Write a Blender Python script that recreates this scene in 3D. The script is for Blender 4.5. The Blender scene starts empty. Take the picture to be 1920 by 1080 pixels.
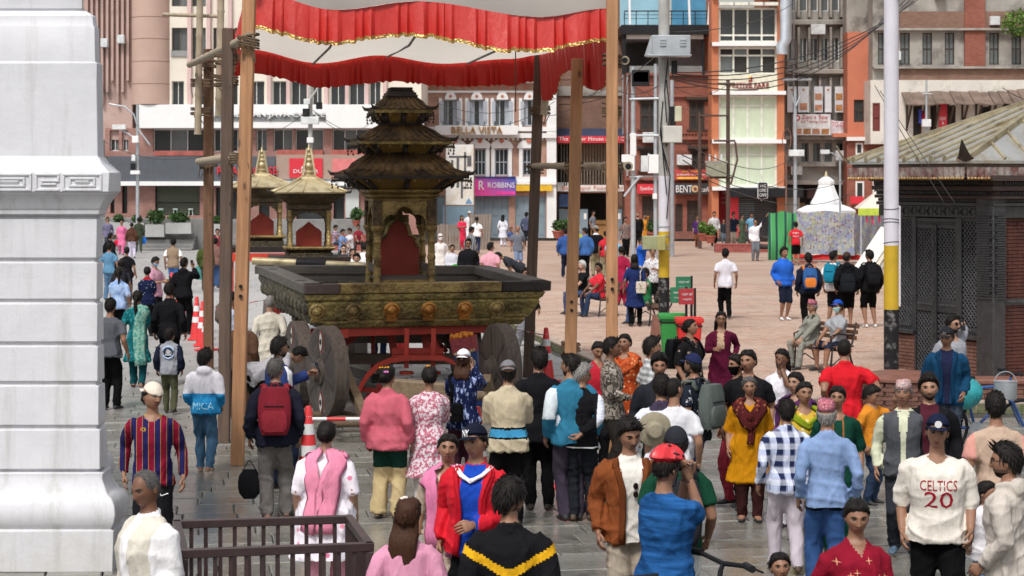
import bpy,math,random
import numpy as np
from mathutils import Vector,Matrix
from mathutils.bvhtree import BVHTree
R=math.radians
from math import sin,cos,pi as PI
MT=Matrix.Translation;MR_=Matrix.Rotation;VV=Vector
rnd=random.Random(7)
sc=bpy.context.scene
col=sc.collection
FPX,HC,YH=3733.0,3.5,335.0
cd=bpy.data.cameras.new('camera');cam=bpy.data.objects.new('camera',cd);col.objects.link(cam)
cam.location=(0,0,HC);cam.rotation_euler=(R(90),0,0)
cd.sensor_width=36;cd.lens=70;cd.shift_y=-(540-YH)/1920
cd.clip_start=0.5;cd.clip_end=600
cd.dof.use_dof=True;cd.dof.focus_distance=19.5;cd.dof.aperture_fstop=6.3
sc.camera=cam
world=bpy.data.worlds.new('World');sc.world=world;world.use_nodes=True
wn=world.node_tree;wn.nodes.clear()
sky=wn.nodes.new('ShaderNodeTexSky');sky.sky_type='NISHITA';sky.sun_disc=False
sky.sun_elevation=R(58);sky.sun_rotation=R(200);sky.air_density=1.6;sky.dust_density=3.5;sky.ozone_density=1
hs=wn.nodes.new('ShaderNodeHueSaturation');hs.inputs['Saturation'].default_value=.3
bg=wn.nodes.new('ShaderNodeBackground');bg.inputs['Strength'].default_value=.088
wo=wn.nodes.new('ShaderNodeOutputWorld')
wn.links.new(sky.outputs[0],hs.inputs['Color']);wn.links.new(hs.outputs[0],bg.inputs['Color']);wn.links.new(bg.outputs[0],wo.inputs['Surface'])
sd=bpy.data.lights.new('sun','SUN');sd.energy=1.5;sd.angle=R(12);sd.color=(1,.965,.92)
sun=bpy.data.objects.new('sun',sd);col.objects.link(sun);sun.rotation_euler=(R(36),0,R(-22))
sc.view_settings.view_transform='Standard';sc.view_settings.look='None'
sc.view_settings.exposure=.72;sc.view_settings.gamma=1;sc.view_settings.use_curve_mapping=False
sc.cycles.max_bounces=6;sc.cycles.diffuse_bounces=3;sc.cycles.glossy_bounces=3;sc.cycles.transparent_max_bounces=12
sc.cycles.use_denoising=True
def W(x,y,z=0.0):
 s=(y-YH)/(HC-z);return((x-960)/s,FPX/s)
class Plane:
 """a frontal facade plane at depth d: photo measurements -> metres"""
 def __init__(s,d):s.d=d;s.s=FPX/d
 def X(s,x):return(x-960)/s.s
 def Z(s,y):return HC-(y-YH)/s.s
 def L(s,p):return p/s.s
MATS={}
class NT:
 def __init__(s,name):
  s.m=bpy.data.materials.new(name);s.m.use_nodes=True;s.t=s.m.node_tree
  s.b=s.t.nodes['Principled BSDF'];s._o=None
 def n(s,typ,**k):
  nd=s.t.nodes.new(typ)
  for a,v in k.items():setattr(nd,a,v)
  return nd
 def l(s,a,b):s.t.links.new(a,b)
 def obj(s):
  if s._o is None:s._o=s.n('ShaderNodeTexCoord').outputs['Object']
  return s._o
 def mapped(s,sx=1,sy=1,sz=1,rot=(0,0,0),src=None):
  m=s.n('ShaderNodeMapping');m.inputs['Scale'].default_value=(sx,sy,sz);m.inputs['Rotation'].default_value=rot
  s.l(src or s.obj(),m.inputs['Vector']);return m.outputs[0]
 def noise(s,scale=5,detail=4,vec=None,rough=.6):
  x=s.n('ShaderNodeTexNoise');x.inputs['Scale'].default_value=scale;x.inputs['Detail'].default_value=detail
  x.inputs['Roughness'].default_value=rough
  s.l(vec or s.obj(),x.inputs['Vector']);return x.outputs['Fac']
 def vor(s,scale=5,vec=None,out='Distance',rand=1.0):
  x=s.n('ShaderNodeTexVoronoi');x.inputs['Scale'].default_value=scale;x.inputs['Randomness'].default_value=rand
  s.l(vec or s.obj(),x.inputs['Vector']);return x.outputs[out]
 def ramp(s,fac,stops,interp='LINEAR'):
  r=s.n('ShaderNodeValToRGB');r.color_ramp.interpolation=interp
  e=r.color_ramp.elements
  while len(e)<len(stops):e.new(.5)
  for q,(p,c)in zip(e,stops):
   q.position=p;q.color=(c[0],c[1],c[2],1)if hasattr(c,'__len__')else(c,c,c,1)
  s.l(fac,r.inputs['Fac']);return r.outputs['Color']
 def mix(s,fac,a,b,blend='MIX'):
  m=s.n('ShaderNodeMix',data_type='RGBA',blend_type=blend)
  for sock,v in((m.inputs[0],fac),(m.inputs[6],a),(m.inputs[7],b)):
   if isinstance(v,(int,float)):sock.default_value=v if sock.type=='VALUE' else(v,v,v,1)
   elif isinstance(v,tuple):sock.default_value=(v[0],v[1],v[2],1)
   else:s.l(v,sock)
  return m.outputs[2]
 def math(s,op,a,b=None):
  m=s.n('ShaderNodeMath',operation=op)
  for i,v in enumerate((a,b)):
   if v is None:continue
   if isinstance(v,(int,float)):m.inputs[i].default_value=v
   else:s.l(v,m.inputs[i])
  return m.outputs[0]
 def sep(s,vec=None):
  x=s.n('ShaderNodeSeparateXYZ');s.l(vec or s.obj(),x.inputs[0]);return x.outputs
 def comb(s,x,y,z):
  c=s.n('ShaderNodeCombineXYZ')
  for i,v in enumerate((x,y,z)):
   if isinstance(v,(int,float)):c.inputs[i].default_value=v
   else:s.l(v,c.inputs[i])
  return c.outputs[0]
 def bump(s,h,strength=.3,dist=.02):
  b=s.n('ShaderNodeBump');b.inputs['Strength'].default_value=strength;b.inputs['Distance'].default_value=dist
  s.l(h,b.inputs['Height']);s.l(b.outputs[0],s.b.inputs['Normal'])
 def base(s,c):
  if isinstance(c,tuple):s.b.inputs['Base Color'].default_value=(c[0],c[1],c[2],1)
  else:s.l(c,s.b.inputs['Base Color'])
 def rough(s,r):
  if isinstance(r,(int,float)):s.b.inputs['Roughness'].default_value=r
  else:s.l(r,s.b.inputs['Roughness'])
 def island(s):
  g=s.n('ShaderNodeNewGeometry').outputs['Random Per Island'];o=s.n('ShaderNodeObjectInfo').outputs['Random']
  return s.math('FRACT',s.math('ADD',g,s.math('MULTIPLY',o,7.31)))
def sh(c,k):return tuple(min(1,max(0,v*k))for v in c[:3])
def mat(name,c,rough=.7,var=.18,vs=4,bump=.15,bs=None,metal=0,dirt=None,spec=.5,stretch=None,bd=.02):
 """plain surface: two-tone noise, optional dirt (colour, amount, scale), fine relief"""
 if name in MATS:return MATS[name]
 t=NT(name)
 vec=t.mapped(*stretch)if stretch else None
 f=t.noise(vs,5,vec)
 cc=t.mix(t.ramp(f,[(.3,0),(.7,1)]),sh(c,1-var),sh(c,1+var))
 if dirt:
  d=t.noise(dirt[2],6,rough=.7)
  cc=t.mix(t.ramp(d,[(1-dirt[1]-.08,0),(min(.99,1-dirt[1]+.12),1)]),cc,dirt[0])
 t.base(cc);t.rough(rough);t.b.inputs['Metallic'].default_value=metal;t.b.inputs['Specular IOR Level'].default_value=spec
 if bump:t.bump(t.noise(bs or vs*4,4,vec),bump,bd)
 MATS[name]=t.m;return t.m
def cloth(c,name=None,var=.12,rough=.9,sheen=0.0):
 key=name or 'cloth_%02x%02x%02x'%tuple(int(min(1,v)*255)for v in c[:3])
 if key in MATS:return MATS[key]
 t=NT(key)
 f=t.noise(9,3,t.mapped(1,1,.45))
 t.base(t.mix(t.ramp(f,[(.3,0),(.7,1)]),sh(c,1-var),sh(c,1+var)));t.rough(rough);t.b.inputs['Specular IOR Level'].default_value=.08
 t.bump(t.noise(22,5,t.mapped(1,1,.4)),.6,.025)
 MATS[key]=t.m;return t.m
def glassmat(name,c,rough=.08):
 if name in MATS:return MATS[name]
 t=NT(name);f=t.noise(.7,2)
 t.base(t.mix(f,sh(c,.5),sh(c,1.5)));t.rough(rough);t.b.inputs['Specular IOR Level'].default_value=.6
 MATS[name]=t.m;return t.m
def brickmat(name,c1,c2,mortar,bw=.24,bh=.075,dirt=None,rough=.85):
 if name in MATS:return MATS[name]
 t=NT(name);x,y,z=t.sep()
 v=t.comb(t.math('ADD',x,y),z,0.0)
 b=t.n('ShaderNodeTexBrick');b.inputs['Scale'].default_value=1;b.inputs['Brick Width'].default_value=bw;b.inputs['Row Height'].default_value=bh
 b.inputs['Mortar Size'].default_value=.012;b.inputs['Color1'].default_value=(*c1,1);b.inputs['Color2'].default_value=(*c2,1);b.inputs['Mortar'].default_value=(*mortar,1)
 t.l(v,b.inputs['Vector'])
 cc=t.mix(t.ramp(t.noise(1.3,6),[(.3,0),(.75,.7)]),b.outputs['Color'],sh(c1,.55))
 if dirt:cc=t.mix(t.ramp(t.noise(dirt[2],6,rough=.7),[(1-dirt[1]-.1,0),(1-dirt[1]+.12,1)]),cc,dirt[0])
 t.base(cc);t.rough(rough);t.bump(t.math('SUBTRACT',t.noise(20),b.outputs['Fac']),.5,.02)
 MATS[name]=t.m;return t.m
def woodmat(name,c,rough=.75,var=.3,knots=.1,axis='z'):
 if name in MATS:return MATS[name]
 t=NT(name);st={'z':(9,9,.6),'x':(.6,9,9),'y':(9,.6,9)}[axis]
 f=t.noise(2.2,6,t.mapped(*st));g=t.noise(1.2,3)
 cc=t.mix(t.ramp(f,[(.3,0),(.72,1)]),sh(c,1-var),sh(c,1+var))
 cc=t.mix(t.ramp(g,[(.5,0),(.8,.55)]),cc,sh(c,.5))
 cc=t.mix(t.ramp(t.vor(2.3,t.mapped(2.2,2.2,1)),[(knots*.5,.9),(knots,0)]),cc,sh(c,.28))
 t.base(cc);t.rough(rough);t.bump(f,.3,.01)
 MATS[name]=t.m;return t.m
class MB:
 def __init__(s):s.v=[];s.f=[];s.mi=[];s.cur=0
 def add(s,vs,fs):
  o=len(s.v);s.v.extend([tuple(p)for p in vs])
  for f in fs:s.f.append(tuple(i+o for i in f));s.mi.append(s.cur)
 def box(s,x0,x1,y0,y1,z0,z1,rot=None,piv=None,taper=None):
  vs=[Vector(p)for p in((x0,y0,z0),(x1,y0,z0),(x1,y1,z0),(x0,y1,z0),(x0,y0,z1),(x1,y0,z1),(x1,y1,z1),(x0,y1,z1))]
  if taper:
   cx,cy=(x0+x1)/2,(y0+y1)/2
   for q in vs[4:]:q.x=cx+(q.x-cx)*taper;q.y=cy+(q.y-cy)*taper
  if rot is not None:
   p=Vector(piv)if piv is not None else VV(((x0+x1)/2,(y0+y1)/2,(z0+z1)/2))
   vs=[rot@(q-p)+p for q in vs]
  s.add(vs,[(0,3,2,1),(4,5,6,7),(0,1,5,4),(1,2,6,5),(2,3,7,6),(3,0,4,7)])
 def beam(s,a,b,w,h=None,up=(0,0,1)):
  a=Vector(a);b=Vector(b);d=(b-a).normalized();u=Vector(up)
  if abs(d.dot(u))>.97:u=VV((0,1,0))
  r=d.cross(u).normalized();u=r.cross(d);h=h or w
  vs=[p+r*(i*w/2)+u*(j*h/2)for p in(a,b)for i,j in((-1,-1),(1,-1),(1,1),(-1,1))]
  s.add(vs,[(0,1,2,3),(7,6,5,4),(0,4,5,1),(1,5,6,2),(2,6,7,3),(3,7,4,0)])
 def tube(s,pts,r,n=8,cap=True):
  pts=[Vector(p)for p in pts];m=len(pts);rr=r if hasattr(r,'__len__')else[r]*m
  rings=[];pu=None
  for i,p in enumerate(pts):
   d=(pts[min(i+1,m-1)]-pts[max(i-1,0)]).normalized()
   u=pu-d*pu.dot(d)if pu is not None else(VV((0,0,1))if abs(d.z)<.9 else VV((0,1,0)))
   if u.length<1e-4:u=VV((1,0,0))
   u=(u-d*u.dot(d)).normalized();pu=u;w=d.cross(u)
   rings.append([p+(u*cos(2*PI*k/n)+w*sin(2*PI*k/n))*rr[i]for k in range(n)])
  s.loft(rings,cap)
 def loft(s,rings,cap=True,closed=True):
  n=len(rings[0]);vs=[p for q in rings for p in q];fs=[]
  for i in range(len(rings)-1):
   for k in range(n if closed else n-1):
    k2=(k+1)%n;fs.append((i*n+k,i*n+k2,(i+1)*n+k2,(i+1)*n+k))
  if cap:fs.append(tuple(range(n-1,-1,-1)));fs.append(tuple(range((len(rings)-1)*n,len(rings)*n)))
  s.add(vs,fs)
 def lathe(s,prof,n=16,c=(0,0,0),axis='z',cap=True,sq=None):
  rings=[]
  for r,h in prof:
   ring=[]
   for k in range(n):
    a=2*PI*(k+(.5 if n==4 or sq else 0))/n;x,y=r*cos(a),r*sin(a)
    p={'z':(x,y,h),'y':(x,h,y),'x':(h,x,y)}[axis]
    ring.append((c[0]+p[0],c[1]+p[1],c[2]+p[2]))
   rings.append(ring)
  s.loft(rings,cap)
 def ball(s,c,r,n=8,m=6):
  r=r if hasattr(r,'__len__')else(r,r,r)
  rings=[[(c[0]+r[0]*sin(t)*cos(a),c[1]+r[1]*sin(t)*sin(a),c[2]-r[2]*cos(t))for a in[2*PI*k/n for k in range(n)]]for t in[PI*(i+.06)/(m+.12)if 0<i<m else(.06 if i==0 else PI-.06)for i in range(m+1)]]
  s.loft(rings)
 def prism(s,poly,y0,y1,ax='y'):
  """polygon of (x,z), extruded along y (ax='y') or polygon (x,y) along z"""
  n=len(poly)
  f=(lambda p,t:(p[0],t,p[1]))if ax=='y' else((lambda p,t:(p[0],p[1],t))if ax=='z' else(lambda p,t:(t,p[0],p[1])))
  s.loft([[f(p,y0)for p in poly],[f(p,y1)for p in poly]])
 def quad(s,a,b,c,d):s.add([a,b,c,d],[(0,1,2,3)])
 def grid(s,fn,nu,nv):
  vs=[fn(i/nu,j/nv)for i in range(nu+1)for j in range(nv+1)]
  fs=[(i*(nv+1)+j,(i+1)*(nv+1)+j,(i+1)*(nv+1)+j+1,i*(nv+1)+j+1)for i in range(nu)for j in range(nv)]
  s.add(vs,fs)
 def xf(s,M,i0=0):s.v[i0:]=[tuple(M@Vector(p))for p in s.v[i0:]]
 def mesh(s,name,mats,smooth=False):
  me=bpy.data.meshes.new(name);me.from_pydata(s.v,[],s.f)
  mats=mats if isinstance(mats,(list,tuple))else[mats]
  for m in mats:me.materials.append(m)
  if len(mats)>1:me.polygons.foreach_set('material_index',s.mi)
  if smooth is True:me.polygons.foreach_set('use_smooth',[True]*len(s.f))
  me.validate();me.update()
  if smooth=='auto':me.polygons.foreach_set('use_smooth',[True]*len(me.polygons));me.set_sharp_from_angle(angle=R(38))
  return me
 def build(s,name,mats,parent=None,smooth=False,bevel=0,loc=None,org=None):
  if org is not None:s.v=[(p[0]-org[0],p[1]-org[1],p[2]-org[2])for p in s.v]
  o=bpy.data.objects.new(name,s.mesh(name,mats,smooth));col.objects.link(o)
  if parent:o.parent=parent
  if loc:o.location=loc
  if bevel:
   b=o.modifiers.new('bevel','BEVEL');b.width=bevel;b.segments=1;b.limit_method='ANGLE';b.angle_limit=R(40)
  return o
def tag(o,label=None,cat=None,group=None,kind=None):
 if label:o['label']=label
 if cat:o['category']=cat
 if group:o['group']=group
 if kind:o['kind']=kind
 return o
def thing(name,label,cat,loc=(0,0,0),rz=0,group=None):
 o=bpy.data.objects.new(name,None);col.objects.link(o);o.location=loc;o.rotation_euler=(0,0,rz)
 o.empty_display_size=.2
 return tag(o,label,cat,group)
def inst(name,me,parent,loc=(0,0,0),rot=(0,0,0),scale=(1,1,1)):
 o=bpy.data.objects.new(name,me);col.objects.link(o);o.parent=parent;o.location=loc;o.rotation_euler=rot;o.scale=scale;return o
def copy_tree(o,parent=None):
 c=o.copy();col.objects.link(c)
 if parent:c.parent=parent
 for ch in list(o.children):copy_tree(ch,c)
 return c
_deps=None
def text(s,w,h,m,parent,loc,rot=(R(90),0,0),name='lettering',depth=.004,spacing=1.0,shear=0):
 """text centred on loc, scaled into w x h metres (h may be None)"""
 cu=bpy.data.curves.new(name,'FONT');cu.body=s;cu.align_x='CENTER';cu.extrude=.02;cu.space_character=spacing;cu.shear=shear;cu.resolution_u=2
 o=bpy.data.objects.new(name,cu);col.objects.link(o)
 dg=bpy.context.evaluated_depsgraph_get();me=bpy.data.meshes.new_from_object(o.evaluated_get(dg))
 bpy.data.objects.remove(o);bpy.data.curves.remove(cu)
 n=len(me.vertices);co=np.empty(n*3,'f');me.vertices.foreach_get('co',co);co=co.reshape(-1,3)
 mn,mx=co.min(0),co.max(0);kx=w/(mx[0]-mn[0]);ky=(h/(mx[1]-mn[1]))if h else kx
 co-=(mn+mx)/2;co*=(kx,ky,depth/.04);me.vertices.foreach_set('co',co.ravel());me.update()
 me.materials.clear();me.materials.append(m);me.name=name
 o=bpy.data.objects.new(name,me);col.objects.link(o);o.location=loc;o.rotation_euler=rot
 if parent:o.parent=parent
 return o
def wall_holes(mb,x0,x1,z0,z1,holes,y=0.0,deep=.25):
 """front wall face in the XZ plane with rectangular openings and reveals"""
 xs=sorted({x0,x1,*[h[0]for h in holes],*[h[2]for h in holes]});zs=sorted({z0,z1,*[h[1]for h in holes],*[h[3]for h in holes]})
 xs=[x for x in xs if x0-1e-6<=x<=x1+1e-6];zs=[z for z in zs if z0-1e-6<=z<=z1+1e-6]
 for a,b in zip(xs,xs[1:]):
  for c,d in zip(zs,zs[1:]):
   mx,mz=(a+b)/2,(c+d)/2
   if any(h[0]<mx<h[2]and h[1]<mz<h[3]for h in holes):continue
   mb.quad((a,y,c),(b,y,c),(b,y,d),(a,y,d))
 for h in holes:
  a,c,b,d=h;e=y+deep
  mb.quad((a,y,c),(a,e,c),(b,e,c),(b,y,c));mb.quad((a,y,d),(b,y,d),(b,e,d),(a,e,d))
  mb.quad((a,y,c),(a,y,d),(a,e,d),(a,e,c));mb.quad((b,y,c),(b,e,c),(b,e,d),(b,y,d))
def sag(a,b,drop,n=14):
 a=Vector(a);b=Vector(b);return[a.lerp(b,i/n)+VV((0,0,-drop*4*(i/n)*(1-i/n)))for i in range(n+1)]
# == GROUND
def slate_mat(name,c,wet):
 t=NT(name);r=t.island();tc=t.n('ShaderNodeNewGeometry').outputs['Position']
 n1=t.noise(6,6,tc,.7);n2=t.noise(.55,4,tc);n3=t.noise(26,4,t.mapped(1,2.5,1,src=tc))
 cc=t.mix(r,sh(c,.45),sh(c,1.4))
 cc=t.mix(t.ramp(n1,[(.35,0),(.7,.8)]),cc,(c[0]*1.5,c[1]*1.38,c[2]*1.15))
 cc=t.mix(t.ramp(n3,[(.45,0),(.7,.7)]),cc,sh(c,.45))
 cc=t.mix(t.ramp(t.noise(1.9,5,tc,.7),[(.55,0),(.72,.6)]),cc,(.16,.15,.10))
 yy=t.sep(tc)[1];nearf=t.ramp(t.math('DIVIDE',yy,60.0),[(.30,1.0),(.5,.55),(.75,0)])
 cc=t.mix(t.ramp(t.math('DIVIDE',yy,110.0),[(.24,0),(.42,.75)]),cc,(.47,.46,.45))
 t.base(cc)
 w=t.math('MULTIPLY',t.ramp(t.math('ADD',n2,t.math('MULTIPLY',r,.16)),[(.40,0),(.55,1)]),nearf)
 t.rough(t.mix(w,.55,wet));t.b.inputs['Specular IOR Level'].default_value=.6
 t.bump(t.math('ADD',n1,t.math('MULTIPLY',n3,.5)),.35,.012)
 MATS[name]=t.m;return t.m
M_slate=slate_mat('wet_slate',(.19,.19,.182),.08)
M_joint=mat('joint_earth',(.06,.057,.05),.5,.3,6,.4)
def plaza_mat(name,c):
 t=NT(name);tc=t.n('ShaderNodeNewGeometry').outputs['Position'];r=t.island()
 n1=t.noise(.35,5,t.mapped(.5,1.2,1,src=tc));n2=t.noise(2.2,6,t.mapped(.45,2.0,1,src=tc),.7);n3=t.noise(5,5,t.mapped(.4,1.6,1,src=tc),.75)
 cc=t.mix(r,sh(c,.72),sh(c,1.2))
 cc=t.mix(t.ramp(n1,[(.35,0),(.65,.7)]),cc,(.50,.37,.29))
 cc=t.mix(t.ramp(n2,[(.5,0),(.68,.62)]),cc,(.52,.46,.40))
 cc=t.mix(t.ramp(n3,[(.58,0),(.72,.7)]),cc,(.15,.085,.065))
 t.base(cc);t.rough(t.mix(n1,.8,.55));t.bump(n3,.4,.01);MATS[name]=t.m;return t.m
M_plaza=plaza_mat('plaza_brick',(.42,.26,.19))
gmb=MB();gmb.quad((-120,4,-.035),(120,4,-.035),(120,300,-.035),(-120,300,-.035))
tag(gmb.build('ground',M_joint),kind='structure')
def kerbx(d):return .508-.157*(d-43.1)
KD=VV((-.157,1,0)).normalized();KN=VV((KD.y,-KD.x,0))
ROW=VV((.988,.155,0))
street=MB();street.quad((-60,57,-.012),(60,57,-.012),(60,130,-.012),(-60,130,-.012));street=street.build('street',M_slate)
tag(street,kind='structure')
def far_slabs(name):
 t=NT(name);x,y,z=t.sep();b=t.n('ShaderNodeTexBrick');b.inputs['Scale'].default_value=1;b.inputs['Brick Width'].default_value=1.0;b.inputs['Row Height'].default_value=.7
 b.inputs['Mortar Size'].default_value=.03;b.inputs['Color1'].default_value=(.44,.43,.42,1);b.inputs['Color2'].default_value=(.36,.355,.345,1);b.inputs['Mortar'].default_value=(.2,.195,.19,1)
 t.l(t.comb(x,y,0.0),b.inputs['Vector']);t.base(t.mix(t.ramp(t.noise(.5,5),[(.4,0),(.7,.5)]),b.outputs['Color'],(.3,.295,.285)));t.rough(.5);return t.m
street.data.materials[0]=far_slabs('far_slabs')
stones=[]
q=15.0
while q<62.5:
 wq=rnd.uniform(.36,.56)*(1 if q<40 else 1.35);d0=q;half=.262*d0+1.2
 p=-min(half,9.5 if d0<45 else 22)-rnd.random()
 lim=(kerbx(d0+wq)if d0>30.6 else half+.5)
 while p<lim+1.5:
  L=rnd.choice((.45,.6,.62,.8,.95))*rnd.uniform(.9,1.1)*(1 if q<40 else 1.3)
  cx,cy=p+L/2,q+wq/2
  X=cx*.988-0;Y=cy+cx*.155*.988
  if Y<30.9 or X<kerbx(Y)-.28:
   if not(Y<31.6 and X>2.2 and Y>30.6-.3*(X-2.3)):stones.append((X,Y,L,wq))
  p+=L+.012
 q+=wq+.012
def stone_mesh(mb,X,Y,L,w,r):
 a=math.atan2(ROW.y,ROW.x)+r.uniform(-.012,.012);c,s=cos(a),sin(a);z=r.uniform(-.008,.006);b=.012
 def P(u,v,zz):return(X+u*c-v*s,Y+u*s+v*c,zz)
 l2,w2=L/2,w/2;tl=[r.uniform(-.004,.004)for _ in range(4)]
 lo=[P(-l2,-w2,-.034),P(l2,-w2,-.034),P(l2,w2,-.034),P(-l2,w2,-.034)]
 mi=[P(-l2,-w2,z-.01),P(l2,-w2,z-.01),P(l2,w2,z-.01),P(-l2,w2,z-.01)]
 hi=[P((-l2+b),(-w2+b),z+tl[0]),P((l2-b),(-w2+b),z+tl[1]),P((l2-b),(w2-b),z+tl[2]),P((-l2+b),(w2-b),z+tl[3])]
 mb.loft([lo,mi,hi],cap=False);n=len(mb.v);mb.f.append((n-4,n-3,n-2,n-1));mb.mi.append(0)
stones=[s_ for s_ in stones if abs(s_[0])<.262*s_[1]+.8]
key=lambda s_:(s_[0]**2+s_[1]**2)+(1e4 if(abs(s_[0])>.25*s_[1]or s_[1]<17.2 or(s_[0]<-3.3 and s_[1]<24))else 0)
stones.sort(key=key)
for s_ in stones[:300]:
 mb=MB();stone_mesh(mb,0,0,s_[2],s_[3],rnd);o=mb.build('paving_stone',M_slate,street,loc=(s_[0],s_[1],0))
mb=MB()
for s_ in stones[300:]:stone_mesh(mb,*s_,rnd)
tag(mb.build('paving_stones',M_slate,street),kind='stuff')
PZ=.14
A=VV((kerbx(31.0),31.0,0));Bk=VV((kerbx(125),125,0));RF=VV((32,24.5,0))
mb=MB();mb.loft([[(p.x,p.y,-.03)for p in(A,RF,VV((45,125,0)),Bk)],[(p.x,p.y,PZ-.012)for p in(A,RF,VV((45,125,0)),Bk)]])
plaza=tag(mb.build('plaza',M_plaza),kind='structure')
mb=MB();y=30.0
while y<62:
 wy=.115+(.11 if y>45 else 0);x=max(kerbx(y),0)-3+rnd.random()*.2;lim=.262*y+.5
 xa=kerbx(y)+.22 if y>31.2 else 2.6+0
 if y<=31.2:xa=A.x+(31.0-y)*(RF.x-A.x)/(A.y-RF.y)+.25
 while x<lim:
  L=.23*(1 if y<45 else 2)
  if x>xa:
   zz=PZ+rnd.uniform(-.005,.005);b=.008;X0,X1,Y0,Y1=x,x+L-.01,y,y+wy-.01
   mb.loft([[(X0,Y0,PZ-.014),(X1,Y0,PZ-.014),(X1,Y1,PZ-.014),(X0,Y1,PZ-.014)],[(X0+b,Y0+b,zz),(X1-b,Y0+b,zz),(X1-b,Y1-b,zz),(X0+b,Y1-b,zz)]],cap=False)
   n=len(mb.v);mb.f.append((n-4,n-3,n-2,n-1));mb.mi.append(0)
  x+=L
 y+=wy
tag(mb.build('brick_paving',M_plaza,plaza),kind='stuff')
M_kerb=mat('mossy_kerb',(.24,.19,.15),.85,.35,5,.5,dirt=((.07,.10,.03),.55,3.0))
M_kerbtop=mat('kerb_top',(.42,.33,.27),.8,.25,4,.4)
kerb=tag(MB().build('kerb',M_kerb),kind='structure')
def kerb_row(a,b,n0=300):
 d=(b-a);L=d.length;d.normalize();nn=VV((d.y,-d.x,0));k=0.0;i=0
 while k<L and i<n0:
  l=rnd.uniform(.36,.48);mb=MB();z1=PZ+.012+rnd.uniform(-.006,.006);mb.cur=0
  mb.box(0,l-.014,-.02,.2,-.03,z1*.5-.004);mb.cur=0;mb.box(0,l-.014,rnd.uniform(-.012,0),.2,z1*.5,z1-.03);mb.cur=1;mb.box(0,l-.012,-.008,.22,z1-.03,z1)
  p=a+d*k;o=mb.build('kerb_stone',[M_kerb,M_kerbtop],kerb,loc=p);o.rotation_euler.z=math.atan2(d.y,d.x);k+=l;i+=1
K0=VV((kerbx(31.0),31.0,0));K1=VV((kerbx(64),64,0))
def kr(a,b):
 kerb_row(a,b)
kr(K1,K0);kr(K0,VV((K0.x+7.4,K0.y-1.62,0)))
# == WHITE PLINTH on the left
def wash_mat():
 t=NT('whitewash');f=t.noise(2.2,5);z=t.sep()[2]
 cc=t.mix(t.ramp(f,[(.3,0),(.7,1)]),(.62,.62,.655),(.70,.70,.73))
 g=t.math('ADD',t.math('MULTIPLY',z,-.42),t.noise(3.0,6,rough=.75))
 cc=t.mix(t.ramp(g,[(.28,0),(.52,.55)]),cc,(.56,.54,.50))
 cc=t.mix(t.ramp(t.noise(12,5,t.mapped(1,1,.6),.8),[(.68,0),(.76,.75)]),cc,(.5,.48,.42))
 cc=t.mix(t.ramp(t.noise(2.2,6,t.mapped(2.6,2.6,.22),.75),[(.50,0),(.68,.6)]),cc,(.46,.45,.43))
 t.base(cc);t.rough(.82);t.bump(t.math('ADD',t.noise(7,6),t.math('MULTIPLY',t.noise(45,3),.25)),.35,.015);return t.m
M_wash=wash_mat()
PP=Plane(17.9)
def Zp(y):return PP.Z(y)
pl=thing('white_pillar','massive whitewashed masonry pillar base with a key pattern band at the left edge','pillar',(PP.X(100),18.4,0))
prof=[(1066,.20),(990,.205),(987,.17),(984,.185),(974,.215),(958,.23),(942,.215),(930,.18),(926,.14),(920,.12),(896,.06),(886,.055),(884,-.005),(881,-.005),(879,.03),(806,.022),(804,-.012),(799,-.012),(797,.015),(724,.008),(722,-.022),(717,-.022),(715,.005),(650,.0),(648,-.028),(643,-.028),(641,0),(570,-.005),(568,-.03),(563,-.03),(561,-.006),(493,-.008),(491,-.035),(486,-.035),(484,-.008),(411,-.01),(408,-.04),(404,-.02),(402,.03),(393,.035),(391,.05),(384,.07),(374,.11),(366,.15),(364,.17),(361,.172),(360,.19),(323,.19),(321,.17),(315,.13),(305,.06),(297,.02),(293,.0),(150,-.01),(118,-.01),(116,-.03),(50,-.035),(46,-.05),(28,-.06),(14,-.16),(-120,-.17)]
prof=[(y,o_*(.68 if 300<y<405 and o_>0 else .86 if y>895 else 1))for y,o_ in prof]
def ring(x0,x1,y0,y1,off,z):return[(x0-off,y0-off,z),(x1+off,y0-off,z),(x1+off,y1+off,z),(x0-off,y1+off,z)]
ox=PP.X(100)
xr=PP.X(183)-ox;yf=-.5;yb=-.22
mb=MB();mb.loft([ring(-2.4,xr,yf,yb,o_,Zp(y))for y,o_ in prof]);mb.build('shaft',M_wash,pl,smooth='auto',bevel=.006)
mb=MB();mb.loft([ring(-2.4,xr-.62,yf+.2,2.2,o_,Zp(y))for y,o_ in prof]);mb.build('core',M_wash,pl,smooth='auto',bevel=.006)
def meander(cx,cz,w,h,kind,y,mb):
 t=.021;g=.036
 if kind=='wide':
  for k in range(3):
   a,b=w/2-k*g*1.6,h/2-k*g
   mb.box(cx-a,cx+a,y-.014,y+.02,cz+b-t,cz+b);mb.box(cx-a,cx+a,y-.014,y+.02,cz-b,cz-b+t)
   if k<2:mb.box(cx+a-t,cx+a,y-.0142,y+.02,cz-b+t,cz+b-t);mb.box(cx-a,cx-a+t,y-.0142,y+.02,cz-b+t,cz+b-t)
 else:
  a,b=w/2,h/2;Y=(y-.014,y+.02)
  for x0,x1,z0,z1 in((-a,a,b-t,b),(-a,a,-b,-b+t),(-a,-a+t,-b+t,b-t),(a-t,a,.02,b-t),(-a+.05,a-.001,.002,.02),(-a+.05,-a+.05+t,-b+.05,.002),(-a+.05+t,a-.03,-b+.05,-b+.05+t)):
   mb.box(cx+x0,cx+x1,Y[0],Y[1],cz+z0,cz+z1)
mb=MB();zc=(Zp(323)+Zp(360))/2;hh=Zp(323)-Zp(360)-.02;yf=-.5-.13
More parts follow.
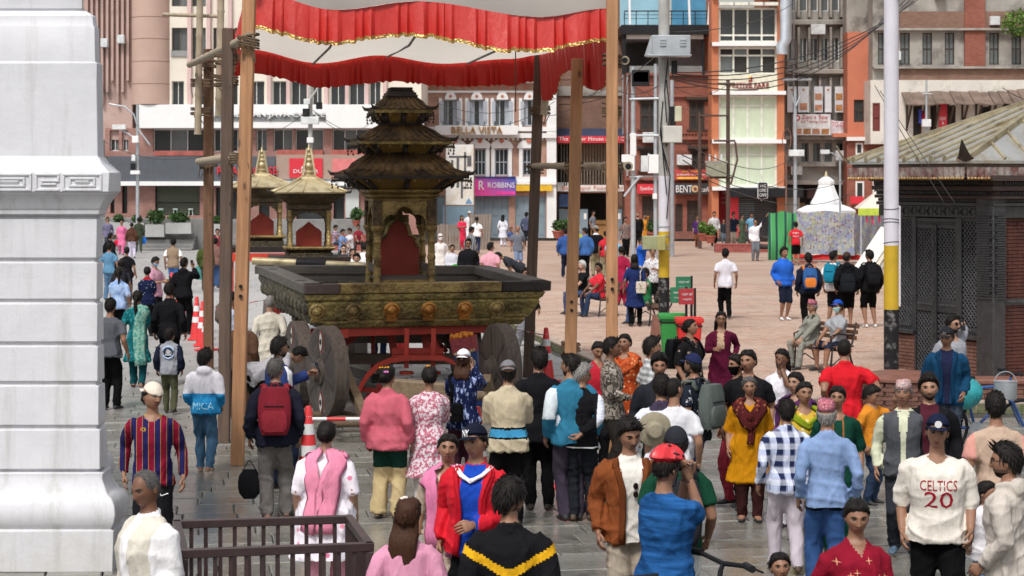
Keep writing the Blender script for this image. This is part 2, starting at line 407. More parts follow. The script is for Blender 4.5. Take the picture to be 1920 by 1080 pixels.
for pxc,wpx,kd in((24,84,'wide'),(95,46,'sq'),(160,74,'wide'),(-46,44,'sq')):meander(PP.X(pxc)-ox,zc,PP.L(wpx),hh,kd,yf,mb)
mb.build('key_pattern',M_wash,pl,bevel=.004)
# == FACADES
M_dark=mat('dark_interior',(.025,.023,.022),.8,.4,1.2,0)
M_glass=glassmat('dark_glass',(.035,.04,.043));M_glass2=glassmat('grey_glass',(.12,.135,.135),.12)
M_curtain=mat('pale_green_curtain',(.55,.62,.47),.7,.1,1.5,.1);M_whitef=mat('white_frame',(.78,.78,.76),.5,.05,2,0);M_wallw=mat('white_render',(.78,.78,.78),.8,.07,.8,.1,dirt=((.5,.49,.46),.3,1.2))
M_black=mat('black_paint',(.014,.014,.016),.55,.2,3,.1,spec=.25);M_greyf=mat('grey_frame',(.42,.46,.52),.5,.08,2,0)
M_steel=mat('galvanised_steel',(.46,.49,.52),.45,.15,3,.1,metal=.5);M_conc=mat('stained_concrete',(.33,.31,.28),.9,.22,.9,.35,dirt=((.10,.09,.08),.42,.7))
M_red=mat('red_sign_board',(.62,.025,.045),.5,.06,2,0);M_white=mat('white_paint',(.8,.8,.8),.5,.04,2,0);M_cream=mat('cream_render',(.76,.70,.60),.85,.1,.6,.15,dirt=((.5,.45,.38),.3,.8))
UQ=MB();UQ.quad((-.5,0,-.5),(.5,0,-.5),(.5,0,.5),(-.5,0,.5))
_uq={}
def uquad(m):
 if m.name not in _uq:_uq[m.name]=UQ.mesh('pane',m)
 return _uq[m.name]
class Fac(Plane):
 def __init__(s,d,name,label,xc,cat='building'):
  super().__init__(d);s.ox=(xc-960)/s.s;s.t=thing(name,label,cat,(s.ox,d,0))
 def X(s,x):return(x-960)/s.s-s.ox
 def bx(s,mb,x0,y0,x1,y1,f=-.05,b=.1):mb.box(s.X(x0),s.X(x1),f,b,s.Z(y1),s.Z(y0))
 def part(s,name,m,rects,f=-.05,b=.1,parent=None,bevel=0):
  for r in rects:mb=MB();s.bx(mb,*r[:4],*(r[4:]if len(r)>4 else(f,b)));o=mb.build(name,m,parent or s.t,bevel=bevel)
  return o
 def wall(s,m,x0,y0,x1,y1,holes,deep=.25,back=12,name='wall',y=0.0):
  mb=MB();wall_holes(mb,s.X(x0),s.X(x1),s.Z(y1),s.Z(y0),[(s.X(h[0]),s.Z(h[3]),s.X(h[2]),s.Z(h[1]))for h in holes],y,deep)
  X0,X1,Z0,Z1=s.X(x0),s.X(x1),s.Z(y1),s.Z(y0)
  mb.quad((X0,y,Z0),(X0,y,Z1),(X0,back,Z1),(X0,back,Z0));mb.quad((X1,y,Z0),(X1,back,Z0),(X1,back,Z1),(X1,y,Z1));mb.quad((X0,y,Z1),(X1,y,Z1),(X1,back,Z1),(X0,back,Z1))
  return mb.build(name,m,s.t)
 def win(s,x0,y0,x1,y1,cols=2,rows=1,fm=None,pm=None,fw=2.0,y=.12,name='window',trans=None,pms=None):
  """a window: frame with mullions, each pane an object under it"""
  X0,X1,Z0,Z1=s.X(x0),s.X(x1),s.Z(y1),s.Z(y0);w=s.L(fw);mb=MB();fm=fm or M_whitef;pm=pm or M_glass
  mb.box(X0,X1,y-.03,y+.05,Z0,Z0+w);mb.box(X0,X1,y-.03,y+.05,Z1-w,Z1);mb.box(X0,X0+w,y-.03,y+.05,Z0+w,Z1-w);mb.box(X1-w,X1,y-.03,y+.05,Z0+w,Z1-w)
  zs=[Z0+w/2+(Z1-Z0-w)*k/rows for k in range(rows+1)]if trans is None else[Z0+w/2,*sorted(s.Z(t)for t in trans),Z1-w/2]
  xs=[X0+w/2+(X1-X0-w)*k/cols for k in range(cols+1)]
  for x in xs[1:-1]:mb.box(x-w*.4,x+w*.4,y-.025,y+.045,Z0+w,Z1-w)
  for z in zs[1:-1]:mb.box(X0+w,X1-w,y-.022,y+.042,z-w*.4,z+w*.4)
  o=mb.build(name,fm,s.t);k=0
  for a,b in zip(xs,xs[1:]):
   for c,d in zip(zs,zs[1:]):
    m=pms[k%len(pms)]if pms else pm;k+=1
    inst('pane',uquad(m),o,((a+b)/2,y+.02,(c+d)/2),(R(rnd.uniform(-.6,.6)),0,R(rnd.uniform(-.6,.6))),(b-a-w*.5,1,d-c-w*.5))
  return o
 def txt(s,st,x,y,wpx,hpx,m,f=-.06,parent=None,name='lettering',**k):
  return text(st,s.L(wpx),s.L(hpx)if hpx else None,m,parent or s.t,(s.X(x),f,s.Z(y)),name=name,**k)
def behind(F,x0,y0,x1,y1,y=1.2,m=None):
 mb=MB();mb.quad((F.X(x0),y,F.Z(y1)),(F.X(x1),y,F.Z(y1)),(F.X(x1),y,F.Z(y0)),(F.X(x0),y,F.Z(y0)));return mb.build('interior',m or M_dark,F.t)
M_pink=mat('pink_render',(.50,.345,.285),.85,.1,.5,.2,dirt=((.30,.22,.18),.35,.5));M_pinkp=mat('pink_pilaster',(.62,.44,.42),.85,.1,.8,.1)
M_corr=mat('grey_cladding',(.105,.115,.135),.5,.1,3,0);M_brickp=brickmat('pink_brick',(.36,.15,.12),(.42,.2,.16),(.4,.3,.27))
F=Fac(100,'hotel_building','tall pink and cream block with a round tower and a long white coffee sign band',480)
wins2=[(322,152,345,197),(376,152,400,197),(425,152,446,197),(465,152,496,197),(511,152,538,197),(546,152,576,197),(586,152,604,197),(620,152,648,197),(655,152,684,197),(693,152,714,197)]
wins3=[(322,52,352,105),(360,52,386,112),(400,52,426,105),(440,52,470,105),(322,-40,351,12),(360,-40,386,12),(500,52,530,105),(560,52,590,105),(620,52,650,105),(680,52,710,105)]
F.wall(M_cream,318,-170,790,197,wins2+wins3,deep=.35)
for w_ in wins2:F.win(*w_,cols=2,fm=M_whitef,pms=[M_glass,M_glass,M_glass2],fw=1.4,y=.2)
for w_ in wins3:F.win(*w_,cols=2,rows=1,fm=mat('window_bronze',(.16,.12,.10),.5,.1),pms=[M_glass,M_glass2],fw=1.6,y=.2)
for x in(356,392,411,432,505,541,580,612,651,688,722):F.part('pilaster',M_pinkp,[(x-3.5,-170,x+3.5,196.5,-.22,.0)])
F.part('window_sill',mat('grey_sill',(.3,.3,.3),.8),[(321,95,353,105.5,-.08,.02)])
mb=MB();r_=F.L(37.5)
prof_=[(r_,F.Z(196))]
for yj in(158,116,74,33,-8,-50,-90,-130):prof_+=[(r_,F.Z(yj)-.02),(r_-.03,F.Z(yj)-.015),(r_-.03,F.Z(yj)+.015),(r_,F.Z(yj)+.02)]
prof_.append((r_,F.Z(-170)));mb.lathe(prof_,40,(F.X(282.5),.35,0));mb.build('round_tower',M_pink,F.t,smooth='auto')
mb=MB();F.bx(mb,150,-170,246,262,.3,10)
for k in range(9):F.bx(mb,160+k*9.6,-170,164.5+k*9.6,195-(k%3)*22,.02,.32)
mb.build('ribbed_wall',mat('old_pink_render',(.47,.33,.29),.9,.14,.4,.3,dirt=((.26,.19,.17),.4,.6)),F.t)
for x,y in((222,66),(191,73)):F.part('air_conditioner',mat('ac_grey',(.6,.62,.63),.5),[(x,y,x+13,y+16,-.35,.05)],bevel=.02)
sgn=F.part('sign_band',M_white,[(263,197,795,241,-.55,.3)],bevel=.02)
F.part('letter_strip',mat('strip_grey',(.22,.23,.24),.6),[(400,216,613,228,-.58,-.5)],parent=sgn)
F.txt('HIMALAYAN JAVA COFFEE',508,216.5,206,13,M_white,-.66,sgn,depth=.1)
win1=[(205,244,222,283),(228,244,240,283),(286,242,382,284),(400,242,424,284),(433,242,455,284),(480,242,500,284),(512,242,548,284),(553,242,606,284),(623,242,690,284),(700,242,760,284)]
F.wall(M_brickp,196,240,790,293,win1,deep=.4,y=.1)
for w_ in win1:F.win(*w_,cols=3 if w_[2]-w_[0]>60 else 2,fm=M_whitef,pms=[M_glass,M_glass2,M_glass],fw=1.5,y=.4)
F.part('flower_box',mat('red_planter',(.35,.09,.07),.7,.3,3),[(290,283,382,292,-.2,.08),(520,281,606,290,-.2,.08),(622,281,700,290,-.2,.08)])
clad=MB();F.bx(clad,205,293,518,340,-.3,.2)
for k in range(78):F.bx(clad,206+k*4,293.5,208+k*4,339.5,-.33,-.3)
clad=clad.build('metal_cladding',M_corr,F.t)
M_neon=mat('red_letter',(.75,.02,.04),.4,.05)
F.txt('ROADHOUSE',466,320,112,14,M_neon,-.42,clad,depth=.08,name='red_lettering')
F.part('canopy_edge',M_white,[(200,340,690,348,-.5,.4)])
fx=F.part('fascia',mat('brown_fascia',(.36,.26,.21),.8,.08),[(519,290,700,336,-.28,.2)])
F.part('sign_board',M_red,[(544,297,606,333,-.36,-.27)]);F.txt('DURBAR',575,321,46,7,M_white,-.40)
mb=MB()
for k,(h_,w_)in enumerate(((14,3),(9,4),(9,4),(5,3),(5,3))):
 xx=575+(0,-4,4,-8,8)[k];mb.prism([(F.X(xx-1.6),F.Z(316)),(F.X(xx+1.6),F.Z(316)),(F.X(575+(xx-575)*.4),F.Z(316-h_-3))],-.39,-.36)
mb.build('sign_emblem',M_white,F.t)
F.part('sign_board',mat('coral_sign',(.68,.2,.2),.5),[(624,298,690,331,-.36,-.27)])
F.part('shop_header',mat('blue_grey',(.32,.38,.42),.7),[(519,336,790,352,-.2,.3)])
gf=[(290,349,374,404),(382,352,398,420),(404,352,446,440),(485,352,505,440),(555,352,605,440),(625,352,645,440),(690,352,730,440),(206,349,214,400),(228,349,238,400)]
F.wall(M_brickp,196,340,790,440,gf,deep=.5,y=.1)
F.win(290,349,374,404,cols=1,trans=[380],fm=M_black,pm=glassmat('cafe_glass',(.075,.082,.06),.1),fw=1.6,y=.35,name='cafe_window')
for w_ in gf[1:]:F.win(*w_,cols=1,fm=M_black,pm=M_glass,fw=1.4,y=.4,name='shop_door')
mb=MB()
for x in(300,327,356):
 for sx in(-4,4):mb.beam((F.X(x+sx),.3,F.Z(404)),(F.X(x+sx*.7),.3,F.Z(393)),.035)
 F.bx(mb,x-4.5,391,x+4.5,393.5,.22,.34)
mb.build('stool',mat('stool_mint',(.5,.6,.55),.5),F.t)
F.part('notice_board',mat('notice_white',(.55,.58,.57),.6,.1,1.5),[(648,355,673,408,-.04,.08)])
plm=mat('porch_stone',(.21,.205,.2),.6,.2,2,.2);mb=MB()
for k,(y0,f_)in enumerate(((408,-1.2),(440,-1.5),(447,-1.9),(455,-2.3),(462,-2.7))):mb.box(F.X(180),F.X(376 if k else 262),f_,f_+(2 if k==0 else .45),0,F.Z(y0));mb.box(F.X(398),F.X(700),f_,f_+.45,0,max(.02,F.Z(y0+2)))
mb.box(F.X(262),F.X(398),-1.15,.2,0,F.Z(409));mb.build('porch_steps',plm,F.t,bevel=.02)
def leafmat(name,c,var=.5):
 if name in MATS:return MATS[name]
 t=NT(name);r=t.island();t.base(t.mix(r,sh(c,1-var),sh(c,1+var)));t.rough(.55);t.b.inputs['Specular IOR Level'].default_value=.3;MATS[name]=t.m;return t.m
M_leaf=leafmat('shrub_leaf',(.05,.105,.03));M_leaf2=leafmat('bright_leaf',(.11,.2,.04))
def foliage(c,r,n,size,r_=rnd):
 mb=MB()
 for _ in range(n):
  while True:
   p=VV((r_.uniform(-1,1),r_.uniform(-1,1),r_.uniform(-1,1)))
   if p.length<1:break
  k=.55+.45*r_.random();p=p.normalized()*(p.length**.5)*k;p=VV((p.x*r[0],p.y*r[1],p.z*r[2]))+Vector(c)
  a=VV((r_.gauss(0,1),r_.gauss(0,1),r_.gauss(.4,.8))).normalized()*size*r_.uniform(.6,1.3);b=a.cross(VV((r_.gauss(0,1),r_.gauss(0,1),r_.gauss(0,1)))).normalized()*size*.32
  mb.add([p-a*.5,p+b,p+a*.6,p-b],[(0,1,2,3)])
 return mb
def planter(px,y0,y1,w,label,m=M_leaf,d=98.5,box=True,shrub=(20,16),fl=None):
 P_=Plane(d);X=P_.X(px);zt=P_.Z(y0);zb=P_.Z(y1);t=thing('planter',label,'planter',(X,d,zb))
 hw=P_.L(w)/2;h=zt-zb;mb=MB()
 if box:mb.box(-hw,hw,-.3,.3,0,h);mb.box(-hw+.06,hw-.06,-.24,.24,h-.08,h+.01)
 else:mb.lathe([(hw*.65,0),(hw,h*.85),(hw*1.08,h*.86),(hw*1.08,h),(hw*.9,h),(hw*.85,h-.04)],12)
 mb.build('trough' if box else 'pot',mat('planter_concrete',(.4,.4,.39),.85,.12,2,.2)if box else mat('terracotta',(.33,.09,.06),.7,.2,5,.1),t)
 f=foliage((0,0,h+P_.L(shrub[1])*.45),(P_.L(shrub[0])/2,.35,P_.L(shrub[1])/2),420,.16);f.build('foliage',m,t);return t
planter(222,417,440,40,'long concrete trough of shrubs nearest the white pillar');planter(257,418,444,30,'concrete trough with green shrub left of the lamp post',d=98.3)
planter(292,421,444,36,'concrete trough with dense shrub by the brick pier',d=98.2,shrub=(40,32));planter(336,418,438,48,'concrete trough below the cafe window with stools',d=98.1,shrub=(44,22))
planter(407,420,440,24,'concrete trough half hidden behind the dark timber post');planter(668,413,424,16,'terracotta pot with round bush beside the notice board',box=False,d=97.5,shrub=(26,26))
planter(690,412,424,14,'small terracotta pot with bush behind the gilded shrine',box=False,d=97.3,shrub=(20,22))
F=Fac(108,'brick_hotel','white trimmed red brick hotel with red tiled roof and gold lettered sign',915)
M_br=brickmat('salmon_brick',(.42,.2,.14),(.52,.28,.2),(.5,.4,.34));M_brold=brickmat('old_brick',(.24,.12,.08),(.34,.18,.12),(.22,.17,.14))
top=[(829,187,861,236),(878,187,910,236),(926,187,958,236),(979,187,1007,236)];mid=[(843,279,865,329),(889,279,911,329),(928,279,953,329),(980,279,1003,329)]
F.wall(M_br,735,150,1043,446,top+mid+[(888,367,954,446),(966,367,1023,446),(800,367,836,446)],deep=.25)
for i,w_ in enumerate(top):
 F.win(*w_,cols=3,fm=M_greyf,pms=[M_greyf,M_glass,M_greyf]if i%2 else[M_glass2,M_glass,M_greyf],fw=2,y=.1)
 c=(w_[0]+w_[2])/2
 F.part('shutter',M_greyf,[(w_[0]-3,190,w_[0]+3,228,-.22,-.06)]);F.part('shutter',M_greyf,[(w_[2]-4,190,w_[2]+3,228,-.22,-.06)])
 F.part('window_trim',M_wallw,[(w_[0]-6,184,w_[0],240,-.12,.02),(w_[2],184,w_[2]+6,240,-.12,.02)])
 mb=MB();mb.prism([(F.X(c)+F.L(11)*cos(a),F.Z(187)+F.L(15)*sin(a))for a in[PI*k/10 for k in range(11)]],-.2,.02);hd=mb.build('window_hood',M_wallw,F.t)
 mb=MB();mb.prism([(F.X(c)+F.L(3.4)*a,F.Z(180.5)+F.L(3)*b)for a,b in((-1,0),(0,-1),(1,0),(0,1))],-.24,-.2);mb.build('diamond',mat('tile_red',(.5,.15,.09),.7),hd)
for i,w_ in enumerate(mid):
 F.win(*w_,cols=3,rows=2,fm=M_greyf,pm=M_glass,fw=2,y=.1);c=(w_[0]+w_[2])/2
 F.part('window_trim',M_wallw,[(w_[0]-7,276,w_[0],332,-.14,.02),(w_[2],276,w_[2]+7,332,-.14,.02)])
 mb=MB();out=[(F.X(c)+F.L(22)*cos(a),F.Z(278)+F.L(17)*sin(a))for a in[PI*k/12 for k in range(13)]]
 mb.prism(out,-.2,.02);mb.build('window_hood',M_wallw,F.t)
 mb=MB();mb.prism([(F.X(c)+F.L(4.5)*cos(a),F.Z(264)+F.L(4.5)*sin(a))for a in[PI*k/4 for k in range(8)]],-.26,-.2);mb.build('rosette',mat('tile_red',(.5,.15,.09),.7),F.t)
F.part('old_pier',M_brold,[(911.5,258,920.5,330,-.04,.02),(866,258,881,330,-.04,.02)])
for r_ in((735,150,1043,156,-.35,.1),(735,170,1043,174,-.1,.05),(735,238,1043,246,-.2,.05),(735,250,1043,259,-.3,.05),(735,331,1043,344,-.18,.05),(735,340,1043,346,-.3,.05),(1025,156,1043,446,-.16,.05)):F.part('cornice',M_wallw,[r_])
F.part('dentil',M_wallw,[(744+k*9,259.5,748+k*9,263,-.15,.02)for k in range(33)])
F.part('tile_inset',mat('tile_red',(.5,.15,.09),.7),[(802+k*16.5,160,806+k*16.5,168,-.05,.02)for k in range(14)])
sg=F.part('sign_board',M_white,[(817,236,971,253.5,-.75,-.4)],bevel=.01)
F.txt('BELLA VISTA',895,244.5,95,12.5,mat('gold_letter',(.42,.2,.03),.35,.1,metal=.3),-.82,sg,depth=.12)
mb=MB();sl0=F.Z(148);nrow=13
for r_ in range(nrow):
 y0=-.6+r_*.42;z0=sl0+r_*.22
 for k in range(36):
  x=F.X(728)+k*.25;j=rnd.uniform(-.012,.012)
  mb.add([(x,y0,z0+.02+j),(x+.12,y0,z0+.07+j),(x+.245,y0,z0+.02+j),(x+.245,y0+.46,z0+.24),(x+.12,y0+.46,z0+.29),(x,y0+.46,z0+.24)],[(0,1,4,5),(1,2,3,4)])
tag(mb.build('roof_tiles',mat('roof_tile',(.50,.10,.075),.7,.2,2.5,.2),F.t),kind='stuff')
mb=MB();mb.box(F.X(728),F.X(1045),-.6,5,sl0-.1,sl0);mb.build('roof_deck',M_wallw,F.t)
def robbins():
 t=NT('shop_gradient');x,y,z=t.sep();f=t.math('ADD',t.math('MULTIPLY',x,.35),t.math('MULTIPLY',z,.55));f=t.math('SUBTRACT',f,1.42)
 t.base(t.ramp(f,[(0,(.75,.06,.32)),(.5,(.30,.10,.42)),(1,(.04,.09,.42))]));t.rough(.4);return t.m
sg=F.part('shop_sign',robbins(),[(889,333,967,367,-.45,-.1)]);F.part('sign_edge',mat('deep_blue',(.02,.04,.2),.5),[(889,331,967,333.3,-.5,-.08)],parent=sg)
F.txt('ROBBINS',940,347,50,10,M_white,-.48,sg);F.txt('1',896,347.5,8,17,mat('hot_pink',(.8,.05,.35),.5),-.48,sg);F.txt('R',903,347.5,10,17,M_white,-.49,sg)
F.part('sign_strip',mat('hot_pink',(.8,.05,.35),.5),[(932,359,966,364.5,-.47,-.44)],parent=sg)
F.part('shop_sign',mat('yellow_sign',(.75,.45,.02),.5),[(967.5,347,1035,358,-.4,-.1)])
M_shut=mat('blue_grey_door',(.20,.27,.32),.55,.08,1,.05)
for x0,x1,n in((888,954,4),(966,1023,4),(800,836,2)):
 for k in range(n):
  a=x0+(x1-x0)*k/n;b=x0+(x1-x0)*(k+1)/n-.6;dr=F.part('door_leaf',M_shut,[(a,367.5,b,446,.1,.16)])
  F.part('door_panel',M_shut,[(a+3,373,b-3,404,.07,.12),(a+3,408,b-3,440,.07,.12)],parent=dr)
Fm=Fac(103,'map_board','tall weathered panel with a street map on blue hoarding beside the roadside shrine',862,'map board')
def mapmat():
 t=NT('map_print');v=t.vor(1.5,t.mapped(1,1,.8),'Distance');t.base(t.mix(t.ramp(t.noise(1.6,3),[(.5,0),(.56,1)]),t.mix(t.ramp(t.noise(3,4),[(.4,0),(.7,1)]),(.72,.70,.64),(.62,.56,.46)),(.74,.74,.72)));t.rough(.7);return t.m
Fm.part('panel',mapmat(),[(836,271,888,384,0,.06)]);Fm.part('frame',mat('rust_frame',(.18,.12,.09),.8),[(834,270,836,440,-.03,.08),(888,270,890,440,-.03,.08),(836,384,888,386,-.03,.08)])
Fm.part('hoarding',mat('hoarding_blue',(.16,.25,.32),.7,.15,1),[(830,386,888,445,-.02,.05)])
mb=MB()
for a in((842,292,884,296),(856,296,861,352),(870,285,874,330),(846,300,850,312),(862,320,882,324),(864,330,868,372),(868,350,880,354),(876,296,884,312)):Fm.bx(mb,*a,-.012,0)
mb.build('map_streets',mat('map_ink',(.10,.10,.11),.7),Fm.t);mb=MB();mb.prism([(Fm.X(x),Fm.Z(y))for x,y in((872,382),(886,382),(879,371))],-.012,0);mb.build('map_mark',mat('map_blue',(.15,.3,.5),.7),Fm.t)
F=Fac(110,'old_brick_house','rough brick house above a red awning sign and striped curtains',1106)
F.wall(M_brold,1040,-60,1175,268,[],back=10,y=1.2);F.part('concrete_band',M_conc,[(1043,160,1172,178,1.1,1.3),(1043,108,1172,120,1.08,1.3)])
F.wall(M_brold,1040,268,1175,452,[(1046,270,1170,345),(1060,362,1160,450)],deep=2.0,name='lower_wall',y=.3)
behind(F,1040,268,1175,452,2.3)
F.part('back_wall',mat('ochre_inside',(.30,.19,.10),.8,.2,.6),[(1085,270,1150,346,2.0,2.2)])
mb=MB()
for k in range(22):mb.tube(sag((F.X(1052+k*5.4),-.5,F.Z(268)),(F.X(1052+k*5.4),-.45,F.Z(345)),0,2),.012,4)
mb.build('string_lights',mat('rope_pale',(.4,.38,.34),.8),F.t)
aw=F.part('awning',M_red,[(1044,256,1171,268.5,-1.1,-1.0)]);mb=MB();mb.quad((F.X(1044),-1.1,F.Z(256)),(F.X(1171),-1.1,F.Z(256)),(F.X(1168),1.2,F.Z(240)),(F.X(1047),1.2,F.Z(240)));mb.build('awning_cloth',mat('navy_canvas',(.03,.04,.09),.8),F.t)
F.txt('The Burger House & K.F.C',1107.5,262,121,9.5,M_white,-1.13,aw)
F.part('parapet',M_wallw,[(1044,342,1075,348,-.3,.4)])
sg=F.part('shop_sign',mat('sign_pale',(.68,.68,.66),.5),[(1044,347,1177,358.5,-.8,-.5)]);F.txt('Basantapur Food Court',1112,352.8,118,9,mat('orange_letter',(.62,.17,.08),.5),-.84,sg)
F.part('poster',mat('poster_blue',(.05,.13,.35),.4,.6,4),[(1048,364,1066,388,.15,.2)]);F.part('blue_door',M_shut,[(1047,392,1075,450,.05,.12)]);F.part('blue_door',M_shut,[(1078,392,1102,452,-.1,-.03)]);F.part('blue_door',M_shut,[(1156,392,1166,450,-.1,-.03)])
for x in(1097,1161):F.part('paper_notice',M_white,[(x-2.5,400,x+2.5,411,-.13,-.1)])
F.part('counter',mat('counter_wood',(.36,.18,.06),.6),[(1105,413,1150,420,.4,.8),(1108,420,1148,450,.5,.8)])
F.part('post',M_black,[(1046,358,1048,450,-.3,-.2),(1167,358,1169,450,-.3,-.2),(1070,388,1072,452,-.3,-.2)])
F=Fac(108,'red_brick_house','red brick house with carved timber windows over a dark cafe front',1253)
M_rb=brickmat('red_brick',(.32,.095,.06),(.40,.14,.09),(.22,.10,.08),dirt=((.13,.06,.05),.35,.5));M_wood=mat('dark_carved_wood',(.045,.028,.02),.7,.4,8,.6)
ow=[(1200,190,1236,243),(1292,190,1321,243),(1200,282,1232,320),(1295,282,1322,320)];od=[(1204,368,1229,434),(1266,382,1280,440),(1288,376,1312,440)]
F.wall(M_rb,1172,138,1338,446,ow+od,deep=.3)
for w_ in ow:F.win(*w_,cols=2,rows=2,fm=M_wood,pm=M_dark,fw=4,y=.05,name='carved_window');F.part('lintel',M_wood,[(w_[0]-6,w_[1]-8,w_[2]+6,w_[1]-3,-.25,.05),(w_[0]-4,w_[1]-3,w_[2]+4,w_[1],-.15,.05),(w_[0]-5,w_[3],w_[2]+5,w_[3]+3,-.2,.05)])
for w_ in od:F.win(*w_,cols=2,rows=3,fm=M_wood,pm=M_wood,fw=3,y=.1,name='carved_door')
F.part('cornice',M_rb,[(1172,176,1338,182,-.18,.02),(1172,246,1338,251,-.14,.02),(1172,256,1338,262,-.2,.02),(1172,330,1338,338,-.25,.02)])
F.part('dentil',M_rb,[(1174+k*6,251.4,1177+k*6,255.6,-.12,.02)for k in range(27)])
sg=F.part('shop_sign',mat('charcoal_board',(.035,.035,.04),.5),[(1264,344,1338,364,-.5,-.2)]);F.txt('BENT',1281,354,30,13,M_white,-.53,sg,depth=.02);F.txt('café',1321,355,20,9,M_white,-.53,sg,shear=.3)
mb=MB();mb.lathe([(F.L(6.6),-.06),(F.L(6.6),0)],20,(F.X(1301.5),-.5,F.Z(354)),'y');mb.build('coffee_emblem',mat('latte',(.6,.4,.22),.5),sg);mb=MB();mb.lathe([(F.L(3),-.02),(F.L(3),0)],14,(F.X(1301.5),-.57,F.Z(354)),'y');mb.build('coffee_emblem',mat('coffee_brown',(.16,.06,.03),.5),sg)
sg=F.part('shop_sign',M_red,[(1194,345,1227,363,-.5,-.25)]);F.txt('Syanko',1211,354,24,9,M_white,-.53,sg)
sg=F.part('banner',mat('banner_red',(.45,.05,.05),.7),[(1264,318,1324,337,-.45,-.42)]);F.txt('स्वागत छ सबैमा',1294,322,36,5,mat('banner_yellow',(.8,.5,.05),.6),-.47,sg);F.txt('ऐतिहासिक नगर भ्रमण',1294,328,54,5,M_white,-.47,sg);F.part('banner_stripe',mat('banner_yellow',(.8,.5,.05),.6),[(1268,332,1316,335.5,-.46,-.44)],parent=sg)
sg=F.part('hanging_sign',M_red,[(1234,338,1241,425,-.7,-.5)])
for k in range(4):F.txt('रु',1237.5,352+k*20,5,9,M_white,-.72,sg)
sg=F.part('hanging_sign',M_red,[(1337,338,1361,420,-.7,-.5)])
for k in range(4):F.txt('रु',1342,346+k*20,5,9,M_white,-.72,sg)
for k,s_ in enumerate(('वडा','पुलिस','नगर')):F.txt(s_,1355,362+k*9,10,5,M_white,-.72,sg)
mb=MB();mb.lathe([(F.L(4),-.03),(F.L(4),0)],16,(F.X(1355),-.7,F.Z(347)),'y');mb.build('round_emblem',M_white,sg)
for k,(y_,f_)in enumerate(((434,-.5),(440,-.9))):F.part('door_step',mat('brick_step',(.2,.08,.06),.8),[(1262,y_,1318,447,f_,f_+.5)])
F.part('floor_slab',M_black,[(1164,48,1338,66,-.6,8)]);F.part('column',M_black,[(1166,62,1172,140,-.4,-.1),(1316,66,1320,140,-.3,0)])
F.part('back_room',mat('grey_room',(.33,.3,.31),.8),[(1172,66,1338,140,2.5,2.7)]);F.part('dark_opening',M_dark,[(1172,76,1234,140,2.2,2.45)]);F.part('valance',mat('pale_canvas',(.55,.53,.5),.8),[(1174,64,1318,74,-.35,-.3)])
F.part('glass_rail',glassmat('rail_glass',(.2,.2,.2),.1),[(1180,124,1320,138,-.2,-.18)]);F.part('parapet',M_rb,[(1172,137,1338,142,-.25,.3)])
F.part('terrace_wall',mat('sky_blue_wall',(.32,.56,.68),.7,.15,.7),[(1168,-170,1262,48,3,3.2)]);F.part('blue_tarp',mat('blue_tarp',(.08,.30,.50),.5,.2,.8,.5),[(1262,-170,1338,46,1.0,1.1)])
mb=MB();z1,z0=F.Z(22),F.Z(48)
mb.beam((F.X(1170),-.4,z1),(F.X(1328),-.4,z1),.06)
for zz in(z1-.2,z1-.4):mb.beam((F.X(1170),-.4,zz),(F.X(1328),-.4,zz),.025)
for k in range(8):mb.beam((F.X(1170+k*22),-.4,z0),(F.X(1170+k*22),-.4,z1),.045)
mb.build('terrace_railing',M_black,F.t)
for a,b in(((1292,56),(1288,0)),((1325,56),(1334,0)),((1180,52),(1178,0)),((1265,0),(1265,45))):mb=MB();mb.beam((F.X(a[0]),-.5,F.Z(a[1])),(F.X(b[0]),-.5,F.Z(b[1]-60)),.11);mb.build('white_post',M_white,F.t)
F=Fac(106,'restaurant_building','narrow orange edged restaurant building with pale green curtained glass front',1402)
M_or=mat('orange_brick',(.50,.17,.08),.8,.12,1.5,.2,dirt=((.25,.12,.08),.3,.8))
F.part('side_column',M_or,[(1334,-170,1347,446,-.1,10)]);F.part('side_column',M_or,[(1457,-170,1470,446,-.1,10)])
for y_ in(80,171,262,350,-12):F.part('floor_beam',M_white,[(1334,y_,1472,y_+7,-.4,.5)])
for k,(y0,y1,pm,tr)in enumerate(((14,80,None,[66]),(88,140,None,[104]),(179,262,M_curtain,[198]),(269,350,M_curtain,[290]),(-160,-12,M_glass2,[-60]))):
 F.win(1347,y0,1457,y1,cols=4,trans=tr,fm=mat('cream_frame',(.72,.71,.63),.5),pm=pm or M_glass,pms=[M_glass2,M_dark,M_dark,M_glass2]if k==1 else None,fw=4,y=.1)
mb=MB()
for k in range(36):F.bx(mb,1348+k*3,44,1348.7+k*3,79,.4,.42)
F.bx(mb,1347,43,1457,45,.38,.44);mb.build('inner_railing',mat('rail_brown',(.25,.15,.1),.7),F.t);
sg=F.part('sign_panel',mat('cream_panel',(.72,.70,.56),.5),[(1347,141,1457,171,-.12,.1)])
M_maroon=mat('maroon_letter',(.28,.02,.03),.5)
F.txt('FESTIVE FARE',1404,160,74,9,M_maroon,-.16,sg,depth=.06);F.txt('RESTAURANT',1403,168.5,38,4,M_maroon,-.15,sg,depth=.03);F.part('sign_rule',M_maroon,[(1379,164.6,1430,165.4,-.15,-.12)],parent=sg)
F.part('sign_emblem',M_maroon,[(1407,144,1410,153,-.16,-.12),(1403,150,1407,153,-.16,-.12)],parent=sg);F.part('sign_emblem',mat('banner_yellow',(.8,.5,.05),.6),[(1403,143,1407,147,-.16,-.12)],parent=sg)
F.part('open_flap',mat('cream_frame',(.72,.71,.63),.5),[(1347+k*28,6,1372+k*28,12,-.7,-.1)for k in range(4)])
F.part('canopy',M_black,[(1362,352,1500,370,-1.2,.4)],bevel=.02);shm=MB()
for k in range(18):F.bx(shm,1384,370+k*4.1,1458,373.6+k*4.1,.2,.24+.03*(k%2))
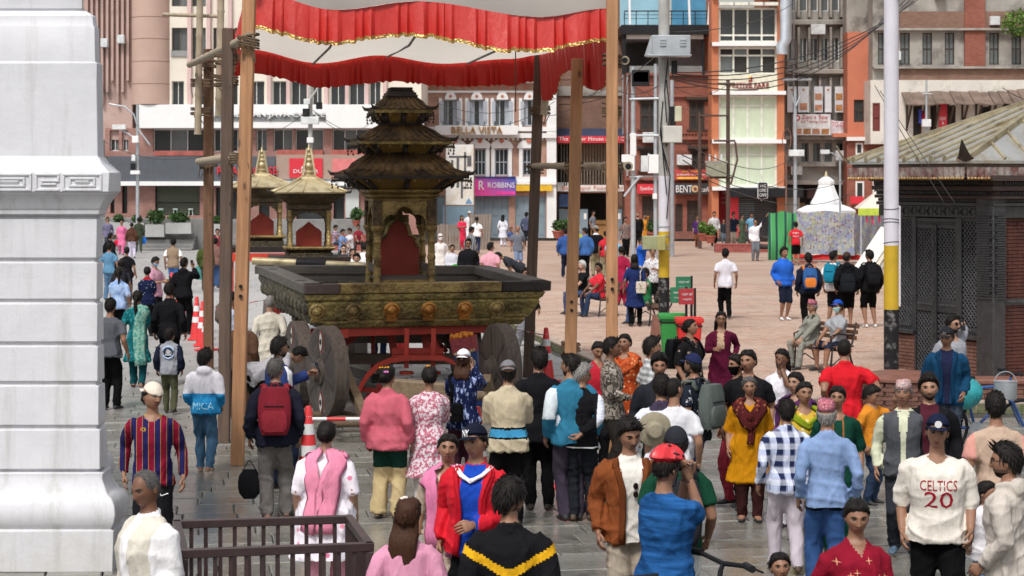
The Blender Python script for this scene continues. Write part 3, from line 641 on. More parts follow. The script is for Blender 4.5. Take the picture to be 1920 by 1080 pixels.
shm.build('roller_shutter',mat('dark_shutter',(.03,.032,.035),.5,.1),F.t)
F.part('shop_side',M_conc,[(1458,370,1500,446,.1,.4)]);F.part('red_column',M_red,[(1362,358,1384,446,-.2,.3)])
bs=MB();bub=[(1414,343),(1416,341),(1431,341),(1433,343),(1433,370),(1431,372),(1425,372),(1421,376),(1419,372),(1416,372),(1414,370)]
bs.prism([(F.X(x),F.Z(y))for x,y in bub],-1.5,-1.42);sgb=bs.build('speech_bubble_sign',M_white,F.t)
bs=MB();bs.prism([(F.X(1423.5+(x-1423.5)*.88),F.Z(357.5+(y-357.5)*.93))for x,y in bub],-1.53,-1.5);bs.build('sign_face',M_black,sgb)
for k,s_ in enumerate(('THE','COMIC','CAFE')):F.txt(s_,1423.5,348+k*8.5,13,5.6,M_white,-1.545,sgb)
mb=MB();mb.tube([(F.X(1469),-.9,F.Z(-60)),(F.X(1469),-.9,F.Z(76)),(F.X(1462),-.9,F.Z(88)),(F.X(1462),-.9,F.Z(104))],F.L(11),12);mb.build('air_duct',mat('duct_metal',(.62,.66,.72),.3,.1,2,.1,metal=.6),F.t,smooth='auto')
F=Fac(112,'concrete_block','stained grey concrete block with rows of ribs and spa posters',1560)
w1=[(1478+k*20,y0,1494+k*20,y1)for k in range(10)for y0,y1 in((-40,21),(70,115),(-150,-90))];w2=[(1480+k*22,268,1494+k*22,304)for k in range(5)]
F.wall(M_conc,1468,-190,1690,345,w1+w2,deep=.35)
for k,w_ in enumerate(w1+w2):F.win(*w_,cols=2 if k%3 else 1,fm=M_whitef if k<30 else mat('grey_sash',(.2,.2,.2),.6),pms=[M_glass2,M_glass],fw=1.6,y=.2)
for k in range(11):F.part('rib',M_conc,[(1473.5+k*20,y0,1477.5+k*20,y1,-.45,0)for y0,y1 in((-60,33),(52,128),(145,212),(-180,-75))])
mb=MB()
for y_ in(38,130):F.bx(mb,1470,y_,1690,y_+10,-.5,0)
mb.build('ledge',M_conc,F.t,bevel=.05)
pst=(mat('poster_white',(.66,.7,.74),.5,.1,3),mat('poster_skin',(.45,.22,.13),.5,.5,3),mat('poster_amber',(.4,.19,.06),.5,.6,4))
for x0,x1,k in((1474,1491,0),(1494,1514,0),(1524,1540,1),(1544,1556,0),(1563,1578,2),(1582,1590,0)):
 pp=F.part('spa_poster',pst[0],[(x0,163,x1,211,-.5,-.4)]);
 if k:F.part('poster_picture',pst[k],[(x0+1.5,176,x1-1.5,188,-.52,-.5),(x0+1.5,197,x1-1.5,208,-.52,-.5)],parent=pp)
 else:F.part('poster_picture',pst[1],[(x0+(x1-x0)/2-2,167,x0+(x1-x0)/2+2,171,-.52,-.5)]+([(x0+3,194,x1-3,207,-.52,-.5)]if x0==1494 else[]),parent=pp)
sg=F.part('spa_sign',mat('sign_ice',(.72,.75,.76),.5),[(1483,215,1553,254,-.8,-.6)]);rl=mat('crimson_letter',(.5,.03,.05),.5)
F.txt("Zen's Spa",1523,221,49,10,rl,-.83,sg);F.txt('and Training Center',1523,229,51,6,rl,-.83,sg);mb=MB();mb.lathe([(F.L(5.5),-.02),(F.L(5.5),0)],18,(F.X(1491),-.8,F.Z(222)),'y');mb.build('sign_emblem',rl,sg);mb=MB();mb.lathe([(F.L(3),-.01),(F.L(3),0)],14,(F.X(1491),-.82,F.Z(222)),'y');mb.build('sign_emblem',M_white,sg)
for k in range(4):F.part('sign_picture',pst[2]if k%2 else pst[1],[(1485+k*17,242,1499+k*17,252,-.82,-.8)],parent=sg)
bn=MB();bn.grid(lambda u,v:(F.X(1553+36*u),-.7+.1*sin(u*9),F.Z(224+8*u*(1-u)*2+28*v+3*sin(u*7)*v)),14,4);sg=bn.build('to_let_banner',mat('banner_white',(.75,.7,.74),.8),F.t)
F.txt('TO-LET',1570,234,30,9,rl,-.85,sg);
F.part('ledge',M_conc,[(1470,255,1592,262,-.5,.1),(1470,305,1592,312,-.4,.1),(1470,338,1592,346,-.6,.1)]);F.part('shop_back',M_dark,[(1468,345,1700,446,.8,1)]);F.part('shop_panel',mat('ochre_panel',(.25,.14,.05),.7,.4,1),[(1478,380,1512,446,.5,.7)])
F.part('air_conditioner',mat('ac_grey',(.6,.62,.63),.5),[(1481,312,1502,328,-.5,0)],bevel=.02);sg=F.part('menu_board',mat('menu_dark',(.06,.02,.02),.6),[(1512,354,1536,372,-.3,-.2)])
F=Fac(110,'orange_house','narrow orange painted house with brick ground floor behind the gilded eave',1612)
F.wall(mat('orange_render',(.54,.18,.105),.8,.1,.8,.2),1589,60,1632,256,[(1601,187,1620,229)],deep=.3,back=1.4);F.win(1601,187,1620,229,cols=2,rows=2,fm=M_wood,pm=M_glass,fw=2.5)
F.part('moulding',mat('orange_render',(.54,.18,.105),.8),[(1560,250,1634,257,-.25,.1)]);F.part('cornice',M_wallw,[(1586,257,1682,264,-.3,.1)])
F.wall(M_rb,1588,263,1682,446,[(1604,268,1618,290),(1604,340,1620,372),(1636,340,1654,372)],deep=.2,back=1.4)
for w_ in((1604,268,1618,290),(1604,340,1620,372),(1636,340,1654,372)):F.win(*w_,cols=1,fm=M_whitef,pm=M_glass,fw=3,y=0)
F.part('upper_storey',M_conc,[(1589,-190,1632,60,.3,8)])
sg=F.part('red_board',M_red,[(1592,368,1617,382,-.4,-.3)])
F=Fac(108,'white_house','old white plastered house with red shutters and sagging tin eave on timber struts',1800)
M_oldw=mat('old_plaster',(.66,.63,.57),.9,.12,.6,.3,dirt=((.33,.29,.24),.4,.7))
ho=[(1636,193,1650,246),(1712,198,1728,262),(1744,198,1756,262),(1776,198,1792,240),(1838,200,1858,232),(1884,190,1900,222)];hu=[(1650+k*42,60,1668+k*42,120)for k in range(7)]
F.wall(M_oldw,1632,150,1960,270,ho,deep=.3,back=2);F.wall(M_conc,1640,-190,1960,150,hu,deep=.3,back=2,y=.6,name='upper_wall');F.wall(M_oldw,1684,268,1960,450,[],y=.4,name='lower_wall')
F.win(*ho[0],cols=1,rows=2,fm=mat('oxblood_wood',(.16,.03,.025),.6),pm=mat('oxblood_wood',(.16,.03,.025),.6),fw=2.5,y=.05)
for w_ in ho[1:]:F.win(*w_,cols=1,rows=2,fm=M_wood,pm=M_dark,fw=3,y=.1)
for w_ in hu:F.win(*w_,cols=2,rows=2,fm=M_wood,pm=M_glass2,fw=2,y=.7)
mb=MB()
for k in range(15):
 x=1690+k*18;yb=200-max(0,k-9)*2;a=(F.X(x),-1.5,F.Z(yb-4+rnd.uniform(-2,2)));b=(F.X(x+17.4),-1.5,F.Z(yb-4+rnd.uniform(-2,2)));mb.add([a,b,(b[0],.1,b[2]+.75),(a[0],.1,a[2]+.75),(a[0],-1.5,a[2]-.06),(b[0],-1.5,b[2]-.06),(b[0],.1,b[2]+.68),(a[0],.1,a[2]+.68)],[(0,1,2,3),(7,6,5,4),(0,4,5,1),(1,5,6,2),(3,7,4,0)])
mb.build('tin_eave',mat('rusty_tin',(.17,.12,.095),.7,.35,1.5,.3),F.t)
for k in range(9):x=1700+k*26;mb=MB();mb.beam((F.X(x),.02,F.Z(240)),(F.X(x),-1.3,F.Z(200)),.11);mb.beam((F.X(x),.04,F.Z(246)),(F.X(x),-.06,F.Z(190)),.1);mb.build('eave_strut',M_wood,F.t)
sg=F.part('red_banner',M_red,[(1757,195,1772,262,-.5,-.45)]);F.txt('RENT',1764.5,223,11,6,M_white,-.52,sg);F.txt('&',1764.5,231,4,5,M_white,-.52,sg)
def flagmesh(F,x,y):
 mb=MB();mb.grid(lambda u,v:(F.X(x+14*u),-.9+.15*sin(u*6),F.Z(y+v*20+u*8)),8,4);return mb
flagmesh(F,1718,205).build('flag',mat('crimson_flag',(.45,.02,.06),.8),F.t);mb=MB();mb.grid(lambda u,v:(F.X(1716+5*u),-.93,F.Z(206+v*26)),2,4);mb.build('flag_border',mat('flag_blue',(.03,.05,.3),.8),F.t)
foliage((F.X(1905),-.8,F.Z(45)),(1.2,.6,.9),700,.2).build('hanging_plant',M_leaf2,F.t)
F.part('floor_band',M_brold,[(1690,20,1960,52,.45,.65),(1690,128,1960,150,.45,.65)]);F.part('ledge',M_conc,[(1640,52,1960,56,.2,.7),(1640,124,1960,128,.2,.7)]);F.part('brick_bay',M_rb,[(1812,-190,1850,124,.35,.62)]);F.part('air_conditioner',MATS['ac_grey'],[(1672,96,1690,112,.1,.6),(1858,30,1876,46,.1,.6),(1756,-20,1774,-4,.1,.6)])
def clutter(d,label,items,pipes):
 P_=Plane(d)
 for k,(x,y)in enumerate(items):t=thing('air_conditioner',label[k],'air conditioner',(P_.X(x),d-.3,P_.Z(y)));mb=MB();mb.box(-.4,.4,-.16,.2,-.28,.28);mb.build('casing',MATS['ac_grey'],t,bevel=.02);mb=MB();mb.lathe([(.2,-.17),(.2,-.15),(.05,-.15)],16,(-.1,0,0),'y',cap=False);mb.build('fan_grille',M_black,t)
 for k,(x0,y0,x1,y1,r)in enumerate(pipes):a=VV((P_.X(x0),d-.12,P_.Z(y0)));b=VV((P_.X(x1),d-.12,P_.Z(y1)));c=(a+b)/2;mb=MB();mb.tube(sag(a,b,.25 if abs(x1-x0)>30 else 0,8),r,6);tag(mb.build('wall_pipe' if r>.03 else 'wall_cable',M_steel if r>.03 else M_black,None,org=c,loc=c),label[len(items)+k],'pipe' if r>.03 else 'cable')
clutter(107.8,['air conditioner under the carved window left of the concrete pole','air conditioner beside the lower right carved window','drain pipe down the left edge of the red brick house','drain pipe right of the carved windows of the red brick house','loose cable drooping above the charcoal cafe sign','loose cable drooping below the open dark floor','loose cable crossing between the two rows of carved windows'],[(1218,258),(1282,300)],[(1176,140,1176,330,.05),(1329,140,1330,330,.045),(1190,334,1335,340,.02),(1176,150,1330,160,.02),(1180,250,1330,268,.018)])
clutter(111.6,['air conditioner between the top rows of the concrete block','air conditioner right of the spa sign','white drain pipe down the left of the concrete block','cable hanging along the second ledge of the concrete block'],[(1532,56),(1578,292)],[(1488,-20,1487,340,.04),(1480,134,1586,140,.025)])
clutter(109.6,['rusty drain pipe on the rough brick house','cable drooping across the rough brick wall','second cable drooping across the rough brick wall'],[],[(1168,60,1168,256,.045),(1046,150,1170,122,.02),(1046,196,1170,168,.02)])
F=Fac(124,'far_block','pale far block rising behind the tiled hotel roof',900);F.wall(M_cream,740,-250,1190,250,[(770+k*50,y_,796+k*50,y_+50)for k in range(8)for y_ in(-150,-60,30,112)],deep=.3)
for k in range(8):
 for y_ in(-150,-60,30,112):F.win(770+k*50,y_,796+k*50,y_+50,fm=M_whitef,pm=M_glass2,fw=2)
# == CHARIOTS
def P3(x,y,d):s=FPX/d;return VV(((x-960)/s,d,HC-(y-YH)/s))
def goldmat(name,c,dark,sc_=18,bumps=.8,metal=.55,rough=.42,amt=.5):
 t=NT(name);f=t.noise(3,6,rough=.75);v=t.vor(sc_,out='Distance')
 cc=t.mix(t.ramp(f,[(amt-.14,0),(amt+.14,1)]),dark,c);cc=t.mix(t.ramp(v,[(.05,.6),(.4,0)]),cc,sh(dark,.6))
 t.base(cc);t.rough(t.mix(f,rough+.2,rough));t.b.inputs['Metallic'].default_value=metal
 t.bump(t.math('ADD',v,t.math('MULTIPLY',t.noise(40),.5)),bumps,.02);MATS[name]=t.m;return t.m
M_gild=goldmat('tarnished_gilt',(.40,.31,.11),(.085,.07,.034),16);M_gild2=goldmat('worn_gilt',(.47,.34,.13),(.12,.08,.036),30,.5)
M_gilt=goldmat('bright_gilt',(.60,.51,.32),(.34,.26,.13),3,.15,.5,.38,.42);M_copper=goldmat('copper_boss',(.52,.24,.06),(.2,.09,.03),30,.3,.7,.3,.4)
M_roofp=goldmat('aged_roof_plate',(.20,.125,.05),(.036,.025,.019),2.5,.25,.4,.5,.52);M_ycloth=mat('ochre_panel_cloth',(.21,.125,.022),.75,.25,4,.3)
M_oldwood=woodmat('weathered_timber',(.115,.10,.088),axis='x');M_oldwoody=woodmat('weathered_timber_side',(.13,.115,.10),axis='y');M_dkwood=mat('blackened_wood',(.028,.022,.019),.7,.4,6,.5)
M_redp=mat('red_oxide_paint',(.40,.035,.02),.5,.2,3,.15,dirt=((.10,.025,.018),.3,5));M_redthr=mat('throne_red',(.25,.03,.018),.7,.18,4,.2);M_wheel=woodmat('wheel_wood',(.105,.08,.066),var=.45)
C0=VV((-1.9,33.5,0));ch=thing('chariot','large gilded festival chariot with a three roofed shrine on solid wooden wheels','chariot',C0)
RIM=[Vector(P3(571,534,30.0)),Vector(P3(1031,527.5,31.0)),Vector(P3(915,499,36.6)),Vector(P3(482,497.5,36.8))]
for v_ in RIM:v_.z=1.905
BOT=[Vector(P3(602,613,30.2)),Vector(P3(972,612,31.15)),Vector(P3(870,560,35.9)),Vector(P3(512,560,36.0))]
for v_ in BOT:v_.z=1.225
cen=sum(RIM,Vector())/4
def qring(t,off=0.0,dz=0.0):
 """outline of the flaring hull, t=0 at the rim and 1 at the keel, pushed outwards by off"""
 out=[]
 for a,b in zip(RIM,BOT):
  p=a.lerp(b,t);dxy=VV((p.x-cen.x,p.y-cen.y,0));out.append(p+VV((math.copysign(off,dxy.x),math.copysign(off,dxy.y),dz)))
 return out
def hull(name,rows,m,cap=False):
 mb=MB();mb.loft([qring(*r_)for r_ in rows],cap=cap);return mb.build(name,m,ch,org=C0,smooth=False)
rows=[(0,0),(.23,-.01),(.24,-.05),(.36,-.06),(.40,-.03),(.45,-.05),(.46,-.075),(.81,-.06),(.83,-.02),(.88,-.02),(.89,-.05),(1,-.03)]
mbF,mbS=MB(),MB()
rg=[qring(*r_)for r_ in rows]
for a,b in zip(rg,rg[1:]):
 mbF.quad(b[0],b[1],a[1],a[0])
 for i in(1,2,3):mbS.quad(b[i],b[(i+1)%4],a[(i+1)%4],a[i])
hullf=mbF.build('gilded_front',M_gild,ch,org=C0);mbS.build('carved_side',goldmat('carved_timber',(.15,.13,.085),(.045,.042,.035),7,1.0,0,.8),ch,org=C0)
def rimplank(i,j,m,name='rim_plank'):
 a,b=RIM[i],RIM[j];n=VV((b.y-a.y,a.x-b.x,0)).normalized();
 if(a+n-cen).length<(a-cen).length:n=-n
 mb=MB();d=(b-a);mb.loft([[p+n*.03+VV((0,0,z))for z in(.0,)]+[p+n*.02+VV((0,0,-.15)),p-n*.30+VV((0,0,-.15)),p-n*.30]for p in(a+d*.002,a+d*.998)]);return mb.build(name,m,ch,org=C0,bevel=.01)
a01=(RIM[1]-RIM[0])
sv=RIM[:]
def seg(f0,f1,m,name):
 global RIM
 RIM=[sv[0]+a01*f0,sv[0]+a01*f1,sv[2],sv[3]];rimplank(0,1,m,name);RIM=sv[:]
seg(0,.14,woodmat('rim_dark',(.085,.06,.055),axis='x'),'rim_corner');seg(.141,.80,M_gild2,'rim_front');seg(.801,1.0,M_dkwood,'rim_corner')
rimplank(3,0,M_oldwoody);rimplank(2,3,M_oldwood);rimplank(1,2,M_oldwoody)
for f in(.18,.74):
 p=RIM[0].lerp(RIM[3],f);mb=MB();mb.box(p.x+.02,p.x+.16,p.y-.12,p.y+.12,1.9,1.909);mb.build('mortice',M_black,ch,org=C0)
inn=[p.lerp(VV((cen.x,cen.y,p.z)),.0)for p in RIM]
def inner(i,j,m,n=2):
 a=RIM[i].lerp(VV((cen.x,cen.y,1.9)),.07);b=RIM[j].lerp(VV((cen.x,cen.y,1.9)),.07);a2=a.lerp(cen,.02);b2=b.lerp(cen,.02)
 for k in range(n):
  z1=1.885-k*.16;z0=z1-.15;mb=MB();nn=(b-a).cross(VV((0,0,1))).normalized()*.03
  mb.loft([[p+VV((0,0,z1-p.z)),p+VV((0,0,z0-p.z)),p+nn+VV((0,0,z0-p.z)),p+nn+VV((0,0,z1-p.z))]for p in(a2,b2)]);mb.build('inner_plank',m,ch,org=C0)
inner(2,3,M_oldwood);inner(1,2,M_oldwoody);inner(3,0,M_oldwoody);inner(0,1,M_oldwood)
mb=MB();dk=[VV((p.x+(cen.x-p.x)*.06,p.y+(cen.y-p.y)*.06,1.58))for p in RIM]
mb.quad(*dk);mb.build('deck',M_oldwood,ch,org=C0)
def beads(t,off,n,r,name,tw=False):
 mb=MB();q=qring(t,off);a,b=q[0],q[1];d=(b-a).normalized()
 for k in range(n):
  p=a.lerp(b,(k+.5)/n)
  if tw:mb.beam(p-d*r*.7+VV((0,0,-r)),p+d*r*.7+VV((0,0,r)),r*1.1,r*1.5,up=(0,-1,0))
  else:mb.ball(p,(r,r*.8,r),6,4)
 tag(mb.build(name,M_gild2,ch,org=C0,smooth=not tw),kind='stuff')
beads(.27,.0,110,.017,'bead_row');beads(.345,.012,90,.022,'rope_moulding',True);beads(.425,.0,120,.013,'bead_row');beads(.855,.012,100,.023,'rope_moulding',True)
q0,q1=qring(.62,-.04)[0],qring(.62,-.04)[1];fd=(q1-q0).normalized();fn=VV((fd.y,-fd.x,0))
mb=MB()
for r_ in range(7):
 t=.475+r_*.047;q=qring(t,-.052)
 for k in range(58):
  p=q[0].lerp(q[1],(k+.5+.5*(r_%2))/59);w=.03;mb.add([p+fd*-w,p+fn*.014+VV((0,0,-.022)),p+fd*w,p+fn*.004+VV((0,0,.016))],[(0,1,3),(1,2,3)])
for k in range(46):
 q=qring(.945,-.03);p=q[0].lerp(q[1],(k+.5)/46);mb.tube([p+fd*(.035*cos(a))+VV((0,0,.03*sin(a)*(1-a/9)))+fn*.008 for a in[j*.9 for j in range(7)]],.007,4)
tag(mb.build('chased_scales',M_gild,ch,org=C0),kind='stuff')
for k,px in enumerate((598,664,733,801,868,928)):
 f=(px-587)/(1000-587);p=qring(.60,-.055)[0].lerp(qring(.60,-.055)[1],f);mb=MB();m=M_copper if k in(2,3,4)else M_gild2
 mb.lathe([(.125,.0),(.13,.02),(.10,.045),(.085,.03),(.06,.05),(.045,.06),(.03,.1),(.0,.105)],20,(0,0,0),'y',cap=False)
 mb.v=[(x,-y,z)for x,y,z in mb.v];mb.f=[tuple(reversed(f_))for f_ in mb.f];mb.box(-.09,.09,-.05,0,-.17,-.115);mb.box(-.07,.07,-.035,0,-.115,-.06)
 M4=MT(p+fn*.005)@MR_(math.atan2(fd.y,fd.x),4,'Z')@MR_(R(16),4,'X');mb.xf(M4);mb.build('rosette',m,ch,smooth='auto',org=C0)
for k in range(13):
 a=RIM[0].lerp(RIM[3],(k+.6)/13.6)+VV((.02,0,-.17));b=BOT[0].lerp(BOT[3],(k+.3)/14)+VV((-.02,0,.04));mb=MB();mb.beam(a,b,.09,.12);mid_=a.lerp(b,.4)+VV((-.06,0,-.02));mb.ball(mid_,(.07,.09,.11),7,5);mb.build('carved_strut',MATS['carved_timber'],ch,org=C0)
mb=MB();mb.beam(BOT[0]+VV((.1,.1,-.06)),BOT[1]+VV((-.3,.1,-.06)),.12,.14);mb.build('red_beam',M_redp,ch,org=C0)
mb=MB();mb.beam(BOT[3]+VV((.1,-.3,-.06)),BOT[2]+VV((-.1,-.3,-.06)),.12,.14);mb.build('red_beam',M_redp,ch,org=C0)
for i,j in((0,3),(1,2)):mb=MB();s_=.35 if i==0 else-.5;mb.beam(BOT[i]+VV((s_,.1,-.08)),BOT[j]+VV((s_,-.2,-.08)),.12,.14);mb.build('red_beam',M_redp,ch,org=C0)
DF=30.4
for x,w_ in((590,.12),(700,.06),(763,.07),(813,.07),(868,.06),(876,.06),(856,.05)):
 mb=MB();mb.beam(P3(x,616,DF+(.0 if x in(763,813)else 1.5)),P3(x-1,690 if x<860 else 668,DF+(0 if x in(763,813)else 1.5)),w_);mb.build('red_post',M_redp,ch,org=C0)
for x0,x1 in((728,738),(792,800),(803,826)):mb=MB();mb.beam(P3(x0+4,616,DF+.8),P3(x1+1,662,DF+.8),.12,.04);mb.build('red_plate',M_redp,ch,org=C0)
for y in(658,670):mb=MB();mb.beam(P3(735,y,DF+.2),P3(832,y,DF+.2),.07,.09);mb.build('red_beam',M_redp,ch,org=C0)
for x in(755,778):mb=MB();mb.lathe([(.11,-.02),(.11,.02)],12,P3(762 if x==755 else 813,699,DF));mb.build('red_flange',M_redp,ch,org=C0)
mb=MB();arch=[P3(x,y,DF-.1)for x,y in((672,742),(678,722),(690,703),(708,686),(730,676),(760,671),(800,670),(832,672),(852,680),(866,694),(874,712))]
mb.loft([[p+VV((0,y,0))+(VV((-z*.5,0,z)))for y,z in((-.09,-.035),(.09,-.035),(.09,.035),(-.09,.035))]for p in arch]);mb.build('red_arch_spring',M_redp,ch,org=C0)
mb=MB()
for a,b in(((664,728),(712,733)),((676,742),(678,770)),((690,738),(694,768)),((668,750),(700,752)),((708,720),(720,735))):mb.beam(P3(*a,DF),P3(*b,DF),.06,.07)
mb.build('red_bracket',M_redp,ch,org=C0)
for a,b in(((640,605),(610,650)),((838,660),(812,630)),((632,660),(668,628))):mb=MB();mb.beam(P3(*a,DF+1.8),P3(*b,DF+1.8),.07);mb.build('red_brace',M_redp,ch,org=C0)
M_eyew=mat('eye_white',(.62,.60,.55),.7,.1,6);M_eyer=mat('eye_red',(.42,.06,.04),.7);M_eyeb=mat('eye_black',(.02,.02,.022),.7)
def wheel(px,d,r,rz,eyes,wid=.2,dark=False):
 c=P3(px,0,d);w=thing('wheel',None,None,(c.x-C0.x,c.y-C0.y,r));w.parent=ch;w.rotation_euler=(0,0,rz)
 mb=MB();h=wid/2
 mb.lathe([(r,-h),(r,h),(r-.03,h+.012),(.20,h+.012),(.19,h+.05),(.14,h+.06),(.13,h+.1),(.0,h+.1)],40,axis='x',cap=False)
 mb.lathe([(r,-h),(r-.03,-h-.012),(.20,-h-.012),(.19,-h-.05),(.15,-h-.06),(.13,-h-.14),(.07,-h-.16),(.0,-h-.16)],40,axis='x',cap=False)
 mb.build('rim',M_wheel,w,smooth='auto')
 if eyes:mb=MB();mb.lathe([(r*.93,-h-.009),(r*.93,-h-.0135),(.21,-h-.0145),(.21,-h)],36,axis='x',cap=False);mb.build('painted_face',mat('worn_wheel_paint',(.085,.07,.062),.8,.4,3,.5,dirt=((.30,.29,.28),.34,6)),w)
 mb=MB()
 for k in range(3):a=R(20+60*k);mb.box(-h-.016,-h-.011,-r*.92,r*.92,-.006,.006,rot=MR_(a,3,'X'),piv=(0,0,0))
 mb.build('plank_joint',M_black,w)
 if eyes:
  for k in range(2):
   a0=R(96 if k==0 else 264);c2=VV((0,cos(a0),sin(a0)))*(r*.66);x_=-h-.016
   for j,(su,sv_,m)in enumerate(((.17,.10,M_eyer),(.15,.078,M_eyeb),(.135,.062,M_eyew),(.045,.045,M_eyeb))):
    mb=MB();mb.add([(x_-.004*j,c2.y+sv_*sin(t)*(1 if j==3 else abs(sin(t))**.5),c2.z+su*cos(t))for t in[2*PI*q/20 for q in range(20)]],[tuple(range(19,-1,-1))]);mb.build('painted_eye',m,w)
 return w
WR=.675
wheel(614,29.15,WR,R(25),True);wheel(938,29.6,WR,R(20),False);wheel(560,30.7,.655,R(18),True);wheel(882,31.9,.66,R(8),False)
wheel(560,35.2,.62,R(8),False,.16);wheel(858,35.4,.62,R(8),False,.16)
for d,x0,x1 in((31.3,566,880),(35.3,560,858)):mb=MB();a,b=P3(x0,0,d),P3(x1,0,d);a.z=b.z=.67;mb.beam(a,b,.16,.16);mb.build('axle_beam',woodmat('axle_wood',(.1,.07,.05),axis='x'),ch,org=C0)
SC=VV((-1.845,32.8,0));TH=R(11.5)
shr=thing('shrine',None,None,SC-C0,TH);shr.parent=ch
def zz(y):return HC-(y-YH)/114.6
hw,hd=.445,.49
for sx in(-1,1):
 for sy in(-1,1):
  mb=MB();mb.lathe([(.085,1.6),(.085,1.72),(.07,1.74),(.075,1.80),(.062,1.84),(.066,1.92),(.072,1.94),(.06,1.97),(.058,2.18),(.07,2.20),(.07,2.24),(.058,2.27),(.055,2.44),(.068,2.47),(.056,2.5),(.06,2.6),(.085,2.66),(.1,2.68),(.1,2.73),(.08,2.74)],12,(sx*hw,sy*hd,0));mb.build('pillar',M_gild2,shr,smooth='auto')
  mb=MB();mb.box(sx*hw-.075,sx*hw+.075,sy*hd-.075,sy*hd+.075,2.735,3.16);mb.build('corner_panel',goldmat('carved_gilt_dark',(.2,.13,.06),(.035,.025,.02),34,1.0,.3,.5),shr)
def arch_panel(w,z0,z1,th):
 pts=[];n=9
 for cxa,cza,ra,a0,a1 in((-.21,2.78,.15,200,75),(0,2.90,.155,162,18),(.21,2.78,.15,105,-20)):
  pts+=[(cxa*w/.74+ra*cos(R(a0+(a1-a0)*k/n)),cza+ra*sin(R(a0+(a1-a0)*k/n)))for k in range(n+1)]
 pts=[(max(-w/2+.012,min(w/2-.012,x)),max(z0,z))for x,z in pts]
 mb=MB();m=len(pts);xs=[-w/2+w*k/(m-1)for k in range(m)]
 rows=[[(p[0],y,p[1])for p in pts]for y in(-th,th)];top=[[(x,y,z1)for x in xs]for y in(-th,th)]
 for k in range(m-1):
  mb.quad(rows[0][k],rows[0][k+1],top[0][k+1],top[0][k]);mb.quad(rows[1][k+1],rows[1][k],top[1][k],top[1][k+1]);mb.quad(rows[0][k+1],rows[0][k],rows[1][k],rows[1][k+1])
 return mb,pts
for rot,wdt,off in((0,2*hw-.14,hd),(PI,2*hw-.14,hd),(PI/2,2*hd-.14,hw),(-PI/2,2*hd-.14,hw)):
 mb,pts=arch_panel(wdt,2.70,3.14,.03);M4=MR_(rot,4,'Z')@MT((0,-off,0));mb.xf(M4);ap=mb.build('arch_panel',M_gild2,shr)
 mb=MB();mb.tube([M4@VV((x,-.035,z))for x,z in pts],.018,6);mb.build('arch_moulding',M_gild2,ap,smooth=True)
 mb=MB();mb.box(-wdt/2,wdt/2,-.04,.04,1.6,1.86)if rot==0 else mb.box(-wdt/2,wdt/2,-.03,.03,1.6,1.66);mb.xf(M4);mb.build('sill_panel',M_gild2 if rot==0 else M_dkwood,shr)
 if rot!=0 and rot!=PI:mb=MB();mb.box(-wdt/2,wdt/2,-.03,.03,1.98,2.10);mb.xf(M4);mb.build('side_rail',M_oldwoody,shr)
mb=MB();mb.box(-hw,hw,-hd,hd,1.86,1.9);mb.build('shrine_floor',M_oldwood,shr)
mb=MB();mb.box(-.42,.10,.36,.40,2.2,3.1);mb.box(.10,.20,.35,.41,1.9,2.9);mb.build('back_panel',M_gild,shr)
th=MB();thp=[(-.34,1.9),(.36,1.9),(.36,2.36),(.31,2.5),(.22,2.56),(.17,2.72),(.0,2.86),(-.16,2.72),(-.21,2.56),(-.3,2.5),(-.34,2.36)]
th.prism(thp,.28,.34);th.build('throne_back',M_redthr,shr);th=MB();th.tube([(x,.27,z)for x,z in thp[2:-1]]+[(-.34,.27,2.36)],.035,6);th.build('throne_border',M_gild,shr)
def sq(h,z,ox_=0):return[(-h,-h*1.06,z),(h,-h*1.06,z),(h,h*1.06,z),(-h,h*1.06,z)]
def sqloft(name,rows,m,par=shr,bevel=0):mb=MB();mb.loft([sq(h,z)for h,z in rows]);return mb.build(name,m,par,bevel=bevel)
sqloft('cornice',[(.52,3.14),(.53,3.17),(.50,3.18),(.56,3.215),(.57,3.24),(.54,3.25),(.61,3.29),(.62,3.32),(.58,3.33)],M_gild2)
tiers=((.55,3.31,.97,3.575,.48,3.90,3),(.44,3.88,.74,4.13,.30,4.375,3),(.29,4.40,.465,4.645,.22,4.835,3))
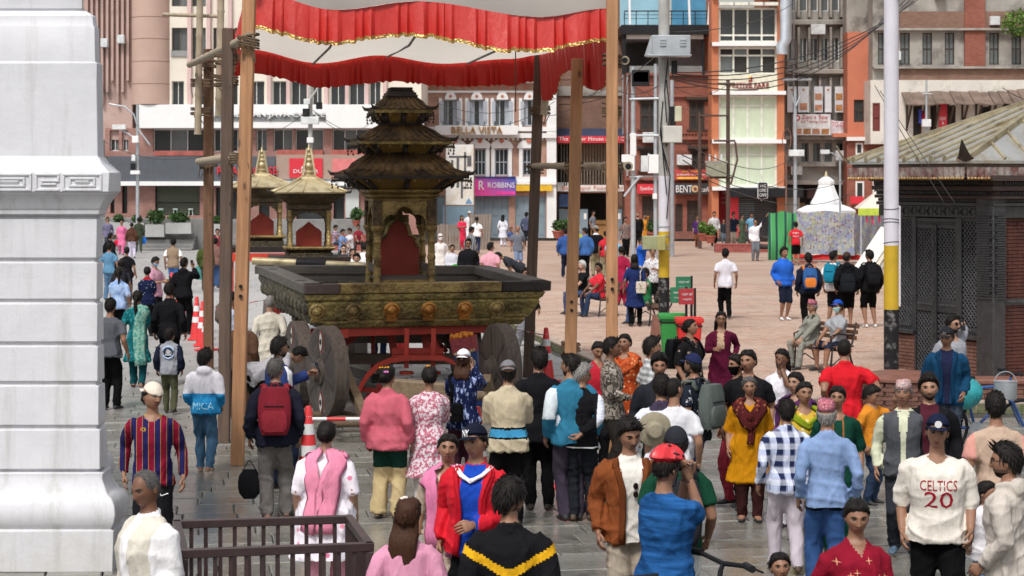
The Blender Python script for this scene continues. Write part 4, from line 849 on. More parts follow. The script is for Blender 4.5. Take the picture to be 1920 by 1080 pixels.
for ti,(w0,z0,w1,z1,w2,z2,ns)in enumerate(tiers):
 sqloft('flared_panel',[(w0,z0),(w0+.02,z0+.03),(w1*.93,z1-.03)],M_ycloth)
 rf=MB();rf.loft([sq(w1*.95,z1-.045),sq(w1,z1-.035),sq(w1*1.01,z1),sq(w1*.80,z1+(z2-z1)*.22),sq((w1+w2)/2*.98,z1+(z2-z1)*.52),sq(w2,z2),sq(w2*.95,z2+.03)]);rfo=rf.build('roof',M_roofp,shr)
 nr=(13,11,8)[ti]
 for sd_ in range(4):
  for k in range(nr):
   f=-1+2*(k+.5)/nr;mb=MB();pts=[]
   for w,z in((w1*1.0,z1+.012),(w1*.80,z1+(z2-z1)*.22+.012),((w1+w2)/2*.98,z1+(z2-z1)*.52+.012),(w2,z2+.01)):
    pts.append(MR_(sd_*PI/2,3,'Z')@VV((f*w,-w*1.06,z))if sd_%2==0 else MR_(sd_*PI/2,3,'Z')@VV((f*w*1.06,-w,z)))
   mb.tube(pts,.014,5);mb.build('roof_rib',M_roofp,rfo)
  c=VV(((1,1,-1,-1)[sd_]*w1*1.01,(-1,1,1,-1)[sd_]*w1*1.06*1.01,z1));o=VV((c.x,c.y,0)).normalized();mb=MB();mb.tube([c-o*.08,c+o*.06+VV((0,0,.01)),c+o*.13+VV((0,0,.07))],[.035,.028,.004],6);mb.build('corner_horn',M_dkwood,rfo)
  for k in range(ns):
   f=-.85+1.7*k/(ns-1);r3=MR_(sd_*PI/2,3,'Z');a=r3@VV((f*w0,-w0*1.07,z0+.02));b=r3@VV((f*w1*.88,-w1*.96,z1-.04));mb=MB();mb.beam(a,b,.085,.06);mb.ball(a.lerp(b,.45)+r3@VV((0,-.03,0)),(.045,.045,.07),6,5);mb.build('roof_strut',M_dkwood,shr)
  nb=(10,8,6)[ti];bm_=MB();r3=MR_(sd_*PI/2,3,'Z')
  for k in range(nb):
   p=r3@VV(((-1+2*(k+.5)/nb)*w1,-w1*1.05,z1-.05));bm_.tube([p,p-VV((0,0,.035))],.003,4);bm_.lathe([(.002,-.03),(.014,-.045),(.022,-.075),(.0,-.075)],6,p,cap=False)
  for e in(-1,1):
   for j in range(3):p=r3@VV((e*w1*1.0-e*.03*j,-w1*1.05,z1-.05));bm_.tube([p,p-VV((0,0,.05+.05*j))],.004,4);bm_.lathe([(.003,-.05-.05*j),(.012,-.06-.05*j),(.02,-.09-.05*j),(.0,-.09-.05*j)],7,p,cap=False)
  tag(bm_.build('hanging_bells',M_dkwood if sd_%2 else M_roofp,shr),kind='stuff')
 sqloft('roof_fringe',[(w1*1.0,z1-.075),(w1*1.005,z1-.03)],M_gild if ti else M_dkwood)
sqloft('collar',[(.50,3.84),(.52,3.86),(.47,3.90),(.5,3.92),(.47,3.95)],M_gild);sqloft('collar',[(.31,4.37),(.33,4.38),(.30,4.42),(.32,4.44),(.30,4.46)],M_dkwood)
sqloft('pinnacle_base',[(.25,4.83),(.26,4.86),(.235,4.88),(.235,4.91),(.19,4.93),(.21,4.945),(.175,4.955),(.19,4.99),(.165,5.0)],M_dkwood)
M_beamw=woodmat('cut_timber',(.20,.14,.085),axis='x');M_rope=mat('coir_rope',(.14,.095,.06),.95,.3,20,.6,bs=60)
def loose(name,label,cat,a,b,w,h,m=M_beamw):
 c=(a+b)/2;c=VV((c.x,c.y,min(a.z,b.z)-h/2));t=MB();t.beam(a,b,w,h);return tag(t.build(name,m,None,org=c,loc=c,bevel=.008),label,cat)
def G(x,y,z=0.0):X,Y=W(x,y,z);return VV((X,Y,z))
loose('timber_prop','squared timber prop leaning against the left front wheel axle','timber',P3(646,694,29.6),G(688,790,.05),.13,.13);loose('timber_prop','short timber prop leaning beside the right front wheel','timber',P3(912,708,28.6),G(930,775,.06),.12,.14)
loose('timber_beam','thick sawn beam laid crosswise behind the pink shirted woman','timber',G(735,730,.62),G(862,742,.62),.26,.28);loose('timber_beam','pale squared beam resting on stacked blocks under the chariot','timber',G(660,672,.46),G(722,690,.46),.28,.2,woodmat('pale_timber',(.3,.27,.22),axis='x'))
loose('timber_block','grey timber block below the pale squared beam','timber',G(664,690,.2),G(712,706,.2),.3,.22,M_oldwood);loose('timber_post','short upright timber post standing behind the left wheels','timber',G(657,700,0.03)+VV((0,2.6,0)),G(657,700,.03)+VV((0,2.62,1.3)),.22,.22,M_oldwood)
rp=MB()
for k in range(4):rp.tube([G(660,790,.05+.07*k)+VV((.34*cos(a)*(1-.1*k),.3*sin(a),.01*sin(3*a)))for a in[j*PI/8 for j in range(17)]],.045,7)
rp.tube([G(660,780,.05),G(640,775,.06),G(600,778,.05),G(565,775,.05)],.05,7);tag(rp.build('rope_coil',M_rope,smooth=True),'thick brown coil of pulling rope on the slabs by the front wheel','rope')
rp=MB()
for k in range(3):rp.tube([G(862,742,.80+.06*k)+VV((.3*cos(a),.16*sin(a),.01*sin(3*a)))for a in[j*PI/8 for j in range(17)]],.04,7)
tag(rp.build('rope_coil',M_rope,smooth=True),'smaller coil of rope resting on the thick sawn beam','rope')
pw=thing('prow_head','painted wooden prow with blue face and eyes topped with marigold flowers','chariot prow',G(890,762));o_=pw.location
mb=MB();rr=MR_(R(-10),3,'Y')
mb.loft([[rr@VV((x*k,y*k,z))for x,y in((-.16,-.14),(.16,-.14),(.18,.14),(-.18,.14))]for z,k in((0,1.0),(.42,1.05),(.84,1.1))]);mb.build('body',mat('face_blue',(.02,.05,.20),.6,.4,7),pw)
mb=MB();mb.loft([[rr@VV((x*k,y*k,z))for x,y in((-.17,-.15),(.17,-.15),(.19,.15),(-.19,.15))]for z,k in((.845,1.1),(1.08,1.16))]);mb.build('red_cap',mat('prow_red',(.30,.05,.06),.7,.4,25,.3),pw)
mb=MB()
for k in range(26):mb.ball(rr@VV((rnd.uniform(-.18,.16),rnd.uniform(-.13,.13),1.1+rnd.uniform(-.01,.03))),.035,6,4)
mb.build('marigolds',mat('marigold',(.75,.25,.03),.7,.5,20),pw)
for x in(-.07,.08):
 for j,(r_,m)in enumerate(((.06,M_eyew),(.04,M_eyer),(.025,M_eyeb))):mb=MB();mb.lathe([(r_,-.158-.006*j),(r_,-.14)],14,axis='y');mb.xf(MT(rr@VV((x,0,.68)))@rr.to_4x4());mb.build('painted_eye',m,pw)
mb=MB()
for k in range(9):mb.ball(rr@VV((-.15+.037*k,-.165,.85+.02*sin(k))),(.022,.015,.03),6,4)
mb.build('gold_band',M_gilt,pw)
def pavilion(px,yfin,ypk,yeave,hwpx,yb,d,label,zb0,ped):
 s=FPX/d;x=(px-960)/s;t=thing('small_chariot',label,'chariot',(x,d,0),R(8));Z=lambda y:HC-(y-YH)/s
 he=hwpx/s;hp=he*.56;zb=Z(yb);ze=Z(yeave);zp=Z(ypk)
 M_dg=goldmat('dark_bronze',(.12,.09,.045),(.03,.024,.018),26,.7,.4,.5)
 def sl(name,rows,m,bevel=0):mb=MB();mb.loft([[(-h,-h,z),(h,-h,z),(h,h,z),(-h,h,z)]for h,z in rows]);return mb.build(name,m,t,bevel=bevel)
 rf=sl('roof',[(he*.97,ze-.03),(he,ze),(he*.72,ze+(zp-ze)*.32),(he*.42,ze+(zp-ze)*.70),(he*.25,zp-.02),(he*.23,zp+.03)],M_gilt)
 for k in range(4):
  r3=MR_(k*PI/2,3,'Z')
  for f in(-.62,-.2,.2,.62):
   mb=MB();mb.tube([r3@VV((f*he,-he,ze+.01)),r3@VV((f*he*.72,-he*.72,ze+(zp-ze)*.3+.01)),r3@VV((f*he*.42,-he*.42,ze+(zp-ze)*.66+.01)),r3@VV((f*he*.2,-he*.2,zp))],.012,5);mb.build('roof_rib',M_gilt,rf)
  mb=MB();mb.tube([r3@VV((he*a,-he*a,z+.01))for a,z in((1.0,ze),(.72,ze+(zp-ze)*.30),(.42,ze+(zp-ze)*.66),(.19,zp))],.03,7);mb.build('hip_ridge',M_gilt,rf,smooth=True)
  c=r3@VV((he,-he,ze));o=VV((c.x,c.y,0)).normalized();mb=MB();mb.tube([c-o*.05,c+o*.07,c+o*.12+VV((0,0,.06))],[.03,.025,.005],6);mb.build('corner_horn',M_dkwood,rf)
 sl('eave_soffit',[(hp*1.06,ze-.24),(he*.94,ze-.04)],M_dg);sl('cornice',[(hp*1.0,ze-.36),(hp*1.08,ze-.34),(hp*1.08,ze-.25)],M_dg)
 zf=Z(yfin);H=zf-zp;mb=MB();mb.lathe([(he*.18,zp),(he*.19,zp+H*.06),(he*.11,zp+H*.1),(he*.15,zp+H*.17),(he*.08,zp+H*.22),(he*.13,zp+H*.3),(he*.13,zp+H*.36),(he*.09,zp+H*.42),(he*.12,zp+H*.5),(he*.06,zp+H*.56),(he*.09,zp+H*.64),(he*.035,zp+H*.7),(he*.06,zp+H*.78),(he*.03,zp+H*.84),(0,zf)],14,cap=False);mb.build('finial',M_gilt,t,smooth='auto')
 for a in(45,135,225,315):mb=MB();mb.beam((he*.24*cos(R(a)),he*.24*sin(R(a)),zp+.05),(he*.07*cos(R(a)),he*.07*sin(R(a)),zp+H*.82),.035,.03);mb.build('finial_stay',M_gilt,t)
 for sx in(-1,1):
  for sy in(-1,1):
   mb=MB();mb.lathe([(.06,zb),(.06,zb+.08),(.045,zb+.1),(.05,zb+.25),(.04,zb+.3),(.045,zb+.5),(.06,zb+.52),(.05,ze-.36)],10,(sx*hp*.92,sy*hp*.92,0));mb.build('pillar',M_gild2 if sy<0 else M_dg,t,smooth='auto')
 n=16;ra=hp*.8;zc=ze-.42-ra*.62
 for sy in(-1,1):
  mb=MB();pts=[(ra*cos(PI*k/n),zc+ra*.62*sin(PI*k/n)+(.02 if k%2 else 0))for k in range(n+1)]
  for k in range(n):
   for y in(-.02,.02):
    a,b=pts[k],pts[k+1];xa,xb=hp*.95*(1-2*k/n),hp*.95*(1-2*(k+1)/n);mb.quad((a[0],sy*hp*.92+y,a[1]),(b[0],sy*hp*.92+y,b[1]),(xb,sy*hp*.92+y,ze-.36),(xa,sy*hp*.92+y,ze-.36))
  mb.build('arch_panel',M_dg,t)
 tw=hp*.62;th_=[(-tw,zb),(tw,zb),(tw,zb+tw*1.15),(tw*.8,zb+tw*1.35),(tw*.55,zb+tw*1.5),(0,zb+tw*1.95),(-tw*.55,zb+tw*1.5),(-tw*.8,zb+tw*1.35),(-tw,zb+tw*1.15)]
 mb=MB();mb.prism(th_,-.05,.02);mb.build('throne_back',mat('throne_red',(.25,.03,.018)),t)
 sl('seat_slab',[(hp*1.22,zb-.05),(hp*1.25,zb)],M_gild2,.01);sl('pedestal',[(hp*1.05,zb0),(hp*1.05,zb-.3),(hp*1.12,zb-.28),(hp*1.12,zb-.12),(hp*1.0,zb-.1),(hp*1.15,zb-.05)],M_dg)
 sl('platform',[(hp*1.9,zb0-.12),(hp*1.95,zb0)],M_dkwood)
 for sx in(-1,1):
  mb=MB();mb.box(sx*hp*1.6-.07,sx*hp*1.6+.07,-hp*2.6,hp*2.6,zb0-.3,zb0-.125);mb.build('red_beam',mat('red_paint_bright',(.62,.05,.025),.5,.15),t)
  for sy in(-1,1):mb=MB();mb.box(sx*hp*1.6-.06,sx*hp*1.6+.06,sy*hp*2.3-.06,sy*hp*2.3+.06,.5,zb0-.31);mb.build('red_post',M_redp,t);mb=MB();mb.lathe([(.5,-.08),(.5,.08),(.2,.1),(.1,.2),(0,.2)],24,(sx*hp*1.95,sy*hp*2.0,.5),'x',cap=False);mb.lathe([(.5,-.08),(.2,-.1),(.1,-.2),(0,-.2)],24,(sx*hp*1.95,sy*hp*2.0,.5),'x',cap=False);mb.build('wheel',M_wheel,t,smooth='auto')
 mb=MB();mb.box(-hp*1.66,hp*1.66,-hp*2.68,-hp*2.6,zb0-.3,zb0-.125);mb.build('red_beam',MATS['red_paint_bright'],t)
 return t
pavilion(579,266,334,360,69,462,40.5,'gilt roofed pavilion chariot beside the three roofed shrine',1.93,0)
pavilion(491,272,328,350,64,441,44.5,'gilt roofed pavilion chariot half hidden by the pale timber post',2.0,0)
mb=MB();a,b=P3(474,489,38.6),P3(684,499,38.2);mb.tube([a,a.lerp(b,.4)],.075,10);m1=mb;
tp=thing('carrying_pole','long gilded carrying pole wrapped in black cloth behind the big chariot','pole',(a+b)/2);m1.build('pole_end',M_gilt,tp,smooth='auto',org=tp.location)
mb=MB();mb.tube([a.lerp(b,.395),a.lerp(b,.66)],.082,10);mb.build('wrapping',M_black,tp,smooth='auto',org=tp.location);mb=MB();mb.tube([a.lerp(b,.655),b],.075,10);mb.build('pole_end',M_gilt,tp,smooth='auto',org=tp.location)
# == CANOPY AND ITS TIMBER FRAME
M_post=woodmat('fresh_timber',(.44,.225,.11),var=.28,knots=.16);M_postb=woodmat('brown_timber',(.17,.085,.045),var=.25);M_postd=woodmat('dark_timber',(.115,.075,.055),var=.35);M_bam=woodmat('bamboo',(.38,.31,.22),var=.18,knots=.03)
fr=thing('timber_scaffold','tall frame of squared timber posts and lashed bamboo poles around the big chariot','scaffold',(-1.5,30,0));FO=fr.location
def post(xb,yb,xt,yt,w,m,zt=None):
 b=G(xb,yb);s=FPX/b.y;t=VV(((xt-960)/s,b.y+.02,HC-(yt-YH)/s));mb=MB();mb.beam(b,t,w,w,up=(0,1,0));o=mb.build('post',m,fr,org=FO,bevel=.008);return b,t
def bamboo(a,b,r,name='bamboo_pole',m=None):
 n=10;pts=[];rr=[]
 for k in range(n+1):
  p=a.lerp(b,k/n)
  for e,q in((-.012,1.0),(0,1.16),(.012,1.0)):
   if 0<=k/n+e<=1:pts.append(a.lerp(b,k/n+e));rr.append(r*q*(1-.12*k/n))
 mb=MB();mb.tube(pts,rr,10);o=mb.build(name,m or M_bam,fr,org=FO,smooth='auto')
 d=(b-a).normalized();mb=MB();mb.tube([a-d*.003,a-d*.004],r*.72,10);mb.build('hollow_end',M_black,o,org=FO);return o
def lashing(p,w,ax=(0,0,1),n=5,pitch=.03):
 mb=MB();r2=w*.5+.02
 for k in range(n):
  z=(k-n/2)*pitch+rnd.uniform(-.01,.01);tl=rnd.uniform(-.5,.5)*.06
  c=Vector(p)+Vector(ax)*z;sqp=[(-1,-1),(0,-1.08),(1,-1),(1.08,0),(1,1),(0,1.08),(-1,1),(-1.08,0),(-1,-1)]
  mb.tube([c+VV((x*r2,y*r2,tl*x))for x,y in sqp],.013,5)
 for k in range(3):a=Vector(p)+VV((rnd.uniform(-1,1)*r2,-r2,0));mb.tube([a,a+VV((rnd.uniform(-.08,.08),-.02,-.1)),a+VV((rnd.uniform(-.1,.1),0,-.28))],.008,4)
 mb.build('rope_lashing',M_rope,fr,org=FO)
A1=post(445,872,470,-120,.155,M_post);A2=post(420,830,428,53,.15,M_postd);A3=post(391,692,391,92,.17,M_postb)
B1=post(1147,852,1148,-120,.145,M_post);B2=post(1066,803,1083,110,.165,M_post);B3=post(990,706,1012,100,.185,M_postd)
for pb,pt in(A1,B1,B2):
 for dz in(0,.12):
  p=pb.lerp(pt,.32)+VV((0,-.085,dz));mb=MB();mb.lathe([(.022,-.02),(.022,.02)],8,p,'y');mb.build('bolt',M_black,fr,org=FO)
bamboo(P3(466,71,24.2),P3(356,121,36.3),.062);bamboo(P3(455,293,24.3),P3(372,303,36.4),.062)
bamboo(P3(1178,312,25.3),P3(1000,311,35.2),.055);bamboo(P3(1172,113,25.4),P3(1028,131,35),.05)
bamboo(P3(371,252,36.2),P3(377,-120,36.2),.065);bamboo(P3(410,218,34),P3(417,-110,34),.062);bamboo(P3(306,27,36.5),P3(414,31,36.4),.035);bamboo(P3(1020,215,34.8),P3(1028,100,34.8),.07)
bamboo(P3(1000,-30,30),P3(470,-30,25),.05)
for(x,y,d,w)in((466,75,24.3,.19),(450,294,24.4,.19),(1148,110,25.5,.19),(1147,312,25.5,.19),(1076,312,28,.2),(1003,315,35.4,.24),(391,118,36.6,.24),(391,306,36.6,.24),(378,208,36.4,.3),(378,155,36.4,.3),(425,108,26.5,.22),(424,150,26.5,.24),(1012,205,35.2,.3),(1147,205,25.5,.18),(1070,650,28,.2)):lashing(P3(x,y,d),w)
mb=MB();mb.tube([P3(966,-60,27),P3(967,210,27)],.008,4);mb.build('hanging_cord',M_rope,fr,org=FO)
cnp=thing('canopy','white cloth canopy with pleated red valance and gold trim above the chariot','canopy',(-1.5,30,5.6));CO=cnp.location
def satin():
 t=NT('red_satin');f=t.noise(3,4,t.mapped(1,1,.4));t.base(t.mix(f,(.44,.016,.012),(.58,.026,.018)));t.rough(.42);t.bump(t.noise(7,5,t.mapped(2,2,.5)),.5,.03);return t.m
M_satin=satin();M_gtrim=goldmat('gold_trim',(.55,.38,.13),(.30,.16,.05),30,.6,.6,.25,.42)
def canvas():
 t=NT('canopy_canvas');f=t.noise(.9,5);t.base(t.mix(t.ramp(f,[(.3,0),(.7,1)]),(.76,.71,.65),(.62,.57,.51)));t.rough(.8)
 em=t.n('ShaderNodeBsdfTranslucent');em.inputs['Color'].default_value=(.76,.70,.63,1);mx=t.n('ShaderNodeMixShader');mx.inputs[0].default_value=.55;out=t.t.nodes['Material Output']
 t.l(t.b.outputs[0],mx.inputs[1]);t.l(em.outputs[0],mx.inputs[2]);t.l(mx.outputs[0],out.inputs['Surface']);t.bump(t.noise(5,4),.2,.03);return t.m
M_canvas=canvas()
c00,c10,c11,c01=P3(466,0,25.2),P3(1142,12,25.4),P3(1002,112,36),P3(424,96,36)
c00.z,c10.z,c11.z,c01.z=5.74,5.70,5.62,5.72
def swag(u,ks,vs):
 for(a,b),(p,q)in zip(zip(ks,ks[1:]),zip(vs,vs[1:])):
  if u<=b:f=max(0,(u-a)/(b-a));return p+(q-p)*(.5-.5*cos(PI*f))
 return vs[-1]
def cz(u,v):p=c00.lerp(c10,u).lerp(c01.lerp(c11,u),v);s=.12*sin(PI*v)+.04*sin(11*u+3*v)*sin(PI*v)+(1-v)*swag(u,(0,.24,.47,.81,1),(-.02,.22,.10,.28,.16))+v*swag(u,(0,.07,.3,.5,.7,.93,1),(.05,0,.23,.07,.2,.09,.02));return VV((p.x,p.y,p.z+.13-s))
mb=MB();mb.grid(lambda u,v:cz(u,v),40,16);mb.build('roof_cloth',M_canvas,cnp,org=CO,smooth=True)
mb=MB();mb.grid(lambda u,v:cz(u,0)+VV((0,-.02-.10*v+.03*sin(13*u+2*v),.42*v)),40,4);mb.build('front_flap',M_canvas,cnp,org=CO,smooth=True)
def valance(p0fn,n,h,outn,name,per=.17,hfn=None):
 """pleated strip hung along p0fn(u); each pleat folds over the next"""
 rq=random.Random(n*7);L=sum((p0fn((k+1)/60)-p0fn(k/60)).length for k in range(60));npl=int(L/per);nu=npl*12;r_=random.Random(n);ph=[r_.uniform(-.25,.25)for _ in range(npl+1)];am=[r_.uniform(.7,1.25)for _ in range(npl+1)]
 pts=[]
 def fn(u,v):
  uu=u+.35/npl*sin(u*npl*2.1+n)+.3/npl*sin(u*npl*.9);uu=min(max(uu,0),.99999);k=min(npl-1,int(uu*npl));f=uu*npl-k;fold=(f/.8 if f<.8 else(1-f)/.2)*.075*am[k]
  hh=h*(1+.08*sin(7*u*L/3+n)+.10*ph[k])if hfn is None else hfn(u)
  p=p0fn(u);sw=.05*v*sin(u*L*2.1+n);return p+outn*(fold*(.25+.75*v)+sw*.6+.04*v)+VV((0,0,-hh*v+.012*sin(f*6.28)*v))
 mb=MB();mb.grid(fn,nu,6);o=mb.build(name,M_satin,cnp,org=CO,smooth='auto')
 mb=MB();mb.grid(lambda u,v:fn(u,.90+.105*v)+outn*.006,nu,1);mb.build('gold_trim',M_gtrim,o,org=CO,smooth='auto');return o
valance(lambda u:cz(u,0),1,.46,VV((0,-1,0)),'front_valance')
valance(lambda u:cz(u,1)+VV((0,.02,.0)),2,.44,VV((.0,1,0)),'back_valance')
valance(lambda u:cz(0,u),3,.50,VV((-1,-.1,0)),'side_valance',hfn=lambda u:.62-.05*sin(9*u));valance(lambda u:cz(1,u),4,.5,VV((1,-.1,0)),'side_valance',hfn=lambda u:.30+.62*max(0,cos(2.2*(u-.16)))**6+.5*max(0,cos(3.2*(u-.86)))**4)
for f in(.28,.52,.78):mb=MB();mb.tube([cz(f,.02)+VV((0,0,-.03)),cz(f+.005,.5)+VV((0,0,-.03)),cz(f,.98)+VV((0,0,-.03))],.02,6);mb.build('cloth_rib',mat('strap_grey',(.2,.19,.18),.8),cnp,org=CO)
# == PEOPLE: builder
def V(*a):return Vector(a)
def smooth01(x):x=np.clip(x,0,1);return x*x*(3-2*x)
def head_template():
 zs=[.1119,.108,.100,.088,.076,.066,.056,.048,.041,.035,.029,.023,.017,.012,.006,0,-.006,-.012,-.018,-.024,-.029,-.034,-.040,-.046,-.051,-.056,-.060,-.0635,-.067,-.072,-.078,-.085,-.092,-.099,-.105,-.110,-.1118]
 n=40;V_=[]
 for z in zs:
  r=math.sqrt(max(0,1-(z/.112)**2));r=r**.85
  for j in range(n):
   t=-1+2*(j+.5)/n;ph=PI*math.copysign(abs(t)**1.45,t)
   V_.append((.0755*r*sin(ph),-.095*r*cos(ph),z))
 P=np.array(V_);x,y,z=P[:,0].copy(),P[:,1].copy(),P[:,2].copy();zf=z/.112
 neg=np.clip(-zf,0,1)
 x*=1-.27*neg**1.4;bk=y>0
 y=np.where(bk,y*(1+.06*np.clip(zf+.3,0,1))*(1-.42*np.clip(-zf-.25,0,1)),y)
 fr=np.clip(-y/.06,0,1);ax=np.abs(x);g=lambda a,b:np.exp(-(a/b)**2)
 y=np.where(~bk,y-.008*np.clip(-zf-.4,0,1),y)
 amp=np.interp(z,[-.042,-.036,-.027,0,.022,.032],[0,.012,.026,.013,.005,0])
 y-=fr*(amp*g(x,.0105)+.007*g(ax-.0125,.007)*g(z+.031,.008)+.005*g(z-.033,.010)*g(x,.05)-.010*g(ax-.032,.016)*g(z-.012,.0125)+.006*g(x,.022)*(g(z+.056,.006)+g(z+.070,.007))-.004*g(x,.024)*g(z+.0632,.003)+.008*g(x,.02)*g(z+.098,.014)+.004*g(ax-.043,.018)*g(z+.014,.02))
 P=np.stack([x,y,z],1);m=len(zs)
 Fc=[(i*n+k,i*n+(k+1)%n,(i+1)*n+(k+1)%n,(i+1)*n+k)for i in range(m-1)for k in range(n)]
 Fc=[tuple(reversed(f))for f in Fc];Fc+=[tuple(range(n)),tuple(range((m-1)*n+n-1,(m-1)*n-1,-1))]
 nr=P/np.array([.0755,.095,.112])**2;nr/=np.linalg.norm(nr,axis=1)[:,None]
 return P,Fc,nr,m,n
HP,HF,HN,HM,HNn=head_template()
HFc=np.array([HP[list(f)].mean(0)for f in HF])
def hairline(y):return np.interp(y,[-.095,-.075,-.05,-.02,0,.03,.05,.09],[.076,.070,.054,.018,-.002,-.03,-.062,-.082])
def shell(mask,thick,noise_amp=.004,seed=0,lump=26,st=(1,1,.45)):
 """shell standing off the head where mask>0 (0..1 per vertex)"""
 r_=np.random.RandomState(seed);k=r_.normal(0,1,(5,3))*lump*np.array(st);ph=r_.rand(5)*6.28
 nz=sum(np.sin(HP@k[i]+ph[i])for i in range(5))/5
 keep=[f for f in HF if max(mask[list(f)])>.02]
 t=np.where(mask>.0,thick*smooth01(mask*1.0)+noise_amp*nz*smooth01(mask),-.004)
 Q=HP+HN*t[:,None];return Q,keep
def hair_mb(style,seed,L=.0,capped=False):
 mb=MB();y,z,x=HP[:,1],HP[:,2],HP[:,0];d=(z-hairline(y));th={'buzz':.004,'short':.013,'mid':.020,'bald':.007,'thin':.008}.get(style,.015)
 mask=np.clip(d/.022+.15,0,1)
 if style=='bald':mask=np.where((z>.05)&(y<.06),0,mask);mask=np.where(z>.062,0,mask)
 if style=='thin':mask=np.where((z>.03)&(y<-.035),0,mask)
 if capped:mask=np.where(z>.04-.25*y,0,mask)
 mask=np.clip(mask+.25*np.sin(x*190+seed)*np.sin(y*170+z*210)*(mask>0)*(mask<.9),0,1)
 tk=th*(1+.7*np.clip(z/.11,0,1))if style in('short','mid','thin')else th
 if style in('bun','pony','long'):tk=tk*(1-.75*np.exp(-(x/.006)**2)*(y<.03)*(z>.045))*(1+.5*np.exp(-((np.abs(x)-.04)/.03)**2))
 Q,keep=shell(mask,tk,.002 if style in('buzz','bald')else .0085 if style in('short','mid','thin')else .006,seed,44,(1,1,.45)if style in('short','mid','thin')else(2.4,.25,.8));mb.add(Q,keep)
 if style not in('buzz','bald'):
  r_=random.Random(seed);idx=[i for i in range(len(HP))if mask[i]>.2]or[0];back_=style in('bun','pony','long','braid');L0=.034 if style in('short','thin')else .05
  for _ in range((240 if style in('short','mid')else 150 if style!='thin' else 70)if not capped else 60):
   i=r_.choice(idx);p=Vector(Q[i]);nn=Vector(HN[i]);fl_=VV((r_.gauss(0,.35),.55 if p.z>.07 else .15,-.9 if p.z<.09 else-.15));fl_=(fl_-nn*fl_.dot(nn)).normalized()
   if back_:fl_=(VV((r_.gauss(0,.12),1,-.25))-nn*nn.y).normalized()
   if style in('short','mid')and p.y<-.05 and p.z>.05:fl_=(VV((r_.gauss(.4,.5),-.4,.5))-nn*.2).normalized()
   sd_=nn.cross(fl_).normalized()*r_.uniform(.004,.008);b0=p-nn*.004-fl_*.01;tip=p+fl_*L0*r_.uniform(.7,1.3)+nn*r_.uniform(.0,.009 if style in('short','mid')else .004)
   mb.add([b0-sd_,b0+sd_,b0.lerp(tip,.5)+nn*.005+sd_*.7,b0.lerp(tip,.5)+nn*.005-sd_*.7,tip],[(0,1,2,3),(3,2,4)])
 if style=='bun':mb.ball((0,.118,.005),(.042,.036,.04),12,8)
 if style in('pony','braid'):
  L=L or .32;mb.ball((0,.10,.015),(.03,.025,.03),8,6);n=9;mb.tube([(.01*sin(k*.9+seed),.115+.02*sin(k/n*3),.02-L*k/n)for k in range(n+1)],[.026+.012*sin(min(1,k/n*1.3)*3.1)-.014*k/n for k in range(n+1)],9)
 if style=='long':
  L=L or .3;n=10;rings=[]
  for k in range(n+1):
   f=k/n;zc=.055-(L+.055)*f;a=.078+.022*sin(f*2.4);b=.052-.012*f;cy=.045+.062*float(smooth01((f*(L+.055)-.11)/.12))
   rings.append([((a+.004*sin(9*t+k))*cos(t),cy+(b+.004*sin(7*t))*sin(t)*(1 if sin(t)>0 else .6),zc+.012*sin(5*t)*f)for t in[2*PI*j/20 for j in range(20)]])
  mb.loft([list(reversed(q))for q in rings])
 return mb
_HM={}
def hairmat(c):
 key='hair_%d'%int(c[0]*1000)
 if key not in _HM:
  t=NT(key);f=t.noise(30,3,t.mapped(3,3,.35));t.base(t.mix(f,sh(c,.45),sh(c,1.7)));t.rough(.5);t.b.inputs['Specular IOR Level'].default_value=.12;t.bump(t.noise(45,3,t.mapped(2,2,.3)),.9,.008);_HM[key]=t.m
 return _HM[key]
BLACKH,BROWNH,GREYH,WHITEH,DGREY=(.012,.010,.009),(.05,.022,.013),(.22,.21,.20),(.6,.59,.57),(.085,.08,.076)
def skinmat(c):
 key='skin_%d'%int(c[0]*1000)
 if key not in MATS:
  t=NT(key);f=t.noise(14,4);t.base(t.mix(t.ramp(f,[(.3,0),(.7,1)]),sh(c,.9),(c[0]*1.1,c[1]*1.03,c[2]*1.0)));t.rough(.5);t.b.inputs['Specular IOR Level'].default_value=.35
  t.b.inputs['Subsurface Weight'].default_value=.08;t.b.inputs['Subsurface Radius'].default_value=(.02,.008,.005);MATS[key]=t.m
 return MATS[key]
SK={'d':(.17,.083,.050),'m':(.285,.152,.096),'l':(.36,.208,.142),'p':(.48,.295,.225)}
M_lip=mat('lip',(.20,.065,.05),.45,.1,20,0);M_eye=mat('eyeball',(.17,.15,.14),.4,.03,5,0);M_iris=mat('iris',(.012,.008,.006),.15,.1,5,0)
def stubble(sk,hc):
 c=SK[sk];t_=.36;return mat('stubble_%s%d'%(sk,int(hc[0]*1000)),tuple(a*t_+b*(1-t_)for a,b in zip(c,hc)),.7,.4,90,.3)
